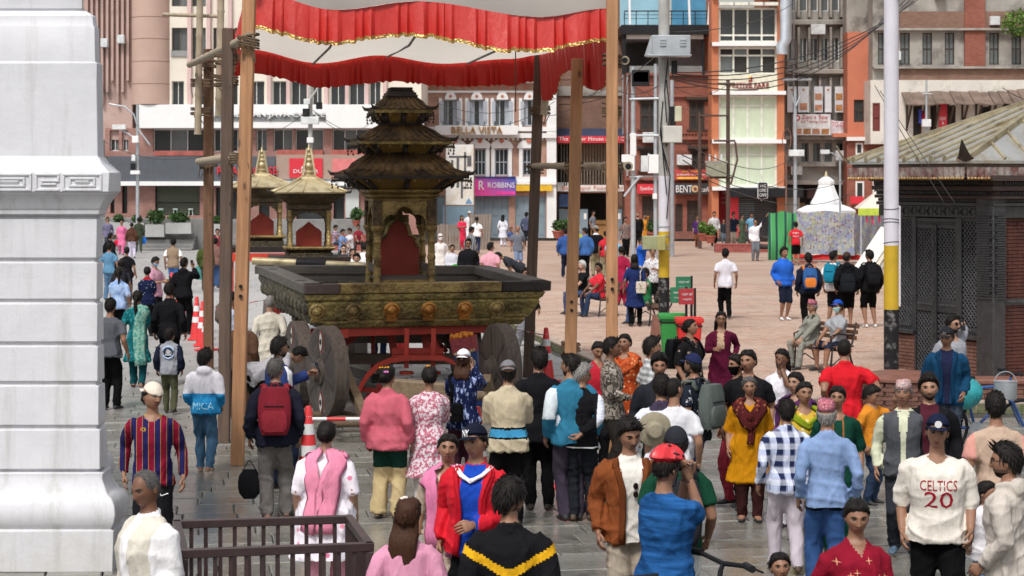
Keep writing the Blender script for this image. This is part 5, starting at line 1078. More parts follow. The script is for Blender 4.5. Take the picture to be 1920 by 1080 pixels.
def hand_mb(curl,mirror):
 mb=MB();c=curl
 mb.loft([[(dx*.5*w,dy*.5*d,z)for dx,dy in((-1,-.7),(-.5,-1),(.5,-1),(1,-.7),(1,.7),(.5,1),(-.5,1),(-1,.7))]for z,w,d in((.02,.038,.05),(-.02,.03,.062),(-.055,.03,.080),(-.088,.024,.078))])
 for k,(y,L,r)in enumerate(((-.029,.070,.0088),(-.0095,.078,.0092),(.0105,.073,.0088),(.029,.058,.0078))):
  p=V(0,y,-.082);a=.18+.1*k*c;pts=[p]
  for s_ in range(3):a+=c*(.55 if s_==0 else .75);p=p+V(-sin(a),.06*(k-1.5)*(1-c),-cos(a))*(L*(.42,.32,.26)[s_]);pts.append(p)
  mb.tube(pts,[r,r,r*.92,r*.7],6)
 mb.tube([(0,-.026,-.022),(-.012-.01*c,-.046,-.052),(-.022-.02*c,-.052+.012*c,-.080),(-.026-.03*c,-.046+.02*c,-.102)],[.014,.012,.0105,.008],6)
 if mirror:mb.v=[(-x,y,z)for x,y,z in mb.v];mb.f=[tuple(reversed(f))for f in mb.f]
 return mb
def ik(a,b,l1,l2,hint):
 d=b-a;L=d.length;m=(l1+l2)*.998
 if L>m:b=a+d*(m/L);d=b-a;L=m
 x=(l1*l1-l2*l2+L*L)/(2*L);h=math.sqrt(max(0,l1*l1-x*x));dn=d/L;hh=hint-dn*hint.dot(dn)
 hh=hh.normalized()if hh.length>1e-5 else V(0,1,0);return a+dn*x+hh*h,b
ARMS={'hang':((.150,-.02,.505),.35),'hangf':((.140,-.07,.52),.5),'hangb':((.148,.07,.52),.3),'swf':((.135,-.15,.55),.4),'swb':((.145,.13,.545),.4),'chest':((.045,-.19,.665),.9),'phone':((.05,-.24,.74),1.0),'face':((.05,-.20,.86),.95),'ear':((.075,-.03,.915),.95),'mouth':((.02,-.125,.875),.9),'behind':((.01,.125,.57),.6),'pocket':((.125,-.045,.535),.5),'belly':((.015,-.145,.60),.7),'hip':((.13,.0,.60),.6),'bar':((.16,-.33,.56),1.0),'lap':((.06,-.22,.565),.6),'knee':((.07,-.27,.53),.6),'up':((.25,-.05,1.08),.8),'lens':((.035,-.15,.90),.9),'side':((.24,-.12,.60),.4),'fwdlow':((.10,-.24,.52),.5)}
LEGS={'stand':((.052,.015,0),(.056,-.02,0)),'wide':((.085,.0,0),(.085,-.01,0)),'walk':((.045,-.15,0),(.045,.17,.035)),'step':((.048,-.07,0),(.048,.09,.012)),'close':((.035,.0,0),(.035,-.01,0))}
PEOPLE=[];SEED=[0]
def person(label,at,h,rot,skin='m',top=None,tt='shirt',sl='long',bot=None,bt='pants',shoe=None,sandal=False,hair='short',hc=BLACKH,hl=0,arms=('hang','hang'),legs='stand',head=(0,0,0),fat=1.0,lean=0.0,inner=None,accent=None,paint=None,sit=None,gz=None,cap=None,capm=None,capback=False,beard=None,glasses=None,mask=None,kid=False,scarf=None,elb=None,fem=False,cat='person',loose=1.0,dz=0.0,group='people in the square',collar=None,stare=None):
 SEED[0]+=1;seed=SEED[0];r_=random.Random(seed*31)
 gz=0.0 if gz is None else gz
 px,py,mode=at
 if mode=='f':X,Y=W(px,py,gz)
 elif mode=='w':X,Y=px,py
 else:X,Y=W(px,py,gz+h*(1 if sit is None else 0)+(0 if sit is None else sit+.08+.48*h))
 s=FPX/Y;k=h/1.65;mb=MB();dressm=top
 mats=[skinmat(SK[skin]),top or cloth((.1,.1,.1)),bot or cloth((.03,.03,.035)),shoe or mat('shoe_black',(.02,.02,.022),.6,.2,6,.2),inner or top or cloth((.6,.6,.6)),accent or top or cloth((.6,.6,.6)),hairmat(hc),M_lip,M_eye,M_iris,stubble(skin,hc)]
 Lr=MR_(R(lean),3,'X');pel=V(0,0,.52)if sit is None else V(0,0,(sit+.085*k)/h)
 off=pel-V(0,0,.52)
 def T(p):p=Vector(p);return(Lr@(p-V(0,0,.52)))+V(0,0,.52)+off if p.z>.40 else p+off
 sw=(.115 if fem else .128)*(1+.25*(fat-1));b_=fat;swx=r_.uniform(-.012,.012)if sit is None else 0
 def ring(z,a,b,cy=0.0,n=16,e=.85):
  out=[]
  for j in range(n):
   t=2*PI*j/n;c,s_=cos(t),sin(t);out.append(T((a*math.copysign(abs(c)**e,c),cy+b*math.copysign(abs(s_)**e,s_),z))*h)
  return out
 ease={'tee':.006,'shirt':.007,'jacket':.014,'kurta':.006,'hood':.014,'vest':.01,'suit':.012,'sari':.008}[tt];hem={'tee':.47,'shirt':.455,'jacket':.46,'kurta':.27,'hood':.475,'vest':.46,'suit':.42,'sari':.05}[tt]
 if sit is not None:hem=max(hem,.485)
 hipw,waist,chest=(.098,.080,.092)if fem else(.092,.086,.100)
 A=[(hem,(hipw+.020)*b_+ease+(.03 if tt in('kurta','sari')else 0),.086*b_+ease+(.02 if tt in('kurta','sari')else 0),.0)]
 if hem<.40:A.append((.40,(hipw+.012)*b_+ease,.082*b_+ease,.004))
 A+=[(.53,(hipw+.010)*b_+ease,.084*b_+ease,.005),(.61,waist*b_+ease,.066*b_+ease-.002,-.004*b_),(.70,(chest-.004)*b_+ease,.074*b_+ease+(.008 if fem else 0),-.006),(.755,chest*(b_*.5+.5)+ease,.070*b_+ease,-.002),(.79,sw*.88+ease*.5,.058+ease,.003),(.808,sw*.74,.050,.006),(.821,sw*.56,.046,.009),(.829,.052,.043,.011),(.833,.040,.036,.011)]
 mb.cur=1;mb.loft([list(reversed(ring(*q)))for q in reversed(A)])
 mb.cur=0;mb.tube([T((0,.012,.80))*h,T((0,.006,.87))*h,T((0,-.004,.905))*h],[.036*h,.031*h,.031*h],12)
 if collar or tt in('shirt','jacket','hood','vest','suit'):
  mb.cur={'inner':4,'accent':5}.get(collar,1);n=14;rr=(.043 if tt!='hood' else .05)
  mb.tube([T((rr*sin(t),.010-(rr-.002)*cos(t)-.002,.828+.018*(1-cos(t))*.5))*h for t in[2*PI*j/n for j in range(n+1)]],(.0075 if tt!='hood' else .014)*h,7)
 if tt=='hood' and cap!='hood':mb.cur=1;mb.ball(T((0,.055,.825))*h,(.068*h,.036*h,.045*h),12,8)
 fts=LEGS.get(legs,legs)if sit is None else None;hands=[]
 for i,sd_ in enumerate((1,-1)):
  hip=V(sd_*.046*b_**.5+swx,.005,.505)+off
  if sit is None:
   fx,fy,fz=fts[i];fx+=r_.uniform(-.012,.018);fy+=r_.uniform(-.03,.03);ank=V(sd_*fx,fy+.012,fz+.042);knee,ank=ik(hip,ank,.243,.238,V(sd_*.1,-1,0));fd=V(sd_*.18,-1,-.25 if fz>.02 else 0).normalized()
  else:
   spread=(.07,.10)[i%2]if legs=='stand' else .09;knee=hip+V(sd_*(spread-.04),-.235,.015);ank=V(knee.x+sd_*.01,knee.y+(.03 if i else-.05),.045+(0 if sit>.3 else 0));fd=V(sd_*.15,-1,0).normalized()
   if sit<.3:ank=knee+V(sd_*.02,-.13,-.16)
  lo=loose;rt=(.050*b_**.5+.003,.056*b_**.5,.043+.006*lo,.036+.007*lo,.026+.013*lo)
  P_=[hip+V(0,0,.02),hip.lerp(knee,.45),knee,knee.lerp(ank,.5),ank+V(0,0,-.008)]
  if bt=='shorts':P_=P_[:3]+[knee.lerp(ank,.08)];rt=rt[:3]+(.05,)
  if bt=='crop':P_=P_[:4]+[knee.lerp(ank,.72)]
  mb.cur=2;mb.tube([p*h for p in P_],[q*h for q in rt[:len(P_)]],12)
  mb.cur=0;mb.tube([knee*h,knee.lerp(ank,.3)*h,knee.lerp(ank,.75)*h,ank*h,(ank+V(0,0,-.03))*h],[.034*h,.036*h,.025*h,.022*h,.024*h],9)
  mb.cur=3;up=V(0,0,1)-fd*fd.z;up.normalize();rt_=fd.cross(up);base=ank+V(0,0,-.042)
  mb.loft([[(base+fd*q+rt_*(w*cos(t))+up*(hh*(.55+.55*sin(t))if sin(t)>-.9 else 0.0))*h for t in[2*PI*j/12 for j in range(12)]]for q,w,hh in((-.042,.014,.026),(-.034,.021,.036),(-.005,.024,.045),(.035,.026,.035),(.07,.029,.025),(.098,.024,.020),(.108,.012,.012))])
 if bt=='skirt':mb.cur=2;mb.loft([list(reversed(ring(*q)))for q in reversed([(.06,.125,.10,0),(.3,.11,.09,0),(.5,hipw*b_+.008,.08*b_,.004),(.56,hipw*b_,.07,.0)])])
 if sit is not None:mb.cur=2;mb.ball((V(0,.0,.505)+off)*h,(.092*b_*h,.085*h,.06*h),12,8)
 else:mb.cur=2;mb.ball((V(0,.004,.50)+off)*h,(.084*b_*h,.068*b_*h,.060*h),12,8)
 hj=[]
 for i,sd_ in enumerate((1,-1)):
  a_=arms[i];a_=ARMS[a_]if isinstance(a_,str)else a_;tg,cu=a_;tg=(tg[0]+r_.uniform(-.01,.012),tg[1]+r_.uniform(-.015,.015),tg[2]);sho=T((sd_*sw*.84,.008,.792));tgt=T((sd_*tg[0],tg[1],max(tg[2],.401)));hint=V(sd_*.55,.5,-.75)if tg[2]>.58 and tg[1]<0 else V(sd_*.25,1,-.1)
  if elb:hint=V(sd_*elb[0],elb[1],elb[2])
  if tg[1]>.1 and tg[0]<.05:hint=V(sd_*1,.5,0)
  el,wr=ik(sho,tgt,.172,.150,hint);u=1+.5*(b_-1);e_=ease if sl!='none' else 0
  mb.cur=1 if sl!='none' else 0;L1=[sho+V(-sd_*.028,0,.004),sho.lerp(el,.2),sho.lerp(el,.6),el];R1=[.024*u+e_,.032*u+e_,.031*u+e_,.027*u+e_]
  if sl=='short':mb.tube([p*h for p in(L1[0],L1[1],sho.lerp(el,.72))],[q*h for q in(R1[0],R1[1],.037*u+e_)],11)
  elif sl=='half':mb.tube([p*h for p in(*L1[:3],el.lerp(wr,.15))],[q*h for q in(*R1[:3],.032+e_)],11)
  elif sl=='long':mb.tube([p*h for p in(*L1,el.lerp(wr,.5),wr.lerp(el,.03))],[q*h for q in(*R1,.025*u+e_,.020+e_)],11)
  mb.cur=0
  if sl!='long':mb.tube([p*h for p in(sho.lerp(el,.3),sho.lerp(el,.75),el,el.lerp(wr,.35),wr)],[q*h for q in(.030*u,.027*u,.024,.024,.0165)],9)
  else:mb.tube([el.lerp(wr,.6)*h,wr*h],[.018*h,.0165*h],8)
  fdv=(wr-el).normalized();hj.append((wr*h,fdv,sd_,cu,el*h))
 if inner is not None and tt in('jacket','vest','suit'):pass
 PEOPLE.append(dict(label=label,mb=mb,mats=mats,X=X,Y=Y,gz=gz+dz,rot=R(rot),h=h,k=k,s=s,seed=seed,T=T,hj=hj,head=head,hair=hair,hc=hc,hl=hl,cap=cap,capm=capm,capback=capback,beard=beard,glasses=glasses,mask=mask,kid=kid,scarf=scarf,paint=paint,sandal=sandal,A=A,cat=cat,group=group,lean=lean,b=b_,fem=fem,tt=tt,sitf=sit is not None))
 return PEOPLE[-1]
def surf(p,ang,z,o=.012):
 """point on the clothed torso: angle 0 = front, 90 = the person's left"""
 A=p['A'];zs=[q[0]for q in A];a,b,cy=(float(np.interp(z,zs,[q[i]for q in A]))for i in(1,2,3));t=R(ang)
 return p['T'](((a+o)*sin(t),cy-(b+o)*cos(t),z+(o if z>.8 else 0)))*p['h']
def ribbon(p,path,w,m,name='scarf',th=.012,wave=.0,parent=None):
 pts=[]
 for(a0,z0),(a1,z1)in zip(path,path[1:]):
  n=max(2,int(abs(a1-a0)/18+abs(z1-z0)/.06));pts+=[(a0+(a1-a0)*k/n,z0+(z1-z0)*k/n)for k in range(n)]
 pts.append(path[-1]);C=[surf(p,*q)for q in pts];axis=surf(p,0,.6);rings=[];h=p['h']
 for i,c in enumerate(C):
  d=(C[min(i+1,len(C)-1)]-C[max(i-1,0)]).normalized();nrm=V(c.x,c.y,.25 if pts[i][1]>.78 else 0);nrm=(nrm-d*nrm.dot(d)).normalized();sd_=d.cross(nrm);ww=w*h*(1+wave*sin(i*1.3))/2;t2=th*h/2
  rings.append([c+sd_*(ww*f)+nrm*(t2*g+(.006*h*sin(f*9+i*.3)if abs(f)<1 else 0))for f,g in((-1,0),(-.6,1),(-.2,.6),(.2,1.2),(.6,.7),(1,0),(.5,-1),(0,-1),(-.5,-1))])
 mb=MB();mb.loft(rings);o=mb.build(name,m,parent or p['o'],smooth=True);return o
def finish_people():
 tmp=bpy.data.scenes.new('tmp');objs=[]
 for p in PEOPLE:
  me=p['mb'].mesh('raw',p['mats']);o=bpy.data.objects.new('raw',me);tmp.collection.objects.link(o);m=o.modifiers.new('r','REMESH');m.mode='VOXEL';m.voxel_size=max((.0116 if p['s']>235 else .0158)*min(1,p['k']+.1),min(.029,2.0/p['s']));m.adaptivity=0;objs.append(o)
 vl=tmp.view_layers[0];vl.update();dg=vl.depsgraph
 for p,o in zip(PEOPLE,objs):p['me']=bpy.data.meshes.new_from_object(o.evaluated_get(dg))
 for p,o in zip(PEOPLE,objs):finish_person(p);
 for o in objs:me=o.data;bpy.data.objects.remove(o);bpy.data.meshes.remove(me)
 bpy.data.scenes.remove(tmp)
def finish_person(p):
 me=p.pop('me');h,k=p['h'],p['k'];nv=len(me.vertices);co=np.empty(nv*3,'f');me.vertices.foreach_get('co',co);co=co.reshape(-1,3).astype(float)
 nf=len(me.polygons);lv=np.empty(len(me.loops),'i');me.loops.foreach_get('vertex_index',lv);fv=lv.reshape(nf,4)if len(lv)==nf*4 else None
 if fv is None:fl=[list(q.vertices)for q in me.polygons];fv=np.array([(f+f[-1:])[:4]for f in fl])
 bvh=BVHTree.FromPolygons(p['mb'].v,p['mb'].f);mi_src=p['mb'].mi
 fc=co[fv].mean(1);slot=np.empty(nf,'i')
 for i in range(nf):
  q=bvh.find_nearest(fc[i]);slot[i]=mi_src[q[2]]if q[2]is not None else 1
 bpy.data.meshes.remove(me)
 e=np.concatenate([fv[:,[0,1]],fv[:,[1,2]],fv[:,[2,3]],fv[:,[3,0]]]);deg=np.bincount(e[:,0],minlength=nv).astype(float)
 for _ in range(2):
  acc=np.zeros((nv,3));np.add.at(acc,e[:,0],co[e[:,1]]);co=co*.45+acc/np.maximum(deg,1)[:,None]*.55
 fn=np.cross(co[fv[:,2]]-co[fv[:,0]],co[fv[:,3]]-co[fv[:,1]]);fn/=np.maximum(np.linalg.norm(fn,axis=1),1e-9)[:,None]
 vn=np.zeros((nv,3));cm=np.zeros(nv)
 for j in range(4):np.add.at(vn,fv[:,j],fn);np.add.at(cm,fv[:,j],((slot==1)|(slot==2)).astype(float))
 vn/=np.maximum(np.linalg.norm(vn,axis=1),1e-9)[:,None];cm/=np.maximum(deg,1);r_=np.random.RandomState(p['seed']);fold=np.zeros(nv);q=co/h
 for i in range(9):
  kk=r_.normal(0,1,3)*np.array([20,20,6+9*(i%3)]);k2=r_.normal(0,1,3)*6;ph=q@kk+r_.rand()*6+1.3*np.sin(q@k2+r_.rand()*6);mk=smooth01(.5+1.2*np.sin(q@(r_.normal(0,1,3)*np.array([9,9,12]))+r_.rand()*6));fold+=((1-np.abs(np.sin(ph)))**2.2-.3)*mk
 fold=np.clip(fold,-1.2,2.0)*.9
 wz=.55+.9*np.exp(-((q[:,2]-.5)/.09)**2)+.6*np.exp(-((q[:,2]-.28)/.07)**2)+.5*np.exp(-((q[:,2]-.07)/.05)**2)
 co+=vn*(fold*wz*cm*.0075*h)[:,None]
 fc=co[fv].mean(1)/h
 if p['sandal']:slot[(slot==3)&(fc[:,2]>.014*h)&(fn[:,2]>-.2)]=0
 ax_,fy_,z_=np.abs(fc[:,0]),fc[:,1],fc[:,2]
 if not p['lean']and not p['sitf']:
  nk=(slot==1)&(fy_<-.008)&((z_>.800+14*ax_**2)if p['tt']in('tee','kurta','sari')else(z_>.785+1.5*ax_)if p['tt']=='shirt' else(z_>2));slot[nk]=0
 if p['paint']:
  pf=p['paint']
  for i in np.nonzero((slot==1)|(slot==2))[0]:
   ns=pf(fc[i][0],fc[i][1],fc[i][2],fn[i],slot[i])
   if ns is not None:slot[i]=ns
 vs=co;fs=[tuple(f)for f in fv.tolist()];sl_=slot.tolist();VX=[vs];nvv=nv
 def addm(v,f,s):
  nonlocal nvv
  v=np.asarray(v,float);VX.append(v);fs.extend([tuple(i+nvv for i in q)for q in f]);sl_.extend(s if hasattr(s,'__len__')else[s]*len(f));nvv+=len(v)
 for(wr,d,sd_,cu,el)in p['hj']:
  hb=hand_mb(cu,sd_<0);zc=-d;tdir=V(0,-1,.35)if abs(d.y)<.75 else V(-sd_*.6,0,1);yv=-(tdir-zc*tdir.dot(zc)).normalized();xv=yv.cross(zc)
  M3=Matrix((xv,yv,zc)).transposed();addm([M3@(Vector(q)*k*.98)+wr for q in hb.v],hb.f,0)
 hk=k*(.95 if not p['kid']else 1.12)*(1.0 if p['fem']else 1.02);hc_=p['T']((0,-.004,1.0))*h;hc_=p['T']((0,0,.80))*h+(p['T']((0,-.008,.80+.2))-p['T']((0,0,.80))).normalized()*((.2*h)-.122*hk)
 yaw,pit,rol=(R(a+b)for a,b in zip(p['head'],(9*sin(p['seed']*1.7),3*sin(p['seed']*2.9),5*sin(p['seed']*4.1))));Lr=MR_(R(p['lean']*.8),4,'X');M4=MT(hc_)@Lr@MR_(yaw,4,'Z')@MR_(pit,4,'X')@MR_(rol,4,'Y')@Matrix.Scale(hk,4)
 Mn=np.array(M4);tr=lambda P:np.asarray(P)@Mn[:3,:3].T+Mn[:3,3]
 jit=np.array([1+.05*sin(p['seed']*3.7),1+.03*sin(p['seed']*2.1),1+.03*sin(p['seed']*5.3)])
 x,y,z=HFc[:,0],HFc[:,1],HFc[:,2];hsl=np.zeros(len(HF),int)
 hsl[(y<-.06)&(np.abs(x)<.024)&(z<-.052)&(z>-.076)]=7
 if p['beard']in('full','goatee'):
  bz=(z<-.048)&(y<.02)&~((np.abs(x)<.02)&(z>-.072)&(z<-.058)&(y<-.05));hsl[bz if p['beard']=='full' else bz&(np.abs(x)<.022)&(y<-.04)]=10
 if p['beard']in('full','goatee','mous'):hsl[(y<-.06)&(np.abs(x)<.028)&(z<-.043)&(z>-.053)]=10
 addm(tr(HP*jit),HF,hsl.tolist())
 fb=MB()
 for sx in(-1,1):
  fb.cur=0;fb.ball((sx*.0765,.014,-.006),(.009,.019,.032),7,6);fb.cur=8;fb.ball((sx*.032,-.0785,.0115),(.0128,.0085,.0050),8,5);fb.cur=9;fb.ball((sx*.032+.001,-.0846,.0118),(.0062,.004,.0054),7,5)
  fb.cur=6;fb.tube([(sx*.015,-.0935,.0285),(sx*.032,-.0895,.0345),(sx*.05,-.077,.030)],[.0036,.0042,.0024],5);fb.tube([(sx*.018,-.086,.0165),(sx*.032,-.0868,.0195),(sx*.047,-.079,.0155)],[.0012,.0018,.0012],4)
 addm(tr(fb.v),fb.f,fb.mi)
 me=bpy.data.meshes.new('person');me.from_pydata(np.concatenate(VX),[],fs)
 for m in p['mats']:me.materials.append(m)
 me.polygons.foreach_set('material_index',sl_);me.polygons.foreach_set('use_smooth',[True]*len(fs));me.update()
 o=bpy.data.objects.new('person',me);col.objects.link(o);o.location=(p['X'],p['Y'],p['gz']);o.rotation_euler=(0,0,p['rot']);tag(o,p['label'],p['cat'],p['group']);p['o']=o;p['M4']=M4;p['fc']=fc
 def hb(mb,name,m,smooth=True):mb.xf(M4);return mb.build(name,m,o,smooth=smooth)
 if p['hair']!='none':hb(hair_mb(p['hair'],p['seed'],p['hl'],bool(p['cap'])),'hair',hairmat(p['hc']))
 if p['beard']=='full':
  yy,zz_=HP[:,1],HP[:,2];mk=np.where((zz_<-.06)&(yy<.015),np.clip((-.058-zz_)/.02,0,1),0)*np.where((np.abs(HP[:,0])<.022)&(zz_>-.078),0,1);Q,keep=shell(mk,.005,.003,p['seed']);b=MB();b.add(Q,keep);hb(b,'beard',hairmat(p['hc']))
 if p['mask']:yy,zz_=HP[:,1],HP[:,2];mk=np.where((yy<-.015)&(zz_<-.006)&(zz_>-.108),1.0,0);Q,keep=shell(mk,.007,.0,1);b=MB();b.add(Q,keep);hb(b,'face_mask',p['mask'])
 g=p['glasses']
 if g:
  b=MB()
  for sx in(-1,1):
   ring_=[(sx*(.033+.021*cos(t)),-.1005+.008*abs(cos(t))*(1 if cos(t)*1>0 else 0),.010+.0165*sin(t))for t in[2*PI*j/14 for j in range(15)]]
   b.tube(ring_,.0022,5);b.tube([(sx*.054,-.092,.013),(sx*.077,-.03,.012),(sx*.078,.012,.010)],.002,4)
   if g=='sun':b.add(ring_[:14],[tuple(range(14))])
  b.tube([(-.012,-.104,.012),(.012,-.104,.012)],.0022,4);hb(b,'glasses',M_iris)
 c=p['cap']
 if c:
  cm=p['capm']or cloth((.02,.02,.022));b=MB();fl=-1 if p['capback']else 1;yy,zz_=HP[:,1],HP[:,2]
  if c in('cap','helmet','beanie','bucket'):
   ln=.040-.024*(yy/.09)*fl*(1 if c=='cap' else .5);mk=np.clip((zz_-ln)/.006,0,1)
   th=.016 if c=='cap' else(.036+.007*np.sin(np.arctan2(HP[:,0],yy)*10)if c=='helmet' else .014);Q,keep=shell(mk,th,.0008,3);Q[:,2]+=np.where(zz_>.04,.008 if c=='cap' else .004,0);Q[:,1]*=1.1 if c=='helmet' else 1;b.add(Q,keep)
   if c=='cap':b.grid(lambda u,v:((.078+.012*v*(1-abs(2*u-1)))*sin(R(-62+124*u)),fl*(-.098*cos(R(-62+124*u))-.072*v*cos(R((-62+124*u)*.9))),.060-.006*v-.016*(2*u-1)**2),12,3);b.ball((0,0,.136),(.006,.006,.005),6,4)
   if c=='bucket':b.lathe([(.09,.05),(.155,.025),(.157,.020),(.09,.044)],20,cap=False)
  if c=='topi':b.loft([[((.082-.012*f)*sin(t),(-.101+.014*f)*cos(t),.042+(.085+.018*cos(t))*f+.006*sin(t*2)*f)for t in[2*PI*j/20 for j in range(20)]]for f in(0,.5,.97,1.0)])
  ho=hb(b,{'topi':'cap','bucket':'hat'}.get(c,c),cm,'auto' if c!='topi' else True);p['capo']=ho
  if c=='helmet':
   v=MB()
   for j in range(9):
    a=R(-60+15*j);r_v=1/math.sqrt((cos(a)/.150)**2+(sin(a)/.112)**2)
    if j%2:v.box(-.006,.006,-.055,.055,r_v-.03,r_v+.004,rot=MR_(a,3,'Y'),piv=(0,0,0))
   v.xf(M4);v.build('vent',M_black,ho)
   v=MB()
   for sx in(-1,1):v.tube([(sx*.083,-.03,.05),(sx*.079,-.02,-.03),(sx*.045,-.05,-.108),(0,-.055,-.122)],.005,5);v.tube([(sx*.083,.04,.05),(sx*.079,-.02,-.03)],.004,4)
   v.xf(M4);v.build('strap',M_black,ho)
 if p['scarf']:
  for path,w,m in p['scarf']:ribbon(p,path,w,m)
def onbody(p,name,label,cat,loc,build,group=None):
 """a bag or other carried thing: top-level, placed by the wearer's frame (loc in body heights)"""
 h=p['h'];q=p['T'](loc)*h;wv=MT((p['X'],p['Y'],p['gz']))@MR_(p['rot'],4,'Z')@Vector(q);t=thing(name,label,cat,wv,p['rot'],group);build(t);return t
def rbox(mb,w,d,h,e=.25,n=5,cz_=0):
 """rounded soft box"""
 rings=[]
 for i in range(n+1):
  f=i/n;q=1-e*abs(2*f-1)**3;rings.append([(w/2*q*math.copysign(abs(cos(t))**.45,cos(t)),d/2*q*math.copysign(abs(sin(t))**.45,sin(t)),cz_+h*(f-.5))for t in[2*PI*j/16 for j in range(16)]])
 mb.loft(rings)
def backpack(p,label,m,m2=None,size=(.30,.15,.42),zf=.705,m3=None):
 h=p['h']
 def b(t):
  mb=MB();rbox(mb,*size);mb.build('pack',m,t,smooth='auto');mb=MB();rbox(mb,size[0]*.8,.06,size[2]*.45,cz_=-size[2]*.2);mb.xf(MT((0,size[1]*.5,0)));mb.build('pocket',m2 or m,t,smooth='auto')
  mb=MB();mb.tube([(-size[0]*.3,size[1]*.52,size[2]*.12),(size[0]*.3,size[1]*.52,size[2]*.12)],.005,5);mb.build('zip',m3 or M_black,t);mb=MB();mb.tube([(-.04,-size[1]*.3,size[2]*.5-.01),(-.03,-size[1]*.3,size[2]*.5+.03),(.03,-size[1]*.3,size[2]*.5+.03),(.04,-size[1]*.3,size[2]*.5-.01)],.008,5);mb.build('handle',m2 or m,t)
  for sx in(-1,1):
   o=ribbon(p,[(sx*150,.78),(sx*128,.823),(sx*70,.822),(sx*38,.78),(sx*40,.70),(sx*75,.62)],.032,m2 or m,'strap',parent=t);o.location=(MR_(-p['rot'],4,'Z')@(V(p['X'],p['Y'],p['gz'])-t.location));o.rotation_euler=(0,0,0)
 A=p['A'];dpt=float(np.interp(zf,[q[0]for q in A],[q[2]for q in A]));return onbody(p,'backpack',label,'backpack',(0,dpt+size[1]/2/h+.004,zf),b)
def shoulderbag(p,label,m,side=1,w=(.26,.09,.19),z=.56,strap=True,cross=False):
 h=p['h']
 def b(t):
  mb=MB();rbox(mb,*w,e=.12);mb.build('bag',m,t,smooth='auto');mb=MB();mb.box(-w[0]*.47,w[0]*.47,w[1]*.42,w[1]*.56,-.02,w[2]*.46);mb.build('flap',m,t,bevel=.01);mb=MB();mb.box(-.02,.02,w[1]*.56,w[1]*.62,-.03,0);mb.build('clasp',M_gilt,t)
  if strap:
   A0=-side if cross else side;o=ribbon(p,[(180-A0*0 if cross else side*130,z+.04),(side*140 if not cross else-side*150,.76),(A0*100,.826),(A0*60,.80),(side*70,z+.08)],.018,m,'strap',parent=t);o.location=(MR_(-p['rot'],4,'Z')@(V(p['X'],p['Y'],p['gz'])-t.location));o.rotation_euler=(0,0,0)
 return onbody(p,'shoulder_bag',label,'handbag',(side*.08,.10*p['b']+.04,z),b)
def phone(p,label,hand=0):
 wr,d,sd_,cu,el=p['hj'][hand];q=wr+d*.09*p['k'];wv=MT((p['X'],p['Y'],p['gz']))@MR_(p['rot'],4,'Z')@Vector(q+V(0,-.02,.03));t=thing('phone',label,'phone',wv,p['rot']);mb=MB();mb.box(-.036,.036,-.004,.004,-.075,.075);mb.build('case',M_black,t,bevel=.002);mb=MB();mb.box(-.033,.033,.0041,.0055,-.07,.07);mb.build('screen',M_glass,t);t.rotation_euler=(R(-18),0,p['rot']);return t
def decal(p,s,x,z,w,hgt,m,side=-1,name='printed_lettering',lift=.004):
 """print wrapped on the chest (side -1) or back (+1) of a person, following the cloth"""
 o=text(s,w,hgt,m,p['o'],(0,0,0),(0,0,0),name,depth=.001)if isinstance(s,str)else s
 o.parent=p['o'];wrap(o,p,x,z,side,lift);return o
def wrap(o,p,x,z,side,lift):
 body=p['o'].data;bvh=p.setdefault('bvh',BVHTree.FromPolygons([v.co for v in body.vertices],[q.vertices for q in body.polygons]));me=o.data
 for v in me.vertices:
  X=x+(v.co.x if side<0 else-v.co.x);Z=z+v.co.y;hit=bvh.ray_cast(V(X,side*.6,Z),V(0,-side,0));v.co=(X,(hit[0].y if hit[0]is not None else 0)+side*(lift+(v.co.z if v.co.z>0 else 0)),Z)
 me.update()
def shape(fn):mb=MB();fn(mb);o=mb.build('print',M_white);return o
# == PEOPLE: the crowd
def lin(v):return v/12.92 if v<=.04045 else((v+.055)/1.055)**2.4
def H(x):return tuple(lin(int(x[i:i+2],16)/255)for i in(0,2,4))
def C(x,**k):return cloth(H(x),**k)
def pat(name,fn,rough=.88):
 if name in MATS:return MATS[name]
 t=NT(name);t.base(fn(t));t.rough(rough);t.b.inputs['Specular IOR Level'].default_value=.08;t.bump(t.noise(22,5,t.mapped(1,1,.4)),.6,.025);MATS[name]=t.m;return t.m
def floral(name,base,spots,sc_=22,thr=.32):
 def fn(t):
  w=t.n('ShaderNodeTexVoronoi');w.inputs['Scale'].default_value=sc_;t.l(t.obj(),w.inputs['Vector']);m=t.ramp(w.outputs['Distance'],[(thr-.05,1),(thr+.05,0)]);cc=t.ramp(t.sep(w.outputs['Color'])[0],[(i/len(spots),H(q))for i,q in enumerate(spots)],'CONSTANT');return t.mix(m,H(base),cc)
 return pat(name,fn)
def fine(name,base,other,sc_=40,lo=.45,hi=.55,st=(1,1,1)):return pat(name,lambda t:t.mix(t.ramp(t.noise(sc_,3,t.mapped(*st)),[(lo,0),(hi,1)]),H(base),H(other)))
def stripes(name,stops,axis,per,off=0.0):return pat(name,lambda t:t.ramp(t.math('FRACT',t.math('ADD',t.math('DIVIDE',t.sep()[axis],per),10+off)),[(p,H(c))for p,c in stops],'CONSTANT'))
def plaid(name,a,b,c,per=.09):
 def fn(t):
  o=t.sep();gx=t.ramp(t.math('FRACT',t.math('ADD',t.math('DIVIDE',t.math('ADD',o[0],t.math('MULTIPLY',o[1],.5)),per),10)),[(0,0),(.45,1),(.9,.4)],'CONSTANT');gz=t.ramp(t.math('FRACT',t.math('ADD',t.math('DIVIDE',o[2],per),10)),[(0,0),(.45,1),(.9,.4)],'CONSTANT');return t.mix(t.math('MULTIPLY',t.math('ADD',gx,gz),.5),t.mix(gx,H(a),H(b)),H(c))
 return pat(name,fn)
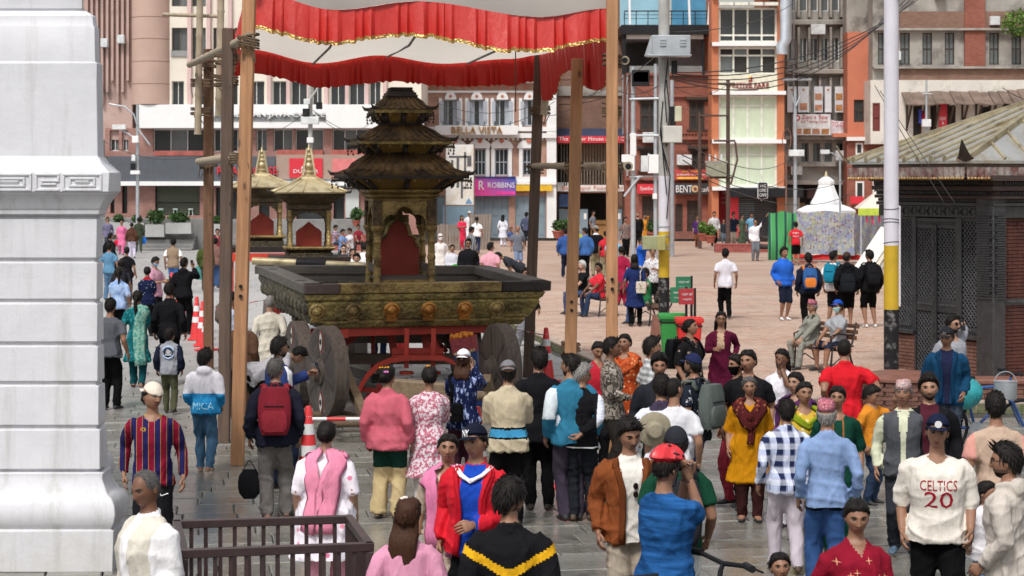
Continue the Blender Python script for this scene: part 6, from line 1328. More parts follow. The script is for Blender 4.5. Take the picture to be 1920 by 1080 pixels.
BK=C('18181b');BK2=C('0f0f11');NAVY=C('1c2233');WH=C('e8e6e8');GREY=C('84858a');KH=C('8d8368');JEAN=C('3a4f74');JEAN2=C('6f8fb5');OLV=C('4a4b38')
M_shoew=mat('shoe_white',(.7,.7,.7),.6,.1,6,.1);M_shoeb=mat('shoe_brown',(.06,.035,.022),.6,.2,6,.1);M_sole=mat('sandal_sole',(.03,.022,.018),.7)
def opened(w0,w1,zb=.40,zt=.9):return lambda x,y,z,n,s:4 if(s==1 and n[1]<-.15 and zb<z<zt and abs(x)<w0+(w1-w0)*(z-.47)/.36)else None
def sleeves(slot,xm=.118):return lambda x,y,z,n,s:slot if(s==1 and abs(x)>xm)else None
hd,F_,hm='h','f','w'
SH=dict(bt='shorts',tt='tee',sl='short')
person('elderly man in a pale beige waistcoat over a white shirt passing the white pillar',(276,882,hd),1.66,-48,'d',C('cfc9bd'),'vest','long',C('8f8a80'),hair='thin',hc=DGREY,fat=1.3,inner=WH,paint=lambda x,y,z,n,s:4 if s==1 and(abs(x)>.112 or(y<-.03 and abs(x)<.022+.03*(z-.6))or z>.832)else None,head=(0,12,0),arms=('hangf','hang'))
BARCA=stripes('striped_jersey',[(0,'7d1730'),(.46,'b08a3a'),(.49,'23204f'),(.96,'b08a3a')],0,.105,.27)
p_barca=person('young man in a red and blue striped long sleeved jersey and cream backward cap',(286,718,hd),1.69,8,'m',BARCA,'tee','long',BK,hair='short',cap='cap',capm=C('d9cdbd'),capback=True,beard='mous',head=(38,4,0),arms=('hang','hangb'),accent=C('c9a22c'),paint=lambda x,y,z,n,s:5 if s==1 and z>.828 else None)
p_mica=person('boy in a white and blue hooded windbreaker walking away past the dark post',(385,885,F_),1.47,176,'m',C('d9d6dd'),'hood','long',C('41617c'),shoe=mat('sandal_cream',(.5,.42,.3),.7),sandal=True,legs='step',kid=True,arms=('pocket','pocket'),head=(-25,0,0),accent=C('2e8cc4'),paint=lambda x,y,z,n,s:5 if s==1 and z<.64 else None)
p_badge=person('small boy in a grey and navy varsity jacket with a round back badge',(318,775,F_),1.27,178,'m',C('8e9099'),'jacket','long',OLV,kid=True,arms=('hang','hang'),accent=C('1d2133'),paint=sleeves(5,.10),head=(-30,0,0),legs='step')
person('man in a black long sleeved shirt walking away beside the woman in teal',(317,531,hd),1.72,178,'m',BK,'shirt','long',BK2,arms=('hang','hang'),legs='step')
p_teal=person('woman in a teal kurta with pale patterned shawl and long ponytail',(258,727,F_),1.63,184,'m',fine('teal_print','135a60','2f8288',18,.52,.6),'kurta','half',C('14474d'),hair='pony',hl=.5,fem=True,sandal=True,shoe=M_sole,arms=('hang','belly'),legs='step')
person('man in a grey tee half hidden by the white pillar',(207,560,hd),1.68,170,'m',C('55585f'),'tee','short',BK2,arms=('hang','hang'))
person('woman in a pale blue tie dyed top with a low ponytail',(222,503,hd),1.58,182,'m',fine('tie_dye','a9bfe0','7d9ccc',9,.4,.65),'shirt','half',BK2,hair='pony',fem=True,arms=('belly','hang'))
person('woman in a navy dotted blouse with a red collar beside the masked man',(276,500,hd),1.55,185,'m',floral('navy_dots','1a2240',['b8bccb','c8ccd8'],16,.16),'shirt','half',BK,hair='bun',fem=True,arms=('belly','belly'),accent=C('a3202c'),paint=lambda x,y,z,n,s:5 if s==1 and z>.815 else None)
pp1=person('man in a mauve polo and blue face mask looking down at his phone',(291,482,hd),1.66,62,'m',C('b98a9d'),'shirt','short',BK,mask=C('8fb6d6'),arms=('chest','chest'),head=(0,22,0))
person('woman in a black tee with tied hair beside the pale blue tie dyed top',(238,463,hd),1.6,178,'m',BK,'tee','short',BK2,hair='bun',fem=True)
pbp1=person('woman with long black hair and a dark rucksack near the white pillar',(228,486,hd),1.56,178,'m',C('2b2c31'),'shirt','half',C('7a7d80'),hair='long',fem=True)
person('man in a steel blue tee at the edge of the white pillar',(205,455,hd),1.66,175,'m',C('5c86a5'),'tee','short',C('55728f'))
person('person in dark clothes glimpsed beyond the white pillar',(207,437,hd),1.62,150,'m',BK,'jacket','long',BK2)
person('man in a beige tee with white sleeves and blue jeans walking away',(325,447,hd),1.68,180,'m',C('8f7a66'),'tee','short',C('3f66a0'),accent=WH,paint=sleeves(5,.108),legs='step',fat=1.05)
pp2=person('man in a black hoodie holding up a phone beside the traffic cones',(345,627,F_),1.72,165,'m',BK,'hood','long',BK2,arms=('hang','face'),head=(-20,0,0))
pbp2=person('hiker in a bright blue bucket hat facing the cafe porch',(332,466,F_),1.6,180,'m',C('7d7f86'),'shirt','long',C('3b3d44'),cap='bucket',capm=C('2f8fd0'))
person('man in a violet grey shirt beside the pillar edge far up the street',(202,474,F_),1.68,20,'m',C('6f6a86'),'shirt','long',C('3b3c48'))
person('woman in an all pink kurta set holding a red bag',(228,478,F_),1.6,5,'m',C('d8719a'),'kurta','half',C('d8719a'),hair='bun',fem=True,legs='step')
person('woman in a brown jacket with grey hood and white trousers',(247,484,F_),1.56,180,'m',C('54382c'),'hood','long',C('cfc6dc'),hair='bun',fem=True)
person('guard in olive green uniform carrying a blue bag',(260,474,F_),1.66,200,'m',C('3c4435'),'shirt','long',C('3c4435'),legs='walk')
person('man in a blue and white patterned shirt on the cafe steps',(438,452,F_),1.75,180,'m',fine('blue_white_print','c8cfe6','4a62b8',14,.48,.52),'shirt','half',C('5a6152'))
person('child in a yellow cap and navy top in front of the blue patterned shirt',(437,456,F_),1.35,180,'m',NAVY,'shirt','short',C('6d7466'),cap='beanie',capm=C('d9a02a'),kid=True)
person('man in a maroon shirt seen between the dark posts',(408,429,hd),1.62,10,'m',C('7d2f3a'),'shirt','short',BK)
person('man in an olive jacket carrying a teal bundle behind the brown post',(386,546,F_),1.62,178,'m',C('46502a'),'jacket','long',C('47433c'),hair='short')
person('person in a mauve brown coat next to the olive jacket',(404,540,F_),1.6,178,'m',C('7d5c55'),'jacket','long',JEAN)
person('man in a pale blue shirt looking right behind the timber posts',(436,549,hd),1.64,80,'m',C('b9c3dd'),'shirt','long',BK)
person('figure in a long brown coat hidden behind the pale timber post',(450,582,hd),1.6,175,'m',C('5b4234'),'jacket','long',C('3c2a22'),fat=1.15,hair='bun')
person('elderly man in a cream kurta with cropped grey hair by the chariot corner',(506,553,hd),1.66,180,'l',C('cfc8ba'),'kurta','long',C('8d8368'),hair='buzz',hc=GREYH,arms=('hang','hangb'),fat=1.08)
person('person in a grey shirt bending down beside the left wheels',(478,820,F_),1.66,120,'m',C('a7a5aa'),'shirt','long',BK2,lean=70,arms=('fwdlow','fwdlow'))
p_tr=person('bearded man in a navy and white track jacket and sunglasses filming',(523,632,hd),1.72,125,'m',C('2c3a6b'),'jacket','long',NAVY,beard='full',glasses='sun',arms=('phone','hang'),accent=WH,paint=lambda x,y,z,n,s:5 if s==1 and x<-.10 and z>.58 and y<.02 else None)
p_rb=person('grey haired man in a navy jacket and grey trousers watching the chariot',(517,672,hd),1.65,184,'m',C('20222f'),'jacket','long',C('6a6663'),shoe=M_sole,sandal=True,hc=DGREY,arms=('hang','hang'),fat=1.08,head=(-28,0,0),loose=1.7)
PINKF=floral('white_pink_floral','e6dfe8',['e6dfe8','e28ba6','e6dfe8','d9799a','e6dfe8'],11,.22)
p_pk=person('stout woman in a white floral kurta with a pink shawl behind the railing',(612,790,hd),1.52,178,'l',PINKF,'kurta','half',C('e3a0b4'),hair='bun',fem=True,fat=1.45,arms=('hang','hang'),bt='pants',loose=2)
p_sal=person('woman in a salmon pink overshirt with flowers in her black hair',(727,685,hd),1.58,168,'m',C('bf5f6e'),'jacket','long',C('bda87f'),hair='bun',fem=True,fat=1.12,arms=('hang','hang'),sandal=True,shoe=M_sole,head=(-22,0,0),loose=2.2,accent=C('16352c'),paint=lambda x,y,z,n,s:5 if s==2 and z>.335 else None)
p_fl=person('woman in a white and pink speckled blouse with white trousers',(805,687,hd),1.56,186,'m',fine('pink_speckle','d9cfd6','b5667a',34,.47,.53),'kurta','long',C('d8d4d4'),hair='bun',fem=True,fat=1.1,arms=('belly','chest'))
p_nv=person('woman in a navy leaf print blouse and white cap photographing the wheel',(869,656,hd),1.6,176,'l',fine('navy_leaf','1b2347','9aa9d2',26,.56,.6,(1,1,.35)),'shirt','long',C('3a1d28'),hair='long',hc=BROWNH,hl=.22,cap='cap',capm=C('e9e9ee'),capback=True,fem=True,arms=('phone','face'))
p_bl=person('man in a beige sweater and grey cap with a blue waist belt',(953,677,hd),1.66,180,'m',C('b8ab92'),'shirt','long',BK2,cap='cap',capm=C('77757a'),capback=True,arms=('chest','chest'),fat=1.15,accent=C('3b86ae'),inner=BK2,paint=lambda x,y,z,n,s:(5 if .548<z<.59 else 4 if .535<z<.605 else None)if s==1 and abs(x)<.125 else None)
person('tall man in a black blazer and black trousers standing with his back turned',(1010,955,F_),1.70,178,'m',BK,'suit','long',BK2,hair='mid',arms=('hang','hang'),head=(12,0,0),shoe=mat('boot_brown',(.04,.03,.025),.7))
p_tl=person('bearded man in a teal track jacket glancing left',(1070,664,hd),1.7,190,'m',C('2f6f8c'),'jacket','long',C('3a3340'),beard='full',head=(55,0,0),arms=('hang','hang'),accent=C('cfd8de'),paint=lambda x,y,z,n,s:5 if s==1 and x>.095 and .62<z<.80 and y>-.01 else None)
p_gr=person('grey haired man in glasses and a black vest with hands behind his back',(1090,975,F_),1.60,172,'m',BK,'vest','long',C('1e2126'),hc=GREYH,hair='mid',glasses='clear',arms=('hang','behind'),head=(-65,10,0),accent=plaid('pale_plaid','c5cad6','aab3c6','d9dce6',.03),inner=WH,paint=lambda x,y,z,n,s:(5 if abs(x)>.112 else 4 if .47<z<.48 else None)if s==1 else None,shoe=M_shoeb)
p_br=person('man in a tan suede jacket over a white ribbed polo looking down',(1180,785,hd),1.70,6,'m',C('7d4526'),'jacket','long',C('a39788'),inner=C('d6d2cb'),paint=opened(.030,.050),beard='goatee',hair='mid',head=(8,18,0),arms=('hang','hang'))
p_cy=person('cyclist in a bright blue tee and red helmet with raised hands',(1248,842,hd),1.72,130,'m',fine('blue_sport','16406f','2a5f9c',7,.4,.65,(.4,.4,4)),'tee','short',BK2,cap='helmet',capm=mat('helmet_red',(.62,.03,.04),.25,.05,3,0),glasses='sun',arms=('mouth','mouth'),fat=1.18,head=(0,12,0))
p_gn=person('man in a dark green tee and black cap with a black rucksack',(1268,802,hd),1.70,182,'m',C('16402f'),'tee','short',C('c9c9c9'),cap='cap',capm=C('2b2d33'),arms=('hangf','hangf'))
RJ=C('c9202f',rough=.5)
p_ny=person('man in a bright red rain jacket and navy cap over a blue tee',(892,796,hd),1.72,-14,'m',RJ,'jacket','long',BK2,inner=C('1d44a8'),cap='cap',capm=C('191d2c'),head=(-14,4,0),arms=('belly','hang'),fat=1.15,paint=lambda x,y,z,n,s:(4 if n[1]<-.1 and y<0 and-.042<x<.048 and z<.835 else None)if s==1 else None)
p_pw=person('woman with a pink shawl over a beige kurta beside the red jacket',(840,814,hd),1.56,-6,'m',floral('beige_print','b6a392',['c9b8a6','8f7a6a'],18,.3),'kurta','half',JEAN2,hair='bun',fem=True,arms=('hang','hang'),fat=1.08)
p_ch=person('man in a black jacket with a yellow chevron across the back',(955,898,hd),1.70,180,'m',BK,'jacket','long',BK2,hair='mid',beard='full',head=(-48,8,0),arms=('hang','hang'),accent=C('d9a41f'),fat=1.12,paint=lambda x,y,z,n,s:5 if s==1 and y>-.01 and abs(z-(.682+.55*max(0,abs(x)-.012)))<.016 and abs(x)<.2 else None)
p_pt=person('woman in a pink top with long straight brown hair at the front',(765,933,hd),1.55,178,'l',C('cf8fa9'),'shirt','long',BK,hair='long',hc=BROWNH,hl=.36,fem=True)
person('woman in a red top with pulled back hair behind the camouflage shirt',(1121,640,hd),1.52,15,'m',C('a92433'),'shirt','short',BK,hair='bun',fem=True,head=(0,20,0))
person('man in a grey brown camouflage shirt looking right',(1146,633,hd),1.68,75,'d',pat('camouflage',lambda t:t.ramp(t.noise(9,3),[(0,H('59514a')),(.44,H('8d857b')),(.52,H('413a35')),(.6,H('a59c92'))],'CONSTANT')),'shirt','long',C('2b2724'),arms=('hang','belly'))
p_os=person('woman in an orange printed shawl behind the grey striped polo',(1172,626,hd),1.56,-25,'m',floral('orange_print','a4431f',['c97a4a','7d2a1a','d9b08a'],20,.3),'kurta','half',C('7d2a1a'),hair='bun',fem=True,fat=1.1)
person('man in a grey and white striped polo looking right',(1222,633,hd),1.66,100,'m',stripes('grey_stripe',[(0,'c3c3c3'),(.5,'8d9092')],2,.07),'shirt','short',BK,hair='mid',fat=1.1)
person('young man with swept black hair in a dark jacket behind the white tee',(1236,664,hd),1.68,5,'m',C('24262c'),'jacket','long',BK,hair='mid',head=(-10,6,0))
p_ht=person('man in a loose white shirt with a khaki hat hanging on his back',(1240,702,hd),1.66,180,'m',C('d3d5e0'),'shirt','long',C('272a38'),hair='short',accent=C('3d3548'),paint=lambda x,y,z,n,s:5 if s==1 and z>.80 and abs(x)<.07 else None,collar='accent')
person('man in a plain white tee seen from behind next to the khaki hat',(1264,707,hd),1.64,175,'m',C('d3d3d8'),'tee','short',BK,hair='buzz',head=(-30,0,0))
p_nc=person('man in a navy cap and dark leaf print shirt with grey rucksack',(1300,664,hd),1.66,-130,'m',fine('dark_leaf','20242e','b9bcc4',13,.60,.64),'shirt','short',JEAN,cap='cap',capm=C('23294a'),beard='full',fat=1.08,arms=('hang','chest'))
p_bf=person('woman in a sheer black floral blouse looking up to the right',(1294,598,hd),1.6,60,'m',floral('black_floral','1b1a1c',['1b1a1c','a58c7d','1b1a1c','8f8574'],15,.26),'shirt','half',C('3a4f74'),hair='bun',fem=True,fat=1.2,head=(0,-8,0))
person('woman in a maroon kurta with embroidered front and round glasses',(1352,584,hd),1.57,-8,'m',C('55162f'),'kurta','long',C('55162f'),hair='long',hl=.2,fem=True,glasses='clear',arms=('hip','chest'),accent=C('b79a80'),paint=lambda x,y,z,n,s:5 if s==1 and y<-.03 and abs(x)<.03 and .66<z<.83 else None)
person('long haired man in a black polo facing the camera',(1403,656,hd),1.68,-10,'m',BK,'shirt','short',BK2,hair='bun',fat=1.1,head=(-12,5,0))
person('person with a dark face mask behind the black polo',(1382,664,hd),1.62,-60,'m',C('2a2026'),'shirt','half',C('9c3644'),mask=BK2,hair='bun')
person('woman in a white blouse raising a phone to her mouth',(1466,654,hd),1.57,-20,'d',C('dedbe3'),'shirt','half',C('c9c4cf'),hair='long',hl=.16,fem=True,arms=('mouth','belly'),head=(-20,6,0))
p_mu=person('stern woman in a mustard kurta with a maroon shawl',(1405,975,F_),1.47,-4,'m',C('b57a10'),'kurta','half',C('3a2020'),hair='bun',hc=DGREY,fem=True,fat=1.2,arms=('hang','hang'),sandal=True,shoe=M_sole,legs='close')
p_pu=person('woman in a violet shawl partly hidden behind the yellow floral kurta',(1492,698,hd),1.56,-30,'l',C('6a3a6f'),'shirt','long',C('c9c4cf'),hair='bun',fem=True)
p_yf=person('woman in a yellow floral kurta with a lime green shawl',(1508,716,hd),1.55,5,'m',floral('yellow_floral','c2a33a',['d9c98a','b86a4a','c9b45a'],17,.3),'kurta','half',C('b99a1f'),hair='bun',fem=True,fat=1.15)
person('man in a navy and white checked shirt and pale trousers walking away',(1474,1070,F_),1.53,184,'m',plaid('navy_check','252c4f','8c9bc4','d4d9ea',.105),'shirt','long',C('b9afb8'),hair='short',legs='step',arms=('hang','hang'),shoe=M_shoeb,fat=1.05)
TOPI=floral('topi_print','b36a78',['c98a92','9c3f55','6f5a80','d0a0a0'],45,.38);TOPI2=floral('topi_pale','c9a9a6',['d9c9c4','a8606a','8a90a0'],45,.38)
person('man in a light blue shirt, jeans and pink patterned topi walking away',(1550,752,hd),1.64,180,'m',C('7f97bf'),'shirt','long',C('33507f'),cap='topi',capm=TOPI,hc=GREYH,legs='step',accent=BK2,paint=lambda x,y,z,n,s:5 if s==1 and z<.47 else None,loose=1.5)
p_gs=person('woman in a dark green embroidered kurta behind the pink topi',(1570,724,hd),1.56,-5,'m',C('123c30'),'kurta','half',C('123c30'),hair='bun',fem=True,fat=1.12,accent=C('8a5a30'),paint=lambda x,y,z,n,s:5 if s==1 and y<-.03 and .024<abs(x)<.034 and .62<z<.84 else None)
person('broad man in a bright red polo seen from behind near the brick platform',(1583,634,hd),1.72,180,'m',C('c41f2a'),'shirt','short',C('2b2d38'),hair='buzz',fat=1.2,head=(-20,0,0),arms=('hip','hip'))
person('boy in an orange tee rubbing his forehead beside the brick platform',(1632,722,hd),1.28,60,'m',C('c9802a'),'tee','short',C('2c3a52'),kid=True,arms=('face','hang'),head=(0,15,0))
p_wc=person('elderly man in a pale topi, grey waistcoat and cream shirt',(1694,714,hd),1.63,-12,'m',C('4d4f54'),'vest','long',C('2f3138'),cap='topi',capm=TOPI2,hc=GREYH,inner=C('c4c6ad'),paint=lambda x,y,z,n,s:4 if s==1 and(abs(x)>.114 or(y<-.03 and abs(x)<.013+.11*max(0,z-.66))or z>.832)else None,legs='step',arms=('hang','hang'),shoe=mat('trainer_blue',(.08,.13,.2),.6))
person('young bearded man in a black jacket over a maroon tee behind the waistcoat',(1742,703,hd),1.68,-8,'l',BK,'jacket','long',BK2,inner=C('4a1f2b'),paint=opened(.03,.05),beard='full',hair='mid')
p_ce=person('big man in a white basketball tee with red lettering and navy cap',(1757,778,hd),1.75,-8,'m',C('d9d2c8'),'tee','half',BK2,cap='cap',capm=C('1b2138'),head=(-12,10,0),fat=1.22,arms=('hangf','hang'),legs='step')
p_rs=person('woman in a crimson sweater with small star motifs holding a phone',(1606,936,hd),1.55,8,'m',C('84172b'),'shirt','long',BK,hair='pony',fem=True,arms=('belly','hang'),head=(-10,8,0),fat=1.1)
person('small girl with tied back hair at the bottom edge',(1462,1036,hd),1.12,12,'m',C('8a8d99'),'tee','short',BK,hair='bun',kid=True,fem=True)
person('girl in a white tee and jeans holding the hand of the big man',(1850,902,hd),1.15,20,'m',C('dcd9de'),'tee','short',JEAN2,hair='pony',kid=True,fem=True,arms=('hang','side'),head=(30,0,0))
p_cr=person('bearded man in glasses and a cream hoodie at the right edge',(1888,833,hd),1.68,-125,'m',C('bdb4ab'),'hood','long',C('6d7a8a'),beard='full',glasses='clear',hair='mid',arms=('hangf','hangf'),head=(10,5,0))
person('man in a beige tee with peach sleeves seen from behind at the right edge',(1867,736,hd),1.70,182,'m',C('b89f8c'),'tee','short',C('5a5048'),hair='short',accent=C('c98f84'),paint=sleeves(5,.115),fat=1.08)
p_bj=person('man in a teal blue zip jacket and black cap leaning by the lattice door',(1775,614,hd),1.70,-12,'m',C('173f5e'),'jacket','long',C('3a4350'),inner=C('20233d'),paint=opened(.02,.045),cap='cap',capm=C('26272c'),head=(-10,12,0),arms=('pocket','pocket'))
p_ph=person('man in a grey tee and sunglasses talking on a phone by the lattice door',(1786,591,hd),1.70,30,'l',C('8f9097'),'tee','short',BK,hair='short',glasses='sun',beard='full',arms=('ear','hang'),fat=1.15)
person('woman in a crimson top crouching behind the bicycle',(1858,860,hm.replace('w','h')),1.5,160,'m',C('8f2444'),'shirt','long',C('6d2a3a'),hair='long',fem=True,sit=.25)
Z=dict(gz=PZ)
person('old man in a pink topi and dark scarf seated on the bench',(5.33,35.3,hm),1.6,-58,'l',C('87887f'),'shirt','long',C('86867e'),cap='topi',capm=TOPI,hc=GREYH,glasses='clear',sit=.36,arms=('knee','lap'),**Z,accent=C('3c3f38'),paint=lambda x,y,z,n,s:5 if s==1 and y<0 and .02<abs(x)<.06 and z>.55 else None,dz=-.0)
person('seated man in a blue cap and pale face mask wearing a grey polo',(5.72,34.9,hm),1.64,-55,'m',C('9da0a6'),'shirt','short',C('252c40'),bt='shorts',cap='cap',capm=C('2450b0'),mask=C('a9d0d0'),sit=.36,arms=('lap','lap'),**Z)
person('youth in a cobalt blue hoodie and black shorts with white socks',(1470,600,F_),1.72,20,'m',C('2a62c4'),'hood','long',NAVY,bt='shorts',shoe=M_shoew,arms=('pocket','pocket'),hair='mid',**Z)
pbp3=person('youth in navy with a blue and orange rucksack',(1516,618,F_),1.70,180,'m',NAVY,'hood','long',BK2,**Z)
pbp4=person('youth in a white tee with a teal rucksack beside the black hoodie',(1563,612,F_),1.72,150,'m',WH,'tee','short',BK,bt='shorts',head=(-30,0,0),shoe=M_shoew,**Z)
p_bh=person('youth in a black hoodie, black shorts and brown cap',(1588,614,F_),1.70,175,'m',BK,'hood','long',BK2,bt='shorts',cap='cap',capm=C('43352f'),shoe=M_shoew,head=(-40,0,0),**Z)
pbp5=person('tall youth in a black tracktop and shorts nearest the yellow banded pole',(1630,614,F_),1.75,190,'m',BK,'jacket','long',BK2,bt='shorts',head=(25,0,0),shoe=M_shoew,**Z)
person('man in a white polo and black trousers walking across the plaza',(1360,598,F_),1.68,182,'m',C('e2e0ea'),'shirt','short',BK2,legs='step',**Z)
p_wb=person('woman in a long navy tunic and black leggings with a cream handbag',(1190,612,F_),1.64,180,'m',C('23305e'),'kurta','half',BK2,hair='long',hl=.22,fem=True,**Z)
person('woman in a magenta kurta set half behind the timber post',(1165,573,F_),1.57,178,'m',C('9c2345'),'kurta','long',C('8f1f3a'),hair='bun',fem=True,**Z)
person('woman in a white blouse with grey leaf print facing the camera',(1224,582,F_),1.6,-5,'m',fine('grey_leaf','d4d2d6','77777c',22,.54,.6),'shirt','half',BK2,hair='bun',fem=True,arms=('chest','hang'),**Z)
person('white haired man in a black tee seated on the iron bench',(1.74,49.4,hm),1.68,-60,'p',BK,'tee','short',JEAN,hair='mid',hc=WHITEH,sit=.42,arms=('lap','lap'),head=(30,0,0),**Z)
person('man in a coral red polo seated on the iron bench',(2.12,48.6,hm),1.66,-60,'d',C('c92f3c'),'shirt','short',C('2b3850'),sit=.42,arms=('lap','knee'),head=(25,0,0),**Z)
person('man in a striped brown shirt and black trousers far across the plaza',(1173,481,F_),1.70,8,'m',stripes('brown_stripe',[(0,'4a3a38'),(.55,'9c8780')],0,.05),'shirt','short',BK2,**Z)
person('bearded man in a black tee beyond the striped shirt',(1196,466,F_),1.75,0,'l',BK,'tee','long',BK2,beard='full',hair='buzz',fat=1.1,**Z)
person('woman in an orange kurta holding a phone to her ear',(1208,462,F_),1.6,30,'m',C('c9872f'),'kurta','long',C('b5742a'),fem=True,hair='bun',arms=('ear','hang'),**Z)
person('man in a denim jacket beside the grey cap',(1097,522,F_),1.70,195,'m',C('3f65a0'),'jacket','long',BK2,head=(50,0,0),**Z)
person('man in a grey cap, black pullover and khaki trousers',(1117,518,F_),1.74,180,'m',BK,'jacket','long',KH,cap='cap',capm=C('8a857f'),inner=WH,paint=lambda x,y,z,n,s:4 if s==1 and z>.825 else None,head=(60,0,0),**Z)
person('person in denim half hidden left of the bolted timber post',(1061,520,F_),1.68,170,'m',C('35548f'),'jacket','long',NAVY,**Z)
person('photographer in a bright blue jacket and yellow shorts by the concrete pole',(1202,545,F_),1.6,60,'m',C('2255b8'),'jacket','long',C('c9a22c'),bt='shorts',arms=('lens','lens'),head=(0,10,0),**Z)
person('person in a sky blue tee behind the timber post',(1150,535,F_),1.64,178,'m',C('7fb0cf'),'tee','short',NAVY,**Z)
person('woman in a purple top with a white sash walking by the cafe',(1308,465,F_),1.58,-8,'m',C('4b2a66'),'shirt','half',C('7d4a30'),hair='bun',fem=True,legs='step',**Z)
person('man in a white sweatshirt and black trousers by the red hanging sign',(1339,462,F_),1.72,5,'l',C('c9cacc'),'shirt','long',BK2,**Z)
person('child in a dark graphic jumper between two men at the brick kerb',(1357,458,F_),1.3,0,'m',C('2b2f36'),'shirt','long',C('5a6470'),kid=True,**Z)
person('man in a navy polo and sunglasses behind the low red wall',(1375,464,F_),1.72,0,'m',NAVY,'shirt','short',C('8f8478'),glasses='sun',**Z)
person('woman in a patterned green sari behind the low red wall',(1391,460,F_),1.56,40,'m',floral('green_sari','4a5a48',['6d5a4a','39503f'],12,.35),'sari','half',C('4a5a48'),fem=True,hair='bun',**Z)
person('man in a white printed tee stretching an arm to the green cloth',(1416,489,F_),1.72,5,'m',C('dedce2'),'tee','long',C('6b7076'),arms=('up','hang'),accent=C('2b2d33'),paint=lambda x,y,z,n,s:5 if s==1 and abs(x)>.15 else None,shoe=M_shoeb,**Z)
person('person in a sky blue top carrying a child in front of the shutter',(1409,462,F_),1.68,0,'m',C('6fa5c4'),'shirt','short',C('39414a'),**Z)
p_rt=person('man in a red tee with white back print and black shorts at the tent wall',(1492,497,F_),1.68,178,'m',C('c72a36'),'tee','short',BK2,bt='shorts',**Z)
person('bald man in a grey polo and denim shorts in the square',(971,510,F_),1.68,12,'m',C('6a6f7a'),'shirt','short',C('7787a5'),bt='shorts',hair='bald',**Z)
person('man in a pale pink polo seen from behind beyond the chariot rim',(920,455,hd),1.66,165,'m',C('d59aa8'),'shirt','short',C('3d4048'),head=(-45,0,0),fat=1.15,**Z)
person('man in a black zip top and sunglasses behind the chariot',(878,448,hd),1.70,0,'m',BK,'jacket','long',BK2,glasses='sun',hair='mid',fat=1.1,**Z)
person('boy in a pale grey hoodie holding a bright green cloth',(848,459,hd),1.5,5,'m',C('c4c3cc'),'hood','long',NAVY,arms=('belly','belly'),**Z)
person('veiled person in white with a face mask beside the shrine pillar',(826,438,hd),1.62,10,'m',C('dcd6d2'),'kurta','long',WH,mask=WH,cap='beanie',capm=C('e2dfdc'),hair='none',fem=True,**Z)
person('man in a black and white checked shirt beyond the chariot',(884,425,hd),1.70,130,'m',plaid('mono_check','2b2d30','b9bcc0','77797d',.08),'shirt','long',BK2,head=(0,20,0),**Z)
person('woman in a white tee and navy trousers near the leaning pallets',(894,476,F_),1.66,175,'m',WH,'tee','short',C('25304a'),hair='pony',fem=True,legs='step',**Z)
person('woman in a coral red kurta in front of the leaning pallets',(866,468,F_),1.62,15,'m',C('d0304f'),'kurta','half',C('d0304f'),hair='long',hl=.15,fem=True,arms=('chest','chest'),**Z)
person('man in a white cap and shirt above the red kurta',(880,460,F_),1.72,10,'d',C('d9d6d8'),'shirt','long',WH,cap='beanie',capm=C('e0dcd6'),hair='none',**Z)
person('girl in a white kurta with long hair before the blue doors',(943,462,F_),1.58,175,'m',C('d4d6e2'),'kurta','long',C('d4d6e2'),hair='long',hl=.25,fem=True,**Z)
person('man in a dark blue shirt beside the dark timber post',(987,462,F_),1.70,150,'d',C('4a4f66'),'shirt','long',C('33363f'),**Z)
person('man in a charcoal shirt bending forward over the plaza',(975,560,F_),1.68,-80,'m',C('33363c'),'shirt','short',BK,lean=62,arms=('fwdlow','fwdlow'),**Z)
person('child in a blue tee sitting by the blue doors',(958,462,F_),1.2,40,'m',C('4a5a8c'),'tee','short',C('8a4a5a'),kid=True,sit=.3,**Z)
for i,(x,y,lab,c1,c2,r_)in enumerate(((629,422,'man in a maroon striped tee seated near the small pavilion','st','3a3f4a',60),(642,430,'person in a blue waistcoat seated beside the striped tee','6f86b0','c9c4c4',50),(656,428,'person in a white shirt seated on the far red wall','d9d9df','b9b9b4',-40),(672,421,'man in a dark red tee seated on the far red wall','7d2633','23262e',10))):
 person(lab,(x,y,hd),1.66,r_,'m',stripes('maroon_stripe',[(0,'5a2036'),(.5,'b9b0c0')],2,.07)if c1=='st' else C(c1),'tee','short',C(c2),sit=.45,arms=('lap','lap'),head=(0,18,0),gz=.1)
person('woman in glasses and a pale green shirt with long hair behind the chariot',(644,459,hd),1.62,10,'p',C('c4d6cf'),'shirt','half',WH,hair='long',hl=.25,fem=True,glasses='clear')
person('woman with dark hair beside the pale green shirt',(661,466,hd),1.58,15,'l',WH,'shirt','half',BK,hair='long',fem=True)
person('young man peering over the carrying pole',(669,476,hd),1.64,0,'l',C('2b2d38'),'shirt','long',BK,hair='mid')
person('person in a white tee beside the left shrine pillar',(684,455,hd),1.66,160,'m',WH,'tee','short',BK)
p_xt=person('man in a black printed tee and khaki trousers by the pavilion',(535,465,F_),1.72,75,'m',BK,'tee','short',C('a3947c'),beard='full')
person('man with a black sleeve and pale trousers passing behind the dark post',(985,660,F_),1.70,20,'m',BK,'jacket','long',C('a5a5ac'),legs='step',arms=('hang','hang'),shoe=M_shoeb,sandal=True)
person('person in a teal tee and jeans standing behind the chariot frame',(711,672,F_),1.62,0,'m',C('6fa09a'),'shirt','long',C('263350'))
person('man in navy jeans standing beyond the right wheels',(876,640,F_),1.66,170,'m',C('5a6a80'),'shirt','long',C('28345c'))
person('person in a green vest seated behind the concrete pole',(3.1,46.2,hm),1.62,-80,'m',C('2f7d4a'),'vest','long',JEAN,sit=.42,arms=('lap','knee'),accent=C('a89a8c'),paint=sleeves(5,.11),**Z)
person('gardener in a yellow green shirt behind the red flower pots',(1082,424,hd),1.62,160,'m',C('a5a835'),'shirt','short',BK,**Z)
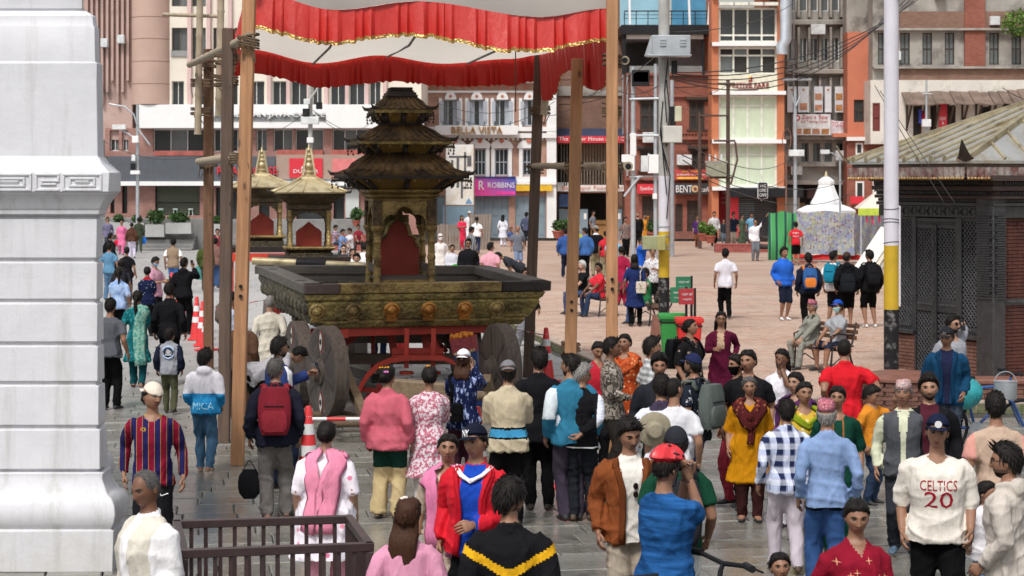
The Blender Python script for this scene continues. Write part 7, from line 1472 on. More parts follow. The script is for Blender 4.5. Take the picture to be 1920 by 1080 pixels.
person('man in a grey tee standing at the food court counter',(1112,455,F_),1.66,60,'m',C('70747c'),'tee','short',BK,**Z)
person('woman in a red top by the edge of the timber post',(1136,520,F_),1.58,180,'m',C('c02f3a'),'shirt','short',KH,fem=True,hair='bun',**Z)
person('person in a red shirt leaning on the restaurant window sill',(1385*1.0/1,0,hm)if False else((1385-960)/35.2,106.75,hm),1.65,0,'m',C('6a1f2a'),'shirt','long',BK,gz=HC-(168-YH)/35.2-.0,arms=('belly','belly'),group='people at windows')
finish_people()
MR=C('7d2430',rough=.6);mbp=C('2a2b30',rough=.6)
decal(p_ce,'CELTICS',.0,p_ce['h']*.715,.27,.075,C('9c1b2e'));decal(p_ce,'20',.0,p_ce['h']*.655,.21,.12,C('9c1b2e'));decal(p_ce,shape(lambda m:m.lathe([(.028,0),(.028,.001)],14)),.09,p_ce['h']*.775,0,0,0);p_ce['o'].children[-1].data.materials[0]=C('9c1b2e')
decal(p_mica,'MICA',0,p_mica['h']*.545,.25,.085,C('a9dcf0'),side=1)
decal(p_badge,shape(lambda m:m.lathe([(.072,0),(.072,.001)],24)),0,p_badge['h']*.72,0,0,0,side=1);p_badge['o'].children[-1].data.materials[0]=C('23242c')
b2=shape(lambda m:[m.tube([(.088*cos(t),.088*sin(t),.002)for t in[PI*(a0+.8*j/8)for j in range(9)]],.012,4)for a0 in(.1,1.1)]);wrap(b2,p_badge,0,p_badge['h']*.72,1,.005);b2.data.materials[0]=C('a9c0e0');b2.parent=p_badge['o']
b3=shape(lambda m:(m.lathe([(.03,0),(.03,.002)],14),m.box(-.05,.05,-.05,-.03,0,.002)));wrap(b3,p_badge,0,p_badge['h']*.725,1,.007);b3.data.materials[0]=C('b9b9c0');b3.parent=p_badge['o']
decal(p_barca,'FCB',-.075,p_barca['h']*.765,.045,.03,C('c9a22c'));decal(p_barca,shape(lambda m:m.tube([(-.03,.012,0),(-.02,-.004,0),(.04,.014,0)],.005,5)),.10,p_barca['h']*.42,0,0,0);
decal(p_rt,'DEES',0,p_rt['h']*.745,.24,.06,WH,side=1);decal(p_rt,'HOUSE',0,p_rt['h']*.67,.24,.06,WH,side=1)
st_=MB()
rs_=random.Random(3)
for j in range(9):
 x,z=rs_.uniform(-.15,.15),rs_.uniform(-.1,.16)
 for a in(0,R(90)):c,s_=cos(a)*.022,sin(a)*.022;st_.tube([(x-c,z-s_,0),(x,z,.001),(x+c,z+s_,0)],[.001,.004,.001],4)
so=st_.build('star_motif',C('d99a7a'));wrap(so,p_rs,0,p_rs['h']*.69,-1,.004);so.parent=p_rs['o'];so['kind']='stuff'
def ontocap(p,s,w,hh,m):
 o=text(s,w,hh,m,p['o'],(0,0,0),(0,0,0),depth=.003);M4=p['M4'];me=o.data
 for v in me.vertices:v.co=M4@V(v.co.x,-.1135+2.2*v.co.x**2*2-v.co.z+.5*max(0,v.co.y),.085+v.co.y)
 o.name='cap_emblem';return o
ontocap(p_ny,'NY',.055,.05,WH);ontocap(p_bj,'H',.03,.03,C('8a8f98'))
o_=shape(lambda m:m.lathe([(.026,0),(.026,.002)],14));me=o_.data;M4=p_ce['M4']
for v in me.vertices:v.co=M4@V(v.co.x,-.116-v.co.z,.085+v.co.y)
o_.parent=p_ce['o'];o_.name='cap_emblem'
flw=MB()
for j in range(7):flw.ball((-.05+.018*j,.06-.01*(j%2),.105),(.014,.014,.01),6,4)
flw.xf(p_sal['M4']);flw.build('hair_flowers',C('e09a2a'),p_sal['o']);flw=MB()
for sx in(-1,1):flw.ball((-.045+sx*.016,.11,.06),(.018,.008,.014),7,5)
flw.xf(p_sal['M4']);flw.build('hair_bow',C('d07ab8'),p_sal['o'])
for q,cc,xx in((p_fl,'d9902a',.02),(p_ch,'e0902a',-.02),(p_cr,'d06a20',-.02),(p_pt,'e8d9d0',.02)):
 flw=MB();flw.ball((xx,.03,.128),(.022,.016,.01),7,5);flw.ball((xx+.02,.045,.122),(.014,.014,.009),7,5);flw.xf(q['M4']);flw.build('hair_flower',C(cc),q['o'])
for q,c_,a_,b_ in((p_ny,C('b51a28',rough=.5),24,-21),(p_br,C('6a3a20'),22,-22),(p_bj,C('123450'),20,-20)):
 for an in(a_,b_):ribbon(q,[(an*2.0,.815),(an*1.35,.78),(an,.70),(an,.58),(an,.47)],.030,c_,'lapel',th=.016)
ribbon(p_ny,[(52,.815),(20,.795),(0,.775),(-20,.795),(-52,.815)],.022,WH,'shirt_collar',th=.012)
PKS=C('e08aa6');ribbon(p_pk,[(28,.66),(38,.79),(70,.83),(130,.825),(150,.76),(160,.60),(150,.42)],.10,PKS,wave=.1);ribbon(p_pk,[(-30,.7),(-60,.83),(-135,.822),(-160,.74),(-172,.62),(-178,.50),(-179,.42)],.12,PKS,wave=.12)
ribbon(p_teal,[(30,.76),(-40,.835),(-130,.82),(-158,.72),(-165,.55),(-166,.38),(-162,.24)],.13,fine('pale_teal_print','8fb3a4','4a8f88',22,.46,.56),wave=.08)
ribbon(p_pw,[(20,.42),(28,.60),(36,.76),(70,.832),(130,.82)],.10,C('d97fa6'),wave=.1);ribbon(p_pw,[(-25,.46),(-32,.60),(-40,.76),(-75,.832),(-130,.82)],.10,C('d97fa6'),wave=.1)
MAR=floral('maroon_shawl','4f1f1f',['7d3a30','2f1518','8f5a3a'],24,.33);ribbon(p_mu,[(140,.80),(80,.83),(40,.79),(14,.72),(0,.67),(-14,.72),(-40,.79),(-80,.83),(-140,.80)],.10,MAR,wave=.08,th=.02);ribbon(p_mu,[(10,.70),(4,.6),(0,.54)],.05,MAR)
ribbon(p_yf,[(140,.80),(80,.83),(35,.78),(0,.735),(-35,.78),(-80,.83),(-140,.80)],.05,C('7f8f1f'),wave=.1,th=.02)
ribbon(p_os,[(140,.80),(80,.83),(35,.77),(0,.71),(-35,.77),(-80,.83),(-140,.80)],.10,floral('orange_shawl','b8562f',['d99a6a','8f2f1f'],26,.33),wave=.1,th=.02)
ribbon(p_pu,[(140,.80),(80,.83),(35,.78),(0,.72),(-35,.78),(-80,.83),(-140,.80)],.11,C('4f2a55'),wave=.1,th=.02)
ribbon(p_gs,[(-150,.5),(-150,.7),(-110,.82),(-50,.81),(-30,.6),(-28,.4)],.08,C('0f3a2c'),wave=.1)
backpack(p_rb,'large dark red backpack worn by the grey haired man',MR,C('8a2b36',rough=.6),(.34,.17,.48),.69);backpack(pbp2,'orange backpack with the blue bucket hat',C('d9662a'),None,(.34,.18,.42));backpack(pbp1,'dark grey rucksack worn beside the white pillar',mbp)
backpack(pbp3,'blue backpack with an orange lower pocket',C('34609c'),C('d9803a'),(.32,.17,.46),.68);backpack(pbp4,'teal backpack on the white tee',C('1f7f9c'),None,(.3,.16,.42));backpack(pbp5,'black backpack with a small red tag nearest the banded pole',C('1b1b1f',rough=.6),None,(.32,.17,.46),.69)
backpack(p_gn,'black padded rucksack on the dark green tee',mbp,None,(.32,.18,.46),.66);backpack(p_nc,'grey rucksack on the leaf print shirt',C('5a625f'),None,(.32,.17,.46),.68);backpack(p_bf,'glossy black rucksack on the black floral blouse',C('131417',rough=.4),None,(.30,.16,.40),.70);backpack(p_bh,'slack black duffel carried by the brown capped youth',C('1e1f22',rough=.5),None,(.34,.2,.42),.60)
shoulderbag(p_nv,'quilted black handbag over the navy leaf print blouse',C('101012',rough=.4),1,(.30,.09,.20),.58);shoulderbag(p_wb,'cream patterned handbag on the navy tunic',fine('cream_print','d2cabd','8d8070',20,.55,.62),-1,(.24,.1,.26),.55)
phone(p_tr,'black phone held up by the bearded man in the track jacket');phone(pp2,'black phone held up by the man in the black hoodie',1);phone(p_rs,'dark phone in the hand of the woman in crimson');phone(pp1,'phone held by the masked man in mauve');phone(p_ph,'phone at the ear of the man in the grey tee')
def held(p,hand,name,label,cat,fn,dz=-.2):
 wr,d,sd_,cu,el=p['hj'][hand];wv=MT((p['X'],p['Y'],p['gz']))@MR_(p['rot'],4,'Z')@Vector(wr+d*.07*p['k']+V(0,0,dz));t=thing(name,label,cat,wv,p['rot']);fn(t);return t
def find(lbl):return next(p for p in PEOPLE if lbl in p['label'])
def sack(c,w,h_):
 def fn(t):mb=MB();rbox(mb,w,.12,h_,.5);mb.build('bag',c,t,smooth='auto');mb=MB();mb.tube([(-w*.3,0,h_*.45),(0,0,h_*.5+.1),(w*.3,0,h_*.45)],.006,5);mb.build('handle',c,t)
 return fn
held(find('olive jacket carrying'),0,'carrier_bag','teal bundle bag hanging beside the brown post','bag',sack(C('4f8f88'),.34,.42),-.2);held(find('guard in olive'),1,'carrier_bag','blue plastic bag carried by the guard','bag',sack(C('2a6fc4'),.25,.34));held(find('all pink kurta'),1,'carrier_bag','small red bag carried by the woman in pink','bag',sack(C('c9203a'),.22,.26));held(p_yf,0,'carrier_bag','yellow printed cloth bag hanging by the mustard kurta','bag',sack(C('c9a83a'),.3,.4),-.24)
held(p_rb,0,'carrier_bag','black handbag hanging beside grey trousers near the floral kurta','bag',sack(C('17171a'),.24,.30),-.42)
def grn(t):mb=MB();mb.grid(lambda u,v:((u-.5)*.4,-.03+.04*sin(u*9),-.02+.2*(v-.5)+.03*sin(u*7+v*3)),10,5);mb.build('cloth',C('3fd03a'),t,smooth=True)
held(find('bright green cloth'),0,'green_cloth','bright green folded cloth held by the boy in a hoodie','cloth',grn,-.02)
def khat(t):mb=MB();mb.lathe([(.0,.10),(.06,.095),(.085,.06),(.09,.0),(.15,-.015),(.165,-.03),(.15,-.025),(.085,-.01)],22,axis='y',cap=False);mb.build('crown',C('8f8774'),t,smooth='auto')
onbody(p_ht,'sun_hat','khaki brimmed sun hat hanging on the white shirt','hat',(.045,.115,.70),khat)
def sung(t):
 for sz in(-1,1):mb=MB();mb.ball((0,0,sz*.03),(.02,.006,.026),10,6);mb.build('lens',M_iris,t,smooth=True)
onbody(p_br,'sunglasses','dark sunglasses hooked on the white ribbed polo','sunglasses',(.012,-.098,.70),sung)
# == PAGODA at the right
pg=thing('pagoda','small pagoda with gilded metal roof, carved black lattice doors and dark red brick','pagoda',(8.05,33.2,0),math.atan2(.479,.878))
M_latt=mat('lattice_black',(.085,.088,.094),.35,.3,14,.4,spec=.4);M_blk=mat('black_carving',(.030,.031,.034),.36,.4,9,.5,spec=.7);M_pgb=mat('dark_red_brick',(.085,.025,.017),.7,.35,5,.4,dirt=((.03,.015,.012),.4,2));M_pgb2=mat('brown_brick',(.16,.075,.055),.8,.3,6,.4);M_mort=mat('dark_mortar',(.05,.025,.02),.9)
M_roofm=mat('roof_metal',(.50,.50,.48),.36,.15,1.2,.15,metal=.55,dirt=((.36,.27,.12),.42,1.6));M_rib=goldmat('gilt_rib',(.44,.38,.25),(.20,.16,.10),5,.2,.5,.38,.45)
def pbox(mb,y0,y1,z0,z1,x0=-.03,x1=.1):mb.box(x0,x1,y0,y1,z0,z1)
mb=MB();mb.box(.12,6,.12,2.9,0,3.9);mb.build('core_wall',M_mort,pg)
def part1(name,m,boxes,bevel=0,parent=pg):
 mb=MB()
 for b in boxes:pbox(mb,*b)
 return mb.build(name,m,parent,bevel=bevel)
def lattice(y0,y1,z0,z1,name='lattice'):
 mb=MB();st=.088;w=.017;L=(y1-y0);Hh=z1-z0
 for sgn in(1,-1):
  k=-int(Hh/st)-1
  while k*st<L+Hh:
   c=y0+k*st;
   pts=[]
   a,b=(c,z0),(c+Hh,z1)
   ya,yb_=max(a[0],y0),min(b[0],y1)
   if yb_-ya>.01:
    za,zb=z0+ya-c,z0+yb_-c
    if sgn<0:ya,yb_=y0+y1-ya,y0+y1-yb_
    mb.beam((-.02-.008*(sgn>0),ya,za),(-.02-.008*(sgn>0),yb_,zb),w,.018,up=(-1,0,0))
   k+=1
 z=z0+.044
 while z<z1:
  y=y0+.044
  while y<y1-.02:mb.box(-.042,-.02,y-.013,y+.013,z-.013,z+.013);y+=.088
  z+=.088
 o=mb.build(name,M_latt,pg);tag(o,kind='stuff');part1('lattice_back',M_black,[(y0,y1,z0,z1,.02,.06)]);return o
for y0,y1,z0,z1 in((.37,.75,.98,2.78),(2.03,2.46,.98,2.78),(.90,1.38,1.42,2.64),(1.49,1.93,1.42,2.64),(.90,1.38,.14,1.20),(1.49,1.93,.14,1.20)):lattice(y0,y1,z0,z1)
for y0,y1 in((.28,.37),(.75,.90),(1.93,2.03),(2.46,2.6)):part1('door_frame',M_blk,[(y0,y1,.1,2.84,-.07,.1)],.006)
part1('door_stile',M_blk,[(1.38,1.49,.1,2.70,-.08,.08)],.006)
for y0,y1,z0,z1 in((.90,1.38,1.2,1.42),(1.49,1.93,1.2,1.42),(.90,1.93,2.64,2.82),(.37,.75,.86,.98),(2.03,2.46,.86,.98),(.37,.75,2.78,2.84),(2.03,2.46,2.78,2.84)):part1('rail',M_blk,[(y0+.001,y1-.001,z0,z1,-.055,.06)],.006)
mb=MB()
for y0,y1,zc in((.92,1.36,1.31),(1.51,1.91,1.31),(.92,1.9,2.73),(.4,.73,.92),(2.05,2.44,.92)):
 n=int((y1-y0)/.05)
 for k in range(n):mb.ball((-.055,y0+(y1-y0)*(k+.5)/n,zc),(.014,.018,.035),6,4)
for k in range(60):mb.ball((-.085,1.435+.02*sin(k*1.4),.15+k*.042),(.012,.018,.02),6,4)
tag(mb.build('carved_beading',M_blk,pg,smooth=True),kind='stuff')
mb=MB();mb.box(-.16,.12,-.14,.28,.12,3.45);cp=mb.build('corner_pillar',M_blk,pg,bevel=.015);mb=MB()
for k in range(34):
 z=1.5+k*.042
 mb.box(-.19,-.155,-.12+.02*(k%3),.26-.02*(k%3),z,z+.026);mb.box(-.14+.02*(k%3),.1,-.17,-.142,z,z+.026)
tag(mb.build('pillar_carving',M_blk,cp),kind='stuff')
for z0,z1,o_ in((2.84,3.04,.10),(3.04,3.10,.16),(3.10,3.16,.12),(3.16,3.22,.2),(3.22,3.30,.16),(3.30,3.38,.26),(3.38,3.46,.22),(3.46,3.56,.34)):
 mb=MB();mb.box(-o_,6,-o_,2.9,z0,z1-.003);mb.build('cornice',M_blk if z0<3.05 else mat('dark_brown_carving',(.055,.035,.03),.6,.3,12,.6),pg,bevel=.006)
mb=MB()
for k in range(24):
 y=.06+k*.108;mb.ball((-.105,y,2.94),(.018,.036,.07),8,6)if k%2 else mb.tube([(-.11,y-.03,2.88),(-.115,y+.03,2.94),(-.11,y-.03,3.0)],.012,5)
for zc,o_,st in((3.13,.125,.045),(3.26,.165,.05),(3.42,.225,.055)):
 for k in range(int(2.9/st)):mb.box(-o_-.018,-o_+.01,k*st,k*st+st*.55,zc-.022,zc+.022)
 for k in range(int(2.6/st)):mb.box(k*st,k*st+st*.55,-o_-.018,-o_+.01,zc-.022,zc+.022)
tag(mb.build('cornice_carving',M_blk,pg),kind='stuff')
part1('base_ledge',M_blk,[(.28,.75,.78,.86,-.14,.1),(1.93,2.6,.78,.86,-.14,.1)],.01)
mb=MB()
for y0,y1 in((.30,.76),(1.95,2.7)):
 z=.14;r_=0
 while z<.76:
  y=y0-(.11 if r_%2 else 0)
  while y<y1:a,b=max(y,y0),min(y+.212,y1);(mb.box(-.085+rnd.uniform(-.004,.004),.1,a,b,z,z+.052)if b-a>.03 else None);y+=.222
  z+=.062;r_+=1
tag(mb.build('plinth_bricks',M_pgb2,pg),kind='stuff')
mb=MB();z=.14;r_=0
while z<3.04:
 x=.14-(.11 if r_%2 else 0)
 if not 1.36<z<1.46:
  while x<2.6:a=max(x,.13);mb.box(a,x+.214,-.03+rnd.uniform(-.004,.004),.1,z,z+.050);x+=.222
 z+=.060;r_+=1
tag(mb.build('wall_bricks',M_pgb,pg),kind='stuff');mb=MB();mb.box(.13,3,-.06,.1,1.385,1.485);
for k in range(40):mb.ball((.16+k*.06,-.06,1.435),(.024,.015,.035),6,4)
mb.build('carved_band',M_blk,pg)
x0,x1,y0,y1,ze=-.906,6.1,-.303,2.77,3.80;ap=VV((2.6,1.23,5.02));B_=[VV((x0,y0,ze)),VV((x1,y0,ze)),VV((x1,y1,ze)),VV((x0,y1,ze))]
mb=MB()
for i in range(4):a,b=B_[i],B_[(i+1)%4];mb.add([a,b,ap],[(0,1,2)]);mb.add([a,b,b-VV((0,0,.05)),a-VV((0,0,.05))],[(3,2,1,0)])
mb.quad(*[p-VV((0,0,.05))for p in B_]);rf=mb.build('roof',M_roofm,pg)
def roofpt(x,y,side):
 if side=='L':n=(B_[3]-B_[0]).cross(ap-B_[0])
 else:n=(B_[1]-B_[0]).cross(ap-B_[0])
 z=B_[0].z-(n.x*(x-B_[0].x)+n.y*(y-B_[0].y))/n.z;return VV((x,y,z+.02))
for k in range(9):
 f=(k+.5)/9;y=y0+(y1-y0)*f;t=min((y-y0)/(ap.y-y0),(y1-y)/(y1-ap.y));xe=x0+(ap.x-x0)*min(1,t)*.995
 if xe-x0>.3:mb=MB();mb.tube([roofpt(x0+.02,y,'L'),roofpt(xe,y,'L')],.026,8);mb.build('roof_rib',M_rib,rf,smooth='auto');mb=MB();mb.lathe([(.055,-.02),(.06,0),(.04,.02)],10,roofpt(x0+.02,y,'L'),'x');mb.build('rib_end',M_rib,rf)
for k in range(12):
 f=(k+.5)/12;x=x0+(x1-x0)*f;t=min((x-x0)/(ap.x-x0),(x1-x)/(x1-ap.x));ye=y0+(ap.y-y0)*t*.995
 if ye-y0>.2:mb=MB();mb.tube([roofpt(x,y0+.02,'R'),roofpt(x,ye,'R')],.026,8);mb.build('roof_rib',M_rib,rf,smooth='auto')
for i in range(4):mb=MB();mb.beam(B_[i]+VV((0,0,.02)),ap+VV((0,0,.03)),.09,.09);mb.build('hip_ridge',M_rib if i in(0,3)else M_roofm,rf)
for c,o,m,k in((B_[0],VV((-.75,-.5,0)),mat('dark_horn',(.05,.04,.035),.5,.3,6,.3,metal=.4),1.0),(B_[3],VV((-.75,.6,0)),M_rib,.85)):
 mb=MB();o=o.normalized();s_=VV((-o.y,o.x,0))
 rings=[]
 for q in range(7):t=q/6;p=c+o*(.26*t-.04)*k+VV((0,0,.34*t**1.7*k));w=.14*(1-t)**.8*k+.004;rings.append([p+s_*w+VV((0,0,.03*(1-t))),p-o*.01,p-s_*w+VV((0,0,.03*(1-t))),p+o*.02-VV((0,0,.035*(1-t)))])
 mb.loft(rings);mb.build('corner_horn',m,rf,smooth='auto')
mb=MB();mb.box(x0+.06,x1,y0+.06,y1-.06,3.58,3.75);mb.build('eave_band',mat('eave_brown',(.16,.12,.09),.8,.3,5,.3),pg)
def fringe(a,b,n):
 d=(b-a);nn=VV((d.y,-d.x,0)).normalized();mb=MB();mb.grid(lambda u,v:a+d*u+nn*(.012*sin(u*n*3.1)+.03)+VV((0,0,-.17*v)),n*3,3);o=mb.build('fringe_cloth',goldmat('fringe_print',(.36,.33,.30),(.13,.025,.022),13,.3,0,.8,.5),pg)
 mb=MB()
 for k in range(n):p=a+d*((k+.5)/n)+nn*.035+VV((0,0,-.185));mb.ball(p,(.03,.03,.022),6,4)
 mb.build('fringe_tassels',M_gtrim,o);tag(o.children[0],kind='stuff')
fringe(VV((x0+.05,y1,3.69)),VV((x0+.05,y0+.05,3.69)),44);fringe(VV((x0+.05,y0+.05,3.69)),VV((3.5,y0+.05,3.69)),60)
bp=thing('brick_platform','low round capped brick platform at the foot of the banded pole','platform',(5.95,30.6,0));mb=MB();mb.lathe([(.66,.42),(.70,.43),(.70,.47),(.4,.53),(0,.55)],24,cap=False);mb.build('cap_stone',mat('terracotta_cap',(.20,.085,.06),.55,.25,4,.2),bp,smooth='auto');mb=MB();mb.lathe([(.62,0),(.62,.425)],24);mb.build('drum_core',M_mort,bp)
for r_ in range(6):
 for k in range(12):a0=(k+.5*(r_%2))*R(30);mb=MB();mb.box(-.155,.155,-.05,.05,0,.06);mb.build('brick',M_pgb2,bp,loc=(.61*sin(a0),-.61*cos(a0),.02+r_*.067)).rotation_euler.z=a0
bp=thing('brick_ledge','long low brick ledge in front of the lattice doors','ledge',(7.6,30.4,0));mb=MB();mb.box(-.95,2.6,-.28,.3,.38,.46);mb.build('coping',MATS['terracotta_cap'],bp,bevel=.02);mb=MB();mb.box(-.9,2.55,-.20,.25,0,.38);mb.build('core',M_mort,bp)
for r_ in range(5):
 for k in range(15):mb=MB();mb.box(0,.222,-.24,-.19,0,.06);mb.build('brick',M_pgb2,bp,loc=(-.9+k*.23-(.1 if r_%2 and k else 0),0,.03+r_*.07))
# == POLES, LAMPS, WIRES
M_pole=mat('concrete_pole',(.40,.39,.37),.85,.2,3,.3,dirt=((.2,.19,.18),.35,2));M_lav=mat('lilac_white_paint',(.66,.64,.70),.6,.08,2,.15,dirt=((.45,.43,.45),.25,3));M_yel=mat('yellow_paint',(.55,.36,.02),.55,.12,3,.15,dirt=((.6,.58,.55),.25,2.2));M_blkp=mat('chipped_black_paint',(.014,.014,.016),.6,.3,4,.3,spec=.25,dirt=((.35,.34,.33),.38,4))
def cyl(mb,x,y,r,z0,z1,r1=None,n=18):mb.lathe([(r,z0),(r1 or r,z1)],n,(x,y,0))
def banded(label,X,d,r,bands,name='utility_pole'):
 t=thing(name,label,'pole',(X,d,0))
 for nm,m,z0,z1 in bands:mb=MB();cyl(mb,0,0,r,z0,z1);mb.build(nm,m,t,smooth='auto')
 return t
X1,D1=3.19,41.8;P1=Plane(D1)
up=banded('concrete utility pole with yellow and black bands and grey metal boxes',X1,D1,.115,(('black_band',M_blkp,PZ,P1.Z(520)),('yellow_band',M_yel,P1.Z(520),P1.Z(434)),('white_band',M_lav,P1.Z(434),P1.Z(330)),('shaft',M_pole,P1.Z(330),P1.Z(-160))))
def pb(t,P_,ox,name,m,x0,y0,x1,y1,f0,f1,bevel=.01):mb=MB();mb.box((x0-960)/P_.s-ox,(x1-960)/P_.s-ox,f0,f1,P_.Z(y1),P_.Z(y0));return mb.build(name,m,t,bevel=bevel)
bx=pb(up,P1,X1,'louvred_box',M_steel,1219,69,1291,105,-.5,-.12,.015);
for x in(1234,1271):
 for k in range(3):pb(bx,P1,X1,'louvre',M_steel,x,76+k*5,x+11,79+k*5,-.53,-.5,0)
mb=MB();mb.prism([((x-960)/P1.s-X1,P1.Z(y))for x,y in((1207,107),(1219,69),(1219,105))],-.5,-.15);mb.build('box_wing',M_steel,up);pb(up,P1,X1,'box_edge',M_steel,1210,105,1293,108,-.54,-.1)
pb(up,P1,X1,'white_box',mat('aged_white_box',(.60,.58,.53),.6,.1,3,.1,dirt=((.3,.15,.07),.2,3)),1241,237,1276,268,-.42,-.12);pb(up,P1,X1,'meter_box',mat('olive_box',(.30,.32,.18),.6,.2,4,.1,dirt=((.1,.05,.02),.25,5)),1203,442,1232,467,-.36,-.05);pb(up,P1,X1,'meter_box',mat('olive_box2',(.38,.36,.14),.6,.2,4,.1),1230,441,1245,468,-.40,-.06);pb(up,P1,X1,'floodlight',mat('lamp_cream',(.6,.58,.42),.5),1264,200,1276,228,-.3,-.1);pb(up,P1,X1,'speaker',M_black,1258,115,1268,140,-.3,-.05)
for y in(442,466,425,460):mb=MB();cyl(mb,0,0,.125,P1.Z(y)-.012,P1.Z(y)+.012);mb.build('clamp',M_steel,up)
for k in range(5):mb=MB();mb.tube([(.08*cos(k),-.13,P1.Z(110+40*k)),(.12*sin(k*2),-.14,P1.Z(170+40*k)),(.05,-.12,P1.Z(230+45*k))],.012,5);mb.build('loose_cable',M_black,up)
mb=MB();mb.lathe([(.30,PZ),(.24,PZ+.5),(.15,PZ+.5)],10,(0,0,0));mb.build('brick_collar',mat('terracotta_cap',(.2,.085,.06)),up)
X2,D2=6.0,31.5;P2=Plane(D2)
u2=banded('thick white pole with worn yellow and black bands beside the lattice doors',X2,D2,.118,(('black_band',M_blkp,0,P2.Z(580)),('yellow_band',M_yel,P2.Z(580),P2.Z(460)),('shaft',M_lav,P2.Z(460),P2.Z(-180))))
pb(u2,P2,X2,'cable_cover',M_lav,1684,386,1688,575,-.05,.05)
for y in(390,412,418,455):mb=MB();mb.tube([(.122*cos(t),.122*sin(t),P2.Z(y)+.02*sin(t+y))for t in[2*PI*j/16 for j in range(17)]],.005,4);mb.build('wire_tie',M_black,u2)
mb=MB()
for k in range(7):mb.tube([(.3*cos(t)+.2+.05*k,-.15,P2.Z(-30)+.18*sin(t)+.02*k)for t in[2*PI*j/16 for j in range(17)]],.018,5)
mb.build('cable_coil',M_black,u2)
def steelpole(label,px,d,y0,y1,r,arms=(),boxes=(),m=M_steel,name='street_lamp',gz=.0):
 P_=Plane(d);X=(px-960)/P_.s;t=thing(name,label,'lamp post' if name=='street_lamp' else 'pole',(X,d,gz));mb=MB();cyl(mb,0,0,r,max(0,P_.Z(y1))if y1 else 0,P_.Z(y0),r*.8,12);mb.build('pole',m,t,smooth='auto',org=(0,0,gz))
 for a in arms:mb=MB();mb.tube([((x-960)/P_.s-X,-.1,P_.Z(y)-gz)for x,y in a],r*.45,8);mb.build('arm',m,t,smooth='auto')
 for nm,bm,x0,y0_,x1,y1_ in boxes:mb=MB();mb.box((x0-960)/P_.s-X,(x1-960)/P_.s-X,-.35,-.08,P_.Z(y1_)-gz,P_.Z(y0_)-gz);mb.build(nm,bm,t,bevel=.015)
 return t
M_lampw=mat('lamp_head',(.66,.68,.68),.4)
steelpole('steel lamp post with two arms and cameras left of the cafe front',258,95,196,None,.09,[((258,235),(252,215),(235,200),(206,195)),((258,262),(240,250),(216,238)),((258,240),(282,272))],[('lamp_head',M_lampw,213,234,238,243),('camera',M_white,250,255,262,268),('junction_box',M_lampw,249,290,256,302),('camera',M_white,247,320,264,327),('cable_ring',M_black,247,306,255,318)])
steelpole('pole with two floodlights and a white board before the coffee sign',582,80,150,330,.10,[((582,186),(600,160),(607,152)),((584,292),(578,280),(584,270))],[('floodlight',M_lampw,571,186,583,196),('floodlight',M_black,594,192,605,205),('board',M_lampw,566,219,599,233),('switch_box',M_black,569,204,581,220),('floodlight',M_white,577,258,589,268)],M_pole,'utility_pole')
steelpole('solar lamp post in front of the spa sign',1491,88,163,None,.085,[((1491,200),(1500,180)),((1491,200),(1484,180))],[('solar_panel',mat('solar_grey',(.25,.26,.28),.3),1466,148,1520,152),('bracket_box',M_lampw,1478,281,1506,293)],gz=PZ)
steelpole('lamp post with round lamp above the white shrine',1575,84,293,None,.05,[((1575,298),(1562,288),(1550,284))],[('lamp_head',M_lampw,1537,281,1553,289)],gz=PZ)
steelpole('thin steel pole on the roof behind the orange house',1737,92,150,260,.06,[((1728,176),(1747,176))],[('panel',M_lampw,1727,224,1743,238)],name='utility_pole')
steelpole('rust brown pole left of the transformer',1312,96,210,None,.10,[((1312,217),(1365,217))],[],mat('rust_pole',(.085,.05,.04),.8),'utility_pole',PZ)
tr_=steelpole('rust brown pole carrying an old oil transformer',1365,96,149,None,.11,[((1345,157),(1378,157)),((1338,264),(1378,264)),((1330,333),(1372,333)),((1378,266),(1382,300),(1370,345))],[('transformer',mat('transformer_green',(.27,.27,.2),.6,.2,5,.2,dirt=((.2,.1,.05),.3,4)),1323,306,1361,331),('lid',M_conc,1321,302,1363,306),('insulator',M_lampw,1328,290,1331,302),('insulator',M_lampw,1339,290,1342,302),('insulator',M_lampw,1350,290,1353,302)],mat('rust_pole',(.085,.05,.04),.8),'utility_pole',PZ)
steelpole('steel pole with a floodlight screen and white box by the red hanging sign',1187,84,125,None,.11,[((1180,186),(1255,184)),((1180,254),(1235,254)),((1170,368),(1200,330))],[('floodlight',M_black,1184,132,1217,162),('lamp_glass',M_lampw,1186,135,1215,155),('white_box',M_white,1181,250,1192,292),('white_board',M_white,1165,290,1189,320)],gz=PZ,name='utility_pole')
steelpole('steel pole with two insulator boxes beside the concrete pole',1229,84,120,None,.09,[((1180,332),(1240,330)),((1215,288),(1225,300))],[('junction_box',M_white,1214,290,1240,325),('junction_box',mat('ac_grey',(.6,.62,.63),.5),1201,292,1216,322),('meter',M_white,1223,363,1231,373)],gz=PZ,name='utility_pole')
steelpole('steel pole between the concrete pole and the dark cafe sign',1260,86,150,None,.10,[],[('meter',M_black,1255,200,1266,235)],gz=PZ,name='utility_pole')
steelpole('curved stand with a ring in front of the red house',1474,93,300,None,.05,[((1474,300),(1470,285),(1466,262),(1470,246),(1476,240),(1482,250),(1482,270),(1476,290),(1474,302))],[],mat('rust_stand',(.2,.1,.07),.8),'utility_pole',PZ)
M_wire=mat('black_cable',(.02,.02,.022),.6)
def wire(a,b,drop,r,lab):
 mb=MB();pts=sag(Vector(a),Vector(b),drop,18);mb.tube(pts,r,5);c=(Vector(a)+Vector(b))/2;tag(mb.build('overhead_cable',M_wire,None,org=c,loc=c,smooth=True),lab,'cable','overhead cables')
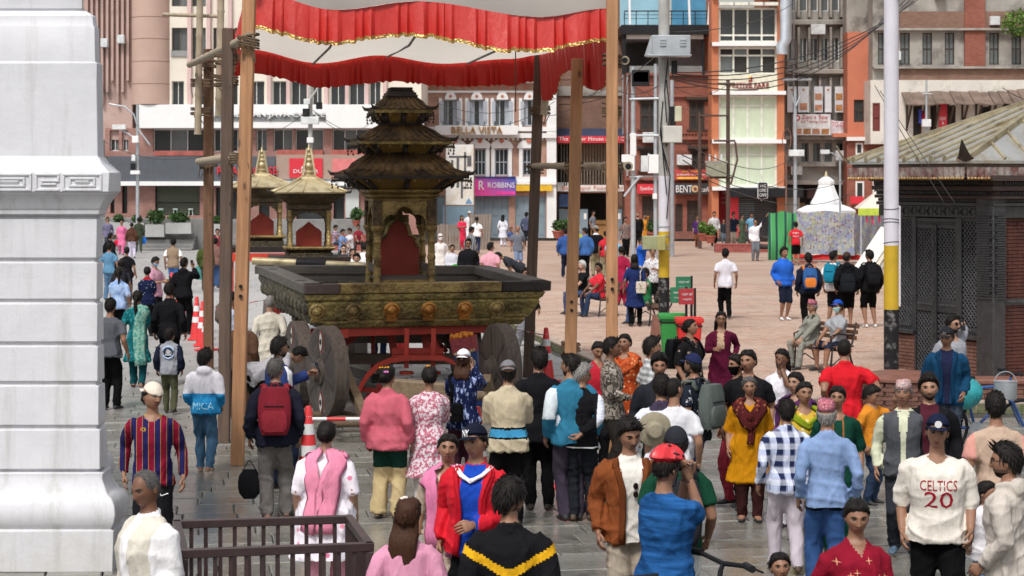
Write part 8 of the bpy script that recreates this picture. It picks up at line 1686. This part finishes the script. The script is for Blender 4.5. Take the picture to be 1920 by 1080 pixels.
for k,w_ in enumerate(('lowest','second lowest','middle','second highest','highest')):wire(P3(1262,148-k*3,44),P3(1700+16*k,-18-4*k,60),1.25-.13*k,.014,w_+' of the heavy cables rising from the louvred box to the upper right')
for a,b,da,db,dr,lab in(((1150,165),(1262,140),60,44,.3,'cable from the bolted timber post to the louvred box'),((820,193),(1040,185),90,75,.5,'tight cable across the upper windows of the brick hotel'),((1040,185),(1190,130),75,84,.4,'cable from the dark timber post up to the floodlight screen'),((823,200),(1040,190),90,75,.9,'slack cable drooping across the upper windows of the brick hotel'),((470,262),(580,205),70,80,.2,'cable from the pale timber post up to the floodlit pole'),((190,262),(470,262),90,70,.8,'cable drooping across the long cafe windows'),((585,205),(790,195),80,95,1.2,'deeply sagging cable right of the coffee lettering'),((590,210),(715,208),80,95,.9,'short sagging cable from the floodlit pole to the shrine roof'),((1160,150),(1247,88),60,42,.1,'straight cable rising steeply to the louvred box'),((1247,60),(1490,5),42,80,.3,'thin cable crossing the top windows of the restaurant'),((1280,265),(1480,300),43,88,.5,'cable from the white box to the solar lamp'),((1280,300),(1480,330),43,88,.6,'cable across the lower green curtains'),((1270,310),(1600,360),43,84,.7,'lowest cable running toward the white shrine'),((1278,290),(1590,335),43,84,.6,'cable running toward the round street lamp'),((1185,160),(1365,218),84,96,.3,'cable from the floodlight screen to the transformer pole'),((1260,160),(1365,157),86,96,.5,'cable to the top of the transformer pole'),((1640,160),(1770,380),33,31.0,.02,'thin stay wire left of the pair over the gilded roof'),((1650,170),(1790,380),33,31.0,.02,'thin stay wire right of the pair over the gilded roof'),((1180,128),(1160,290),84,80,.1,'wire dropping beside the white board'),((1120,170),(1000,215),60,70,.3,'cable between the two right timber posts'),((1880,165),(1960,195),60,60,.1,'pale cable at the right edge above the roof')):wire(P3(*a,da),P3(*b,db),dr,.012 if da>40 else .006,lab)
# == PLAZA FURNITURE
M_slat=woodmat('bench_slat',(.12,.06,.035),axis='x');M_iron=mat('black_iron',(.02,.02,.022),.45,.2,5,.1)
def bench(label,X,Y,rz,l=.8):
 t=thing('bench',label,'bench',(X,Y,PZ),rz)
 for k in range(5):mb=MB();mb.box(-l,l,-.22+k*.09,-.145+k*.09,.42,.45);mb.build('seat_slat',M_slat,t)
 for k in range(3):mb=MB();mb.box(-l,l,.26+.03*k,.285+.03*k,.54+k*.1,.61+k*.1);mb.build('back_slat',M_slat,t)
 for sx in(-l+.08,l-.08):
  mb=MB();mb.tube([(sx,-.27,0),(sx,-.24,.2),(sx,-.22,.40),(sx,.2,.40),(sx,.25,.48),(sx,.35,.84)],.02,7);mb.tube([(sx,.3,0),(sx,.22,.2),(sx,.16,.40)],.02,7);mb.tube([(sx,-.22,.40),(sx,-.26,.62),(sx,-.1,.66),(sx,.3,.62)],.016,7);mb.tube([(sx,-.25,.1),(sx,0,.25),(sx,.27,.1)],.012,6);mb.build('iron_leg',M_iron,t,smooth='auto')
 return t
bench('wooden slat bench with iron legs under the white haired man',1.98,49.15,R(-60));bench('wooden slat bench with iron legs under the two seated old men',5.48,35.08,R(-56),.55);bench('wooden slat bench half hidden behind the green and red bins',3.25,46.0,R(-80))
def bin_(label,X,Y,m,h=.95):
 t=thing('litter_bin',label,'bin',(X,Y,PZ));mb=MB();mb.loft([[(sx*w,sy*w*.85,z)for sx,sy in((-1,-1),(1,-1),(1,1),(-1,1))]for z,w in((.08,.165),(h-.09,.215))]);mb.build('body',m,t,bevel=.02);mb=MB();mb.loft([[(sx*w,sy*w*.85,z)for sx,sy in((-1,-1),(1,-1),(1,1),(-1,1))]for z,w in((h-.09,.24),(h-.05,.245),(h,.24),(h-.001,.21),(h-.1,.205))],cap=False);mb.build('rim',m,t,bevel=.008);mb=MB();mb.box(-.222,.222,-.19,.19,h-.16,h-.13);mb.build('strap',M_black,t)
 for sx in(-1,1):mb=MB();mb.lathe([(.08,-.03),(.08,.03)],14,(sx*.17,.15,.08),'x');mb.build('wheel',M_black,t)
bin_('bright green litter bin beside the banded concrete pole',2.86,35.6,mat('bin_green',(.04,.32,.07),.45,.1));bin_('bright red litter bin in front of the green bin',3.1,34.9,mat('bin_red',(.62,.03,.025),.45,.1),.93)
for x,y,m,lab in((1282,533,'bin_sign_green','green notice board on a thin black post behind the bins, set furthest back'),(1272,553,'bin_sign_green','green notice board on a thin black post nearest the red board'),(1288,556,'bin_sign_red','red notice board on a thin black post above the red bin')):
 d=36.2 if 'furthest' in lab else 35.3;P_=Plane(d);X=P_.X(x);t=thing('sign_board',lab,'sign',(X,d,PZ),R(14));mb=MB();mb.box(-.15,.15,-.015,.015,P_.Z(y)-PZ-.14,P_.Z(y)-PZ+.14);mb.build('panel',mat(m,(.03,.2,.10)if 'green' in m else(.42,.04,.05),.5),t,bevel=.004);mb=MB();mb.box(.13,.165,-.02,.02,0,P_.Z(y)-PZ+.15);mb.build('post',M_black,t);
 text('फोहोर यहाँ',.2,.05,M_white,t,(0,-.018,P_.Z(y)-PZ+.04));text('फाल्नुहोस्',.17,.04,M_white,t,(0,-.018,P_.Z(y)-PZ-.05))
def flowerpot(px,y,d,label,plant=True):
 P_=Plane(d);t=thing('flower_pot',label,'flower pot',(P_.X(px),d,PZ+max(0,P_.Z(y)-PZ)));mb=MB();mb.lathe([(.15,0),(.24,.30),(.27,.31),(.27,.37),(.23,.37),(.2,.3)],14);mb.build('pot',mat('terracotta',(.33,.09,.06)),t,smooth='auto')
 if plant:foliage((0,0,.62),(.3,.28,.32),160,.17).build('foliage',M_leaf2 if px>1250 else M_leaf,t)
for a in((1045,447,96,'terracotta pot at the left end of the food court planters'),(1060,445,96.4,'terracotta pot with shrub nearest the blue door panel'),(1231,447,97,'small terracotta pot behind the striped shirt'),(1318,452,95,'terracotta pot with bright leafy plant beside the purple top'),(1332,456,94,'terracotta pot with bright leafy plant by the white sweatshirt'),(1222,450,97,'small pot plant at the dark doorway')):flowerpot(*a)
planter(1072,424,432,30,'black trough of leafy plants on the food court rail',M_leaf2,97,True,(30,18))
def brickwall(label,px0,px1,y0,d,depth=.4):
 P_=Plane(d);a,b=P_.X(px0),P_.X(px1);h=P_.Z(y0)-PZ;t=thing('brick_wall',label,'wall',((a+b)/2,d,PZ));mb=MB();mb.box(a-(a+b)/2+.01,b-(a+b)/2-.01,.02,depth,0,h-.06);mb.build('core',M_mort,t);mb=MB();mb.box(a-(a+b)/2,b-(a+b)/2,-.02,depth+.02,h-.055,h);mb.build('coping',mat('red_coping',(.33,.09,.08),.8,.2,3,.2),t);mb=MB();r_=0;z=.0
 while z<h-.07:
  x=-(b-a)/2-(.12 if r_%2 else 0)
  while x<(b-a)/2-.05:mb.box(max(x,-(b-a)/2),min(x+.225,(b-a)/2),0,.1,z,z+.06);x+=.24
  z+=.072;r_+=1
 tag(mb.build('bricks',mat('wall_brick_red',(.36,.10,.085),.85,.3,5,.3),t),kind='stuff')
brickwall('low red brick wall in front of the dark shutter',1340,1442,457,91);brickwall('low red brick seat wall behind the small pavilions',612,690,440,93,.6)
def pallet(label,px,y0,d,w,h,lean,rz,n=8):
 P_=Plane(d);t=thing('pallet',label,'pallet',(P_.X(px),d,PZ),rz);t.rotation_euler=(R(-lean),0,rz)
 for k in range(n):mb=MB();mb.box(-w/2+k*w/n,-w/2+(k+.82)*w/n,-.02,.02,0,h*rnd.uniform(.94,1));mb.build('plank',woodmat('pallet_wood',(.20,.155,.125)),t)
 for z in(.15,h*.5,h-.15):mb=MB();mb.box(-w/2,w/2,.022,.07,z-.05,z+.05);mb.build('crossbar',MATS['pallet_wood'],t)
pallet('weathered plank pallet leaning left of the coral kurta',842,460,94,1.1,1.25,10,R(6));pallet('taller weathered plank pallet leaning behind the white tee',898,460,95,1.1,1.75,12,R(-14))
P_=Plane(85);t=thing('dog','black dog standing beside the green striped cloth','dog',(P_.X(1432),85,PZ),R(-100));mb=MB();mb.v,mb.f,mb.mi=[],[],[]
mb.tube([(0,.36,.44),(0,.25,.46),(0,0,.44),(0,-.2,.47),(0,-.32,.56),(0,-.42,.66)],[.05,.10,.10,.125,.08,.065],10);mb.ball((0,-.47,.69),(.065,.09,.065),10,7);mb.tube([(0,-.5,.68),(0,-.62,.65)],[.045,.028],8)
for sx in(-1,1):
 mb.tube([(sx*.07,-.22,.42),(sx*.07,-.2,.24),(sx*.07,-.23,.03),(sx*.07,-.27,.015)],[.05,.032,.022,.02],7);mb.tube([(sx*.07,.27,.44),(sx*.07,.2,.27),(sx*.07,.31,.16),(sx*.07,.28,.03),(sx*.07,.24,.015)],[.07,.045,.028,.022,.02],7);mb.tube([(sx*.05,-.43,.73),(sx*.065,-.42,.8)],[.03,.006],5)
mb.tube([(0,.36,.46),(0,.48,.5),(0,.55,.62)],[.025,.018,.01],6);me=mb.mesh('dog',mat('black_fur',(.018,.017,.016),.7));o=bpy.data.objects.new('body',me);col.objects.link(o);o.parent=t;m_=o.modifiers.new('r','REMESH');m_.mode='VOXEL';m_.voxel_size=.016;m_.use_smooth_shade=True
# == TENT, CLOTHS, WHITE SHRINE
P_=Plane(86);sh_=thing('white_shrine','small white stepped shrine with flared roof and gold tip behind the floral cloth','shrine',(P_.X(1549),86,PZ));Zs=lambda y:P_.Z(y)-PZ;L_=P_.L
mb=MB();mb.lathe([(L_(38),0),(L_(38),Zs(420)),(L_(44),Zs(412)),(L_(44),Zs(404)),(L_(56),Zs(400)),(L_(56),Zs(394)),(L_(44),Zs(388)),(L_(33),Zs(384))],8,sq=True);mb.build('base',M_wallw,sh_,bevel=.02)
mb=MB();mb.lathe([(L_(30),Zs(385)),(L_(30),Zs(380)),(L_(24),Zs(370)),(L_(18),Zs(356)),(L_(14.5),Zs(346)),(L_(15.5),Zs(345)),(L_(15.5),Zs(339)),(L_(9),Zs(334)),(L_(4),Zs(331))],8,sq=True);mb.build('bell_roof',M_wallw,sh_,bevel=.01);mb=MB();mb.lathe([(.03,Zs(332)),(L_(3.6),Zs(330)),(L_(2.6),Zs(327)),(L_(2.2),Zs(325)),(.0,Zs(320))],12);mb.build('gold_tip',M_gilt,sh_,smooth='auto')
def cloth_sheet(name,label,pts,z1,z0,m,nu=40,amp=.06,freq=9):
 """hanging cloth along a ground polyline pts, folds in its depth"""
 P0=[Vector(p)for p in pts];L=[0];
 for a,b in zip(P0,P0[1:]):L.append(L[-1]+(b-a).length)
 def at(u):
  d=u*L[-1]
  for i in range(len(P0)-1):
   if d<=L[i+1]+1e-6:return P0[i].lerp(P0[i+1],(d-L[i])/(L[i+1]-L[i]))
  return P0[-1]
 c=P0[0].lerp(P0[-1],.5);mb=MB();mb.grid(lambda u,v:VV((*at(u).to_2d(),z1+(z0-z1)*v-.05*sin(PI*u*3)*(1-v)))+VV((.02*sin(u*20+v*5),amp*sin(u*L[-1]*freq*.6+5*v+sin(u*11))*(.4+v),0)),nu,12);o=mb.build(name,m,None,org=(c.x,c.y,PZ),loc=(c.x,c.y,PZ),smooth=True);return tag(o,label,'cloth')
gs=pat('green_stripe_cloth',lambda t:t.ramp(t.math('FRACT',t.math('ADD',t.math('DIVIDE',t.sep()[0],.62),10.3)),[(0,H('4f9a60')),(.42,H('2f5450')),(.56,H('6aae78')),(.62,H('4f9a60')),(.86,H('2c4a4a'))],'CONSTANT'))
cloth_sheet('green_cloth','green striped cloth stretched between two men',[(P3(1440,0,82.5).x,82.5,0),(P3(1494,0,82).x,82,0)],Plane(82).Z(398),Plane(82).Z(490),gs,30,.10,7)
def _fw(t):
 w=t.n('ShaderNodeTexVoronoi');w.inputs['Scale'].default_value=10;t.l(t.obj(),w.inputs['Vector'])
 b=t.mix(t.ramp(t.noise(3.5,2),[(.4,0),(.6,1)]),H('8a90ae'),H('a9a995'));return t.mix(t.ramp(w.outputs['Distance'],[(.28,1),(.5,0)]),b,t.ramp(t.sep(w.outputs['Color'])[0],[(0,H('7f5a72')),(.3,H('8f9a6e')),(.55,H('b4b2c4')),(.8,H('7f88ae'))],'CONSTANT'))
fw=pat('floral_tent_cloth',_fw)
Pt=Plane(80);cloth_sheet('floral_cloth','pale floral patterned cloth wall around the white shrine',[(P3(1493,0,81).x,81,0),(P3(1602,0,79).x,79,0)],Pt.Z(397),Pt.Z(477),fw,60,.09,8);cloth_sheet('floral_cloth','shaded end of the floral cloth wall under the lime edged tent',[(P3(1602,0,78.8).x,78.8,0),(P3(1668,0,84).x,84,0)],Pt.Z(400),Pt.Z(476),fw,30,.09,8)
cloth_sheet('red_cloth','strip of red cloth along the foot of the floral wall',[(P3(1490,0,80.6).x,80.6,0),(P3(1660,0,78.7).x,78.7,0)],Pt.Z(476),Pt.Z(486),C('b5302f'),40,.06,8)
tn=thing('tent','cream canvas tent roof with lime green edge beside the banded pole','tent',(P3(1640,0,76).x,76,PZ));Pn=Plane(76);ox_=tn.location.x
def tp_(x,y,f):return((x-960)/Pn.s-ox_,f,Pn.Z(y)-PZ)
mb=MB();mb.add([tp_(1601,391,-1),tp_(1690,391,-1),tp_(1664,352,.6),tp_(1656,352,.6),tp_(1620,391,2.2),tp_(1700,391,2.2)],[(0,1,2,3),(0,3,4),(1,5,2),(3,2,5,4)]);mb.build('roof',mat('cream_canvas',(.66,.58,.50),.8,.06,1),tn);mb=MB();mb.quad(tp_(1600.5,390,-1.02),tp_(1691,390,-1.02),tp_(1691,403,-1.0),tp_(1600.5,403,-1.0));mb.build('lime_edge',mat('lime_canvas',(.45,.58,.06),.8),tn)
for x in(1606,1686):mb=MB();mb.beam(tp_(x,400,-.95),(tp_(x,400,-.95)[0],-.95,0),.05);mb.build('leg',M_steel,tn)
for k,x in enumerate((1617,1627,1640)):mb=MB();mb.beam(tp_(x,402,-.9),tp_(x+1,416+4*(k%2),-.9),.06,.02);mb.build('ribbon',C('c02f5a'),tn)
for k,(a,b,m,lab)in enumerate((((1612,512),(1666,430),'panel_white','white panel leaning lowest against the tent'),((1622,512),(1672,436),'panel_ivory','ivory panel leaning behind the lowest white one'),((1632,514),(1676,442),'panel_grey','grey plank leaning nearest the banded pole'))):
 d=64;pa,pb_=P3(*a,d),P3(*b,d+.8);mb=MB();mb.beam(pa,pb_,.55,.05,up=(-.6,-1,.3));c=VV((pa.x,pa.y,PZ));tag(mb.build('leaning_panel',mat(m,((.66,.66,.62),(.58,.52,.42),(.32,.29,.26))[k],.7,.15,2),None,org=c,loc=c),lab,'panel')
for k,(px,py,w,m,lab)in enumerate(((1525,486,.7,C('2f8fa0'),'crumpled teal cloth lying at the foot of the floral wall'),(1508,494,.5,C('7a3a34'),'crumpled maroon cloth by the man in the red tee'),(1610,486,.4,C('b52f3a'),'small red cloth bundle by the leaning panels'))):
 g_=G(px,py,PZ);mb=MB();mb.grid(lambda u,v:(g_.x+(u-.5)*w*2,g_.y+(v-.5)*w,PZ+.03+.1*abs(sin(u*9+k)*sin(v*7))),14,8);tag(mb.build('crumpled_cloth',m,None,org=g_,loc=g_,smooth=True),lab,'cloth')
# == CONES, BARRIERS, RAILING, BICYCLES
M_cone=mat('cone_red',(.66,.035,.04),.45,.08,4,.05);M_refl=mat('cone_white',(.72,.72,.72),.5,.05,4,0)
def cone_tree():
 t=thing('traffic_cone',None,None);mb=MB();mb.box(-.19,.19,-.19,.19,0,.035);mb.build('base',M_cone,t,bevel=.01);rr=lambda z:.145-.108*(z-.035)/.89
 for nm,m,z0,z1,o in(('body',M_cone,.035,.92,0),('band',M_refl,.38,.50,.003),('band',M_refl,.62,.74,.003)):mb=MB();mb.lathe([(rr(z0)+o,z0),(rr(z1)+o,z1)]+([(.03,.935),(.0,.94)]if nm=='body' else[]),18,cap=False);mb.build(nm,m,t,smooth='auto')
 mb=MB();mb.lathe([(.046,.80),(.05,.82),(.046,.84)],14,cap=False);mb.build('collar',M_white,t);return t
pro=cone_tree();pro_used=[0]
def cone(px,py,label,mode='base',z=0.0):
 X,Y=W(px,py);t=pro if not pro_used[0]else copy_tree(pro);pro_used[0]=1;t.location=(X,Y,0);t.rotation_euler=(0,0,rnd.uniform(0,1.5));tag(t,label,'traffic cone','traffic cones around the chariot');return t
for px,py,lab in((322,575,'traffic cone furthest up the street beside the man filming'),(333,589,'traffic cone second from the far end of the left row'),(345,607,'traffic cone close to the black trousers of the man filming'),(356,625,'traffic cone in the middle of the left row by the shoes of the man filming'),(369,637,'traffic cone third from the brown post'),(380,649,'traffic cone second from the brown post'),(388,657,'traffic cone touching the brown post'),(578,917,'traffic cone at the left end of the red and white bar'),(895,918,'traffic cone between the navy blouse and the blue belt'),(1066,914,'traffic cone behind the grey haired man in the vest'),(752,668,'traffic cone seen through the red frame of the chariot'),(814,674,'traffic cone behind the right end of the red arch'),(688,604,'traffic cone behind the left rear of the chariot'),(600,603,'traffic cone beside the left rear wheel'),(918,690,'traffic cone next to the painted prow'),(1024,716,'traffic cone by the black blazer'),(940,640,'traffic cone beyond the right front wheel')):cone(px,py,lab)
def bar(a,b,label,z=.79,n=9,r=.022):
 A_,B2=VV((*W(*a),z)),VV((*W(*b),z));c=(A_+B2)/2;t=thing('barrier_bar',label,'barrier',c)
 for k in range(n):mb=MB();mb.tube([A_.lerp(B2,k/n),A_.lerp(B2,(k+.999)/n)],r,10);mb.build('red_segment' if k%2 else 'white_segment',M_cone if k%2 else M_refl,t,org=c,smooth='auto')
bar((578,917),(895,918),'red and white striped bar between the two nearest cones');bar((895,918),(1066,914),'red and white striped bar behind the blue belt',n=5);bar((1066,914),(1330,900),'red and white striped bar running behind the hat',n=8);
for a,b,lab in(((388,657),(600,603),'thin red and white chain behind the dark posts'),((918,690),(1024,716),'thin red and white chain beside the dark right post'),((752,668),(918,690),'thin red and white chain under the chariot'),((600,603),(688,604),'thin red and white chain at the rear of the chariot')):bar(a,b,lab,.80,15,.010)
M_rail=mat('brown_railing_paint',(.040,.022,.022),.42,.25,5,.15,spec=.6);RZ=1.10
rc=[VV((*W(x,y,RZ),RZ))for x,y in((344.8,1038),(692.7,1024.7),(654.4,973.3),(331.7,983))];c0=sum(rc,Vector())/4;c0.z=0;rl_=thing('metal_railing','dark brown box shaped metal railing at the bottom of the view','railing',c0)
for i in range(4):
 a,b=rc[i],rc[(i+1)%4];d=(b-a).normalized();mb=MB();mb.beam(a-d*.028,b+d*.028 if i%2==0 else b-d*.03,.056,.056);mb.build('top_rail',M_rail,rl_,org=c0,bevel=.004);mb=MB();lo=VV((0,0,-.95));mb.beam(a+lo,b+lo,.04,.04);mb.build('bottom_rail',M_rail,rl_,org=c0)
 n=12 if i%2==0 else 10
 for k in range(1,n):p=a.lerp(b,k/n);mb=MB();mb.box(p.x-.013,p.x+.013,p.y-.013,p.y+.013,.16,RZ-.028);(mb.ball((p.x,p.y,.62),(.022,.022,.03),8,6)if k==2 else None);mb.build('baluster',M_rail,rl_,org=c0)
 mb=MB();mb.box(a.x-.026,a.x+.026,a.y-.026,a.y+.026,0,RZ-.03);mb.build('corner_post',M_rail,rl_,org=c0,bevel=.004)
def bicycle(label,X,Y,rz,m,extra=None):
 t=thing('bicycle',label,'bicycle',(X,Y,0),rz);tyre=M_black
 for nm,x in(('wheel',-.53),('wheel',.53)):
  w=thing(nm,None,None,(x,0,.34));w.parent=t;mb=MB();mb.tube([(.325*cos(a),0,.325*sin(a))for a in[2*PI*j/28 for j in range(29)]],.022,7,cap=False);mb.build('tyre',tyre,w,smooth=True);mb=MB()
  for j in range(18):a=2*PI*j/18;mb.beam((0,.02*(-1)**j,0),(.31*cos(a),0,.31*sin(a)),.004)
  mb.lathe([(.03,-.04),(.03,.04)],10,axis='y');mb.build('spokes',M_steel,w)
 mb=MB();fr_=((-.53,0,.34),(-.10,0,.32),(-.22,0,.82),(.36,0,.86),(.34,0,.72))
 for a,b in((0,1),(0,2),(1,2),(2,3),(1,4)):mb.tube([fr_[a],fr_[b]],.02,8)
 mb.tube([(.38,0,.96),(.34,0,.70),(.40,.06,.62),(.53,.06,.34)],.018,7);mb.tube([(.34,0,.70),(.40,-.06,.62),(.53,-.06,.34)],.018,7);mb.tube([fr_[2],(-.25,0,.94)],.016,7);mb.build('frame',m,t,smooth='auto')
 mb=MB();mb.loft([[(x,w*sin(q),.955+.03*cos(q))for q in[2*PI*j/10 for j in range(10)]]for x,w in((-.40,.03),(-.36,.075),(-.28,.07),(-.16,.03),(-.10,.015))]);mb.build('saddle',M_black,t,smooth='auto')
 mb=MB();mb.tube([(.40,0,1.0),(.40,.3,1.03),(.37,.36,1.03)],.017,7);mb.tube([(.40,0,1.0),(.40,-.3,1.03),(.37,-.36,1.03)],.017,7);mb.tube([(.38,0,.96),(.40,0,1.0)],.016,7);hb_=mb.build('handlebar',M_black,t,smooth='auto')
 for sy in(-1,1):mb=MB();mb.tube([(.40,sy*.25,1.03),(.365,sy*.38,1.03)],.025,8);mb.build('grip',M_black,hb_);mb=MB();mb.tube([(.41,sy*.22,1.02),(.47,sy*.25,1.0),(.48,sy*.33,.99)],.008,5);mb.build('brake_lever',M_black,hb_);
 mb=MB();mb.lathe([(.09,-.005),(.09,.005)],20,(-.10,-.05,.32),'y');mb.tube([(-.1,-.06,.32),(-.02,-.07,.18),(0,-.14,.18)],.012,6);mb.tube([(-.1,.06,.32),(-.18,.07,.46),(-.2,.14,.46)],.012,6);mb.build('crankset',M_steel,t);return t
bk_=bicycle('black mountain bike held by the cyclist in blue',1.02,12.75,R(28),M_black)
bk2=bicycle('blue framed bicycle parked by the lattice doors with a teal bag',6.0,25.4,R(8),mat('bike_blue',(.03,.09,.28),.4))
tb_=thing('carrier_bag','shiny teal plastic bag hanging on the parked bicycle','bag',(5.75,25.15,.78));mb=MB();mb.ball((0,0,0),(.19,.15,.20),14,10);mb.v=[(x+.02*sin(9*z+5*x),y+.015*sin(11*x),z)for x,y,z in mb.v];mb.build('sack',mat('teal_plastic',(.03,.30,.33),.25,.3,9,.5),tb_,smooth=True);mb=MB();mb.tube([(-.05,0,.17),(0,0,.30),(.05,0,.17)],.02,6);mb.build('knot',mat('teal_plastic',(.03,.30,.33)),tb_)
mb=MB();mb.lathe([(.0,0),(.13,0),(.145,.02),(.145,.22),(.15,.225),(.14,.22),(.13,.03)],18,cap=False);po=thing('cooking_pot','dented steel pot hanging from the parked bicycle','pot',(6.22,25.1,.72));mb.build('vessel',M_steel,po,smooth='auto');mb=MB();mb.tube([(.14*cos(a),0,.2+.15*sin(a))for a in[PI*j/10 for j in range(11)]],.006,5);mb.build('handle',M_steel,po)
groups={}
for o in[o for o in sc.objects if o.parent is None and o.get('category')and not o.get('group')]:groups.setdefault(o.name.split('.')[0],[]).append(o)
for nm,os_ in groups.items():
 if len(os_)>1 and nm not in('small_chariot',):
  w_=nm.replace('_',' ')
  for o in os_:o['group']={'building':'house fronts'}.get(nm,w_+('es' if w_.endswith(('s','x','ch'))else 's')+' around the square')
for o in sc.objects:
 if o.name.startswith('small_chariot'):o['group']='small pavilion chariots'
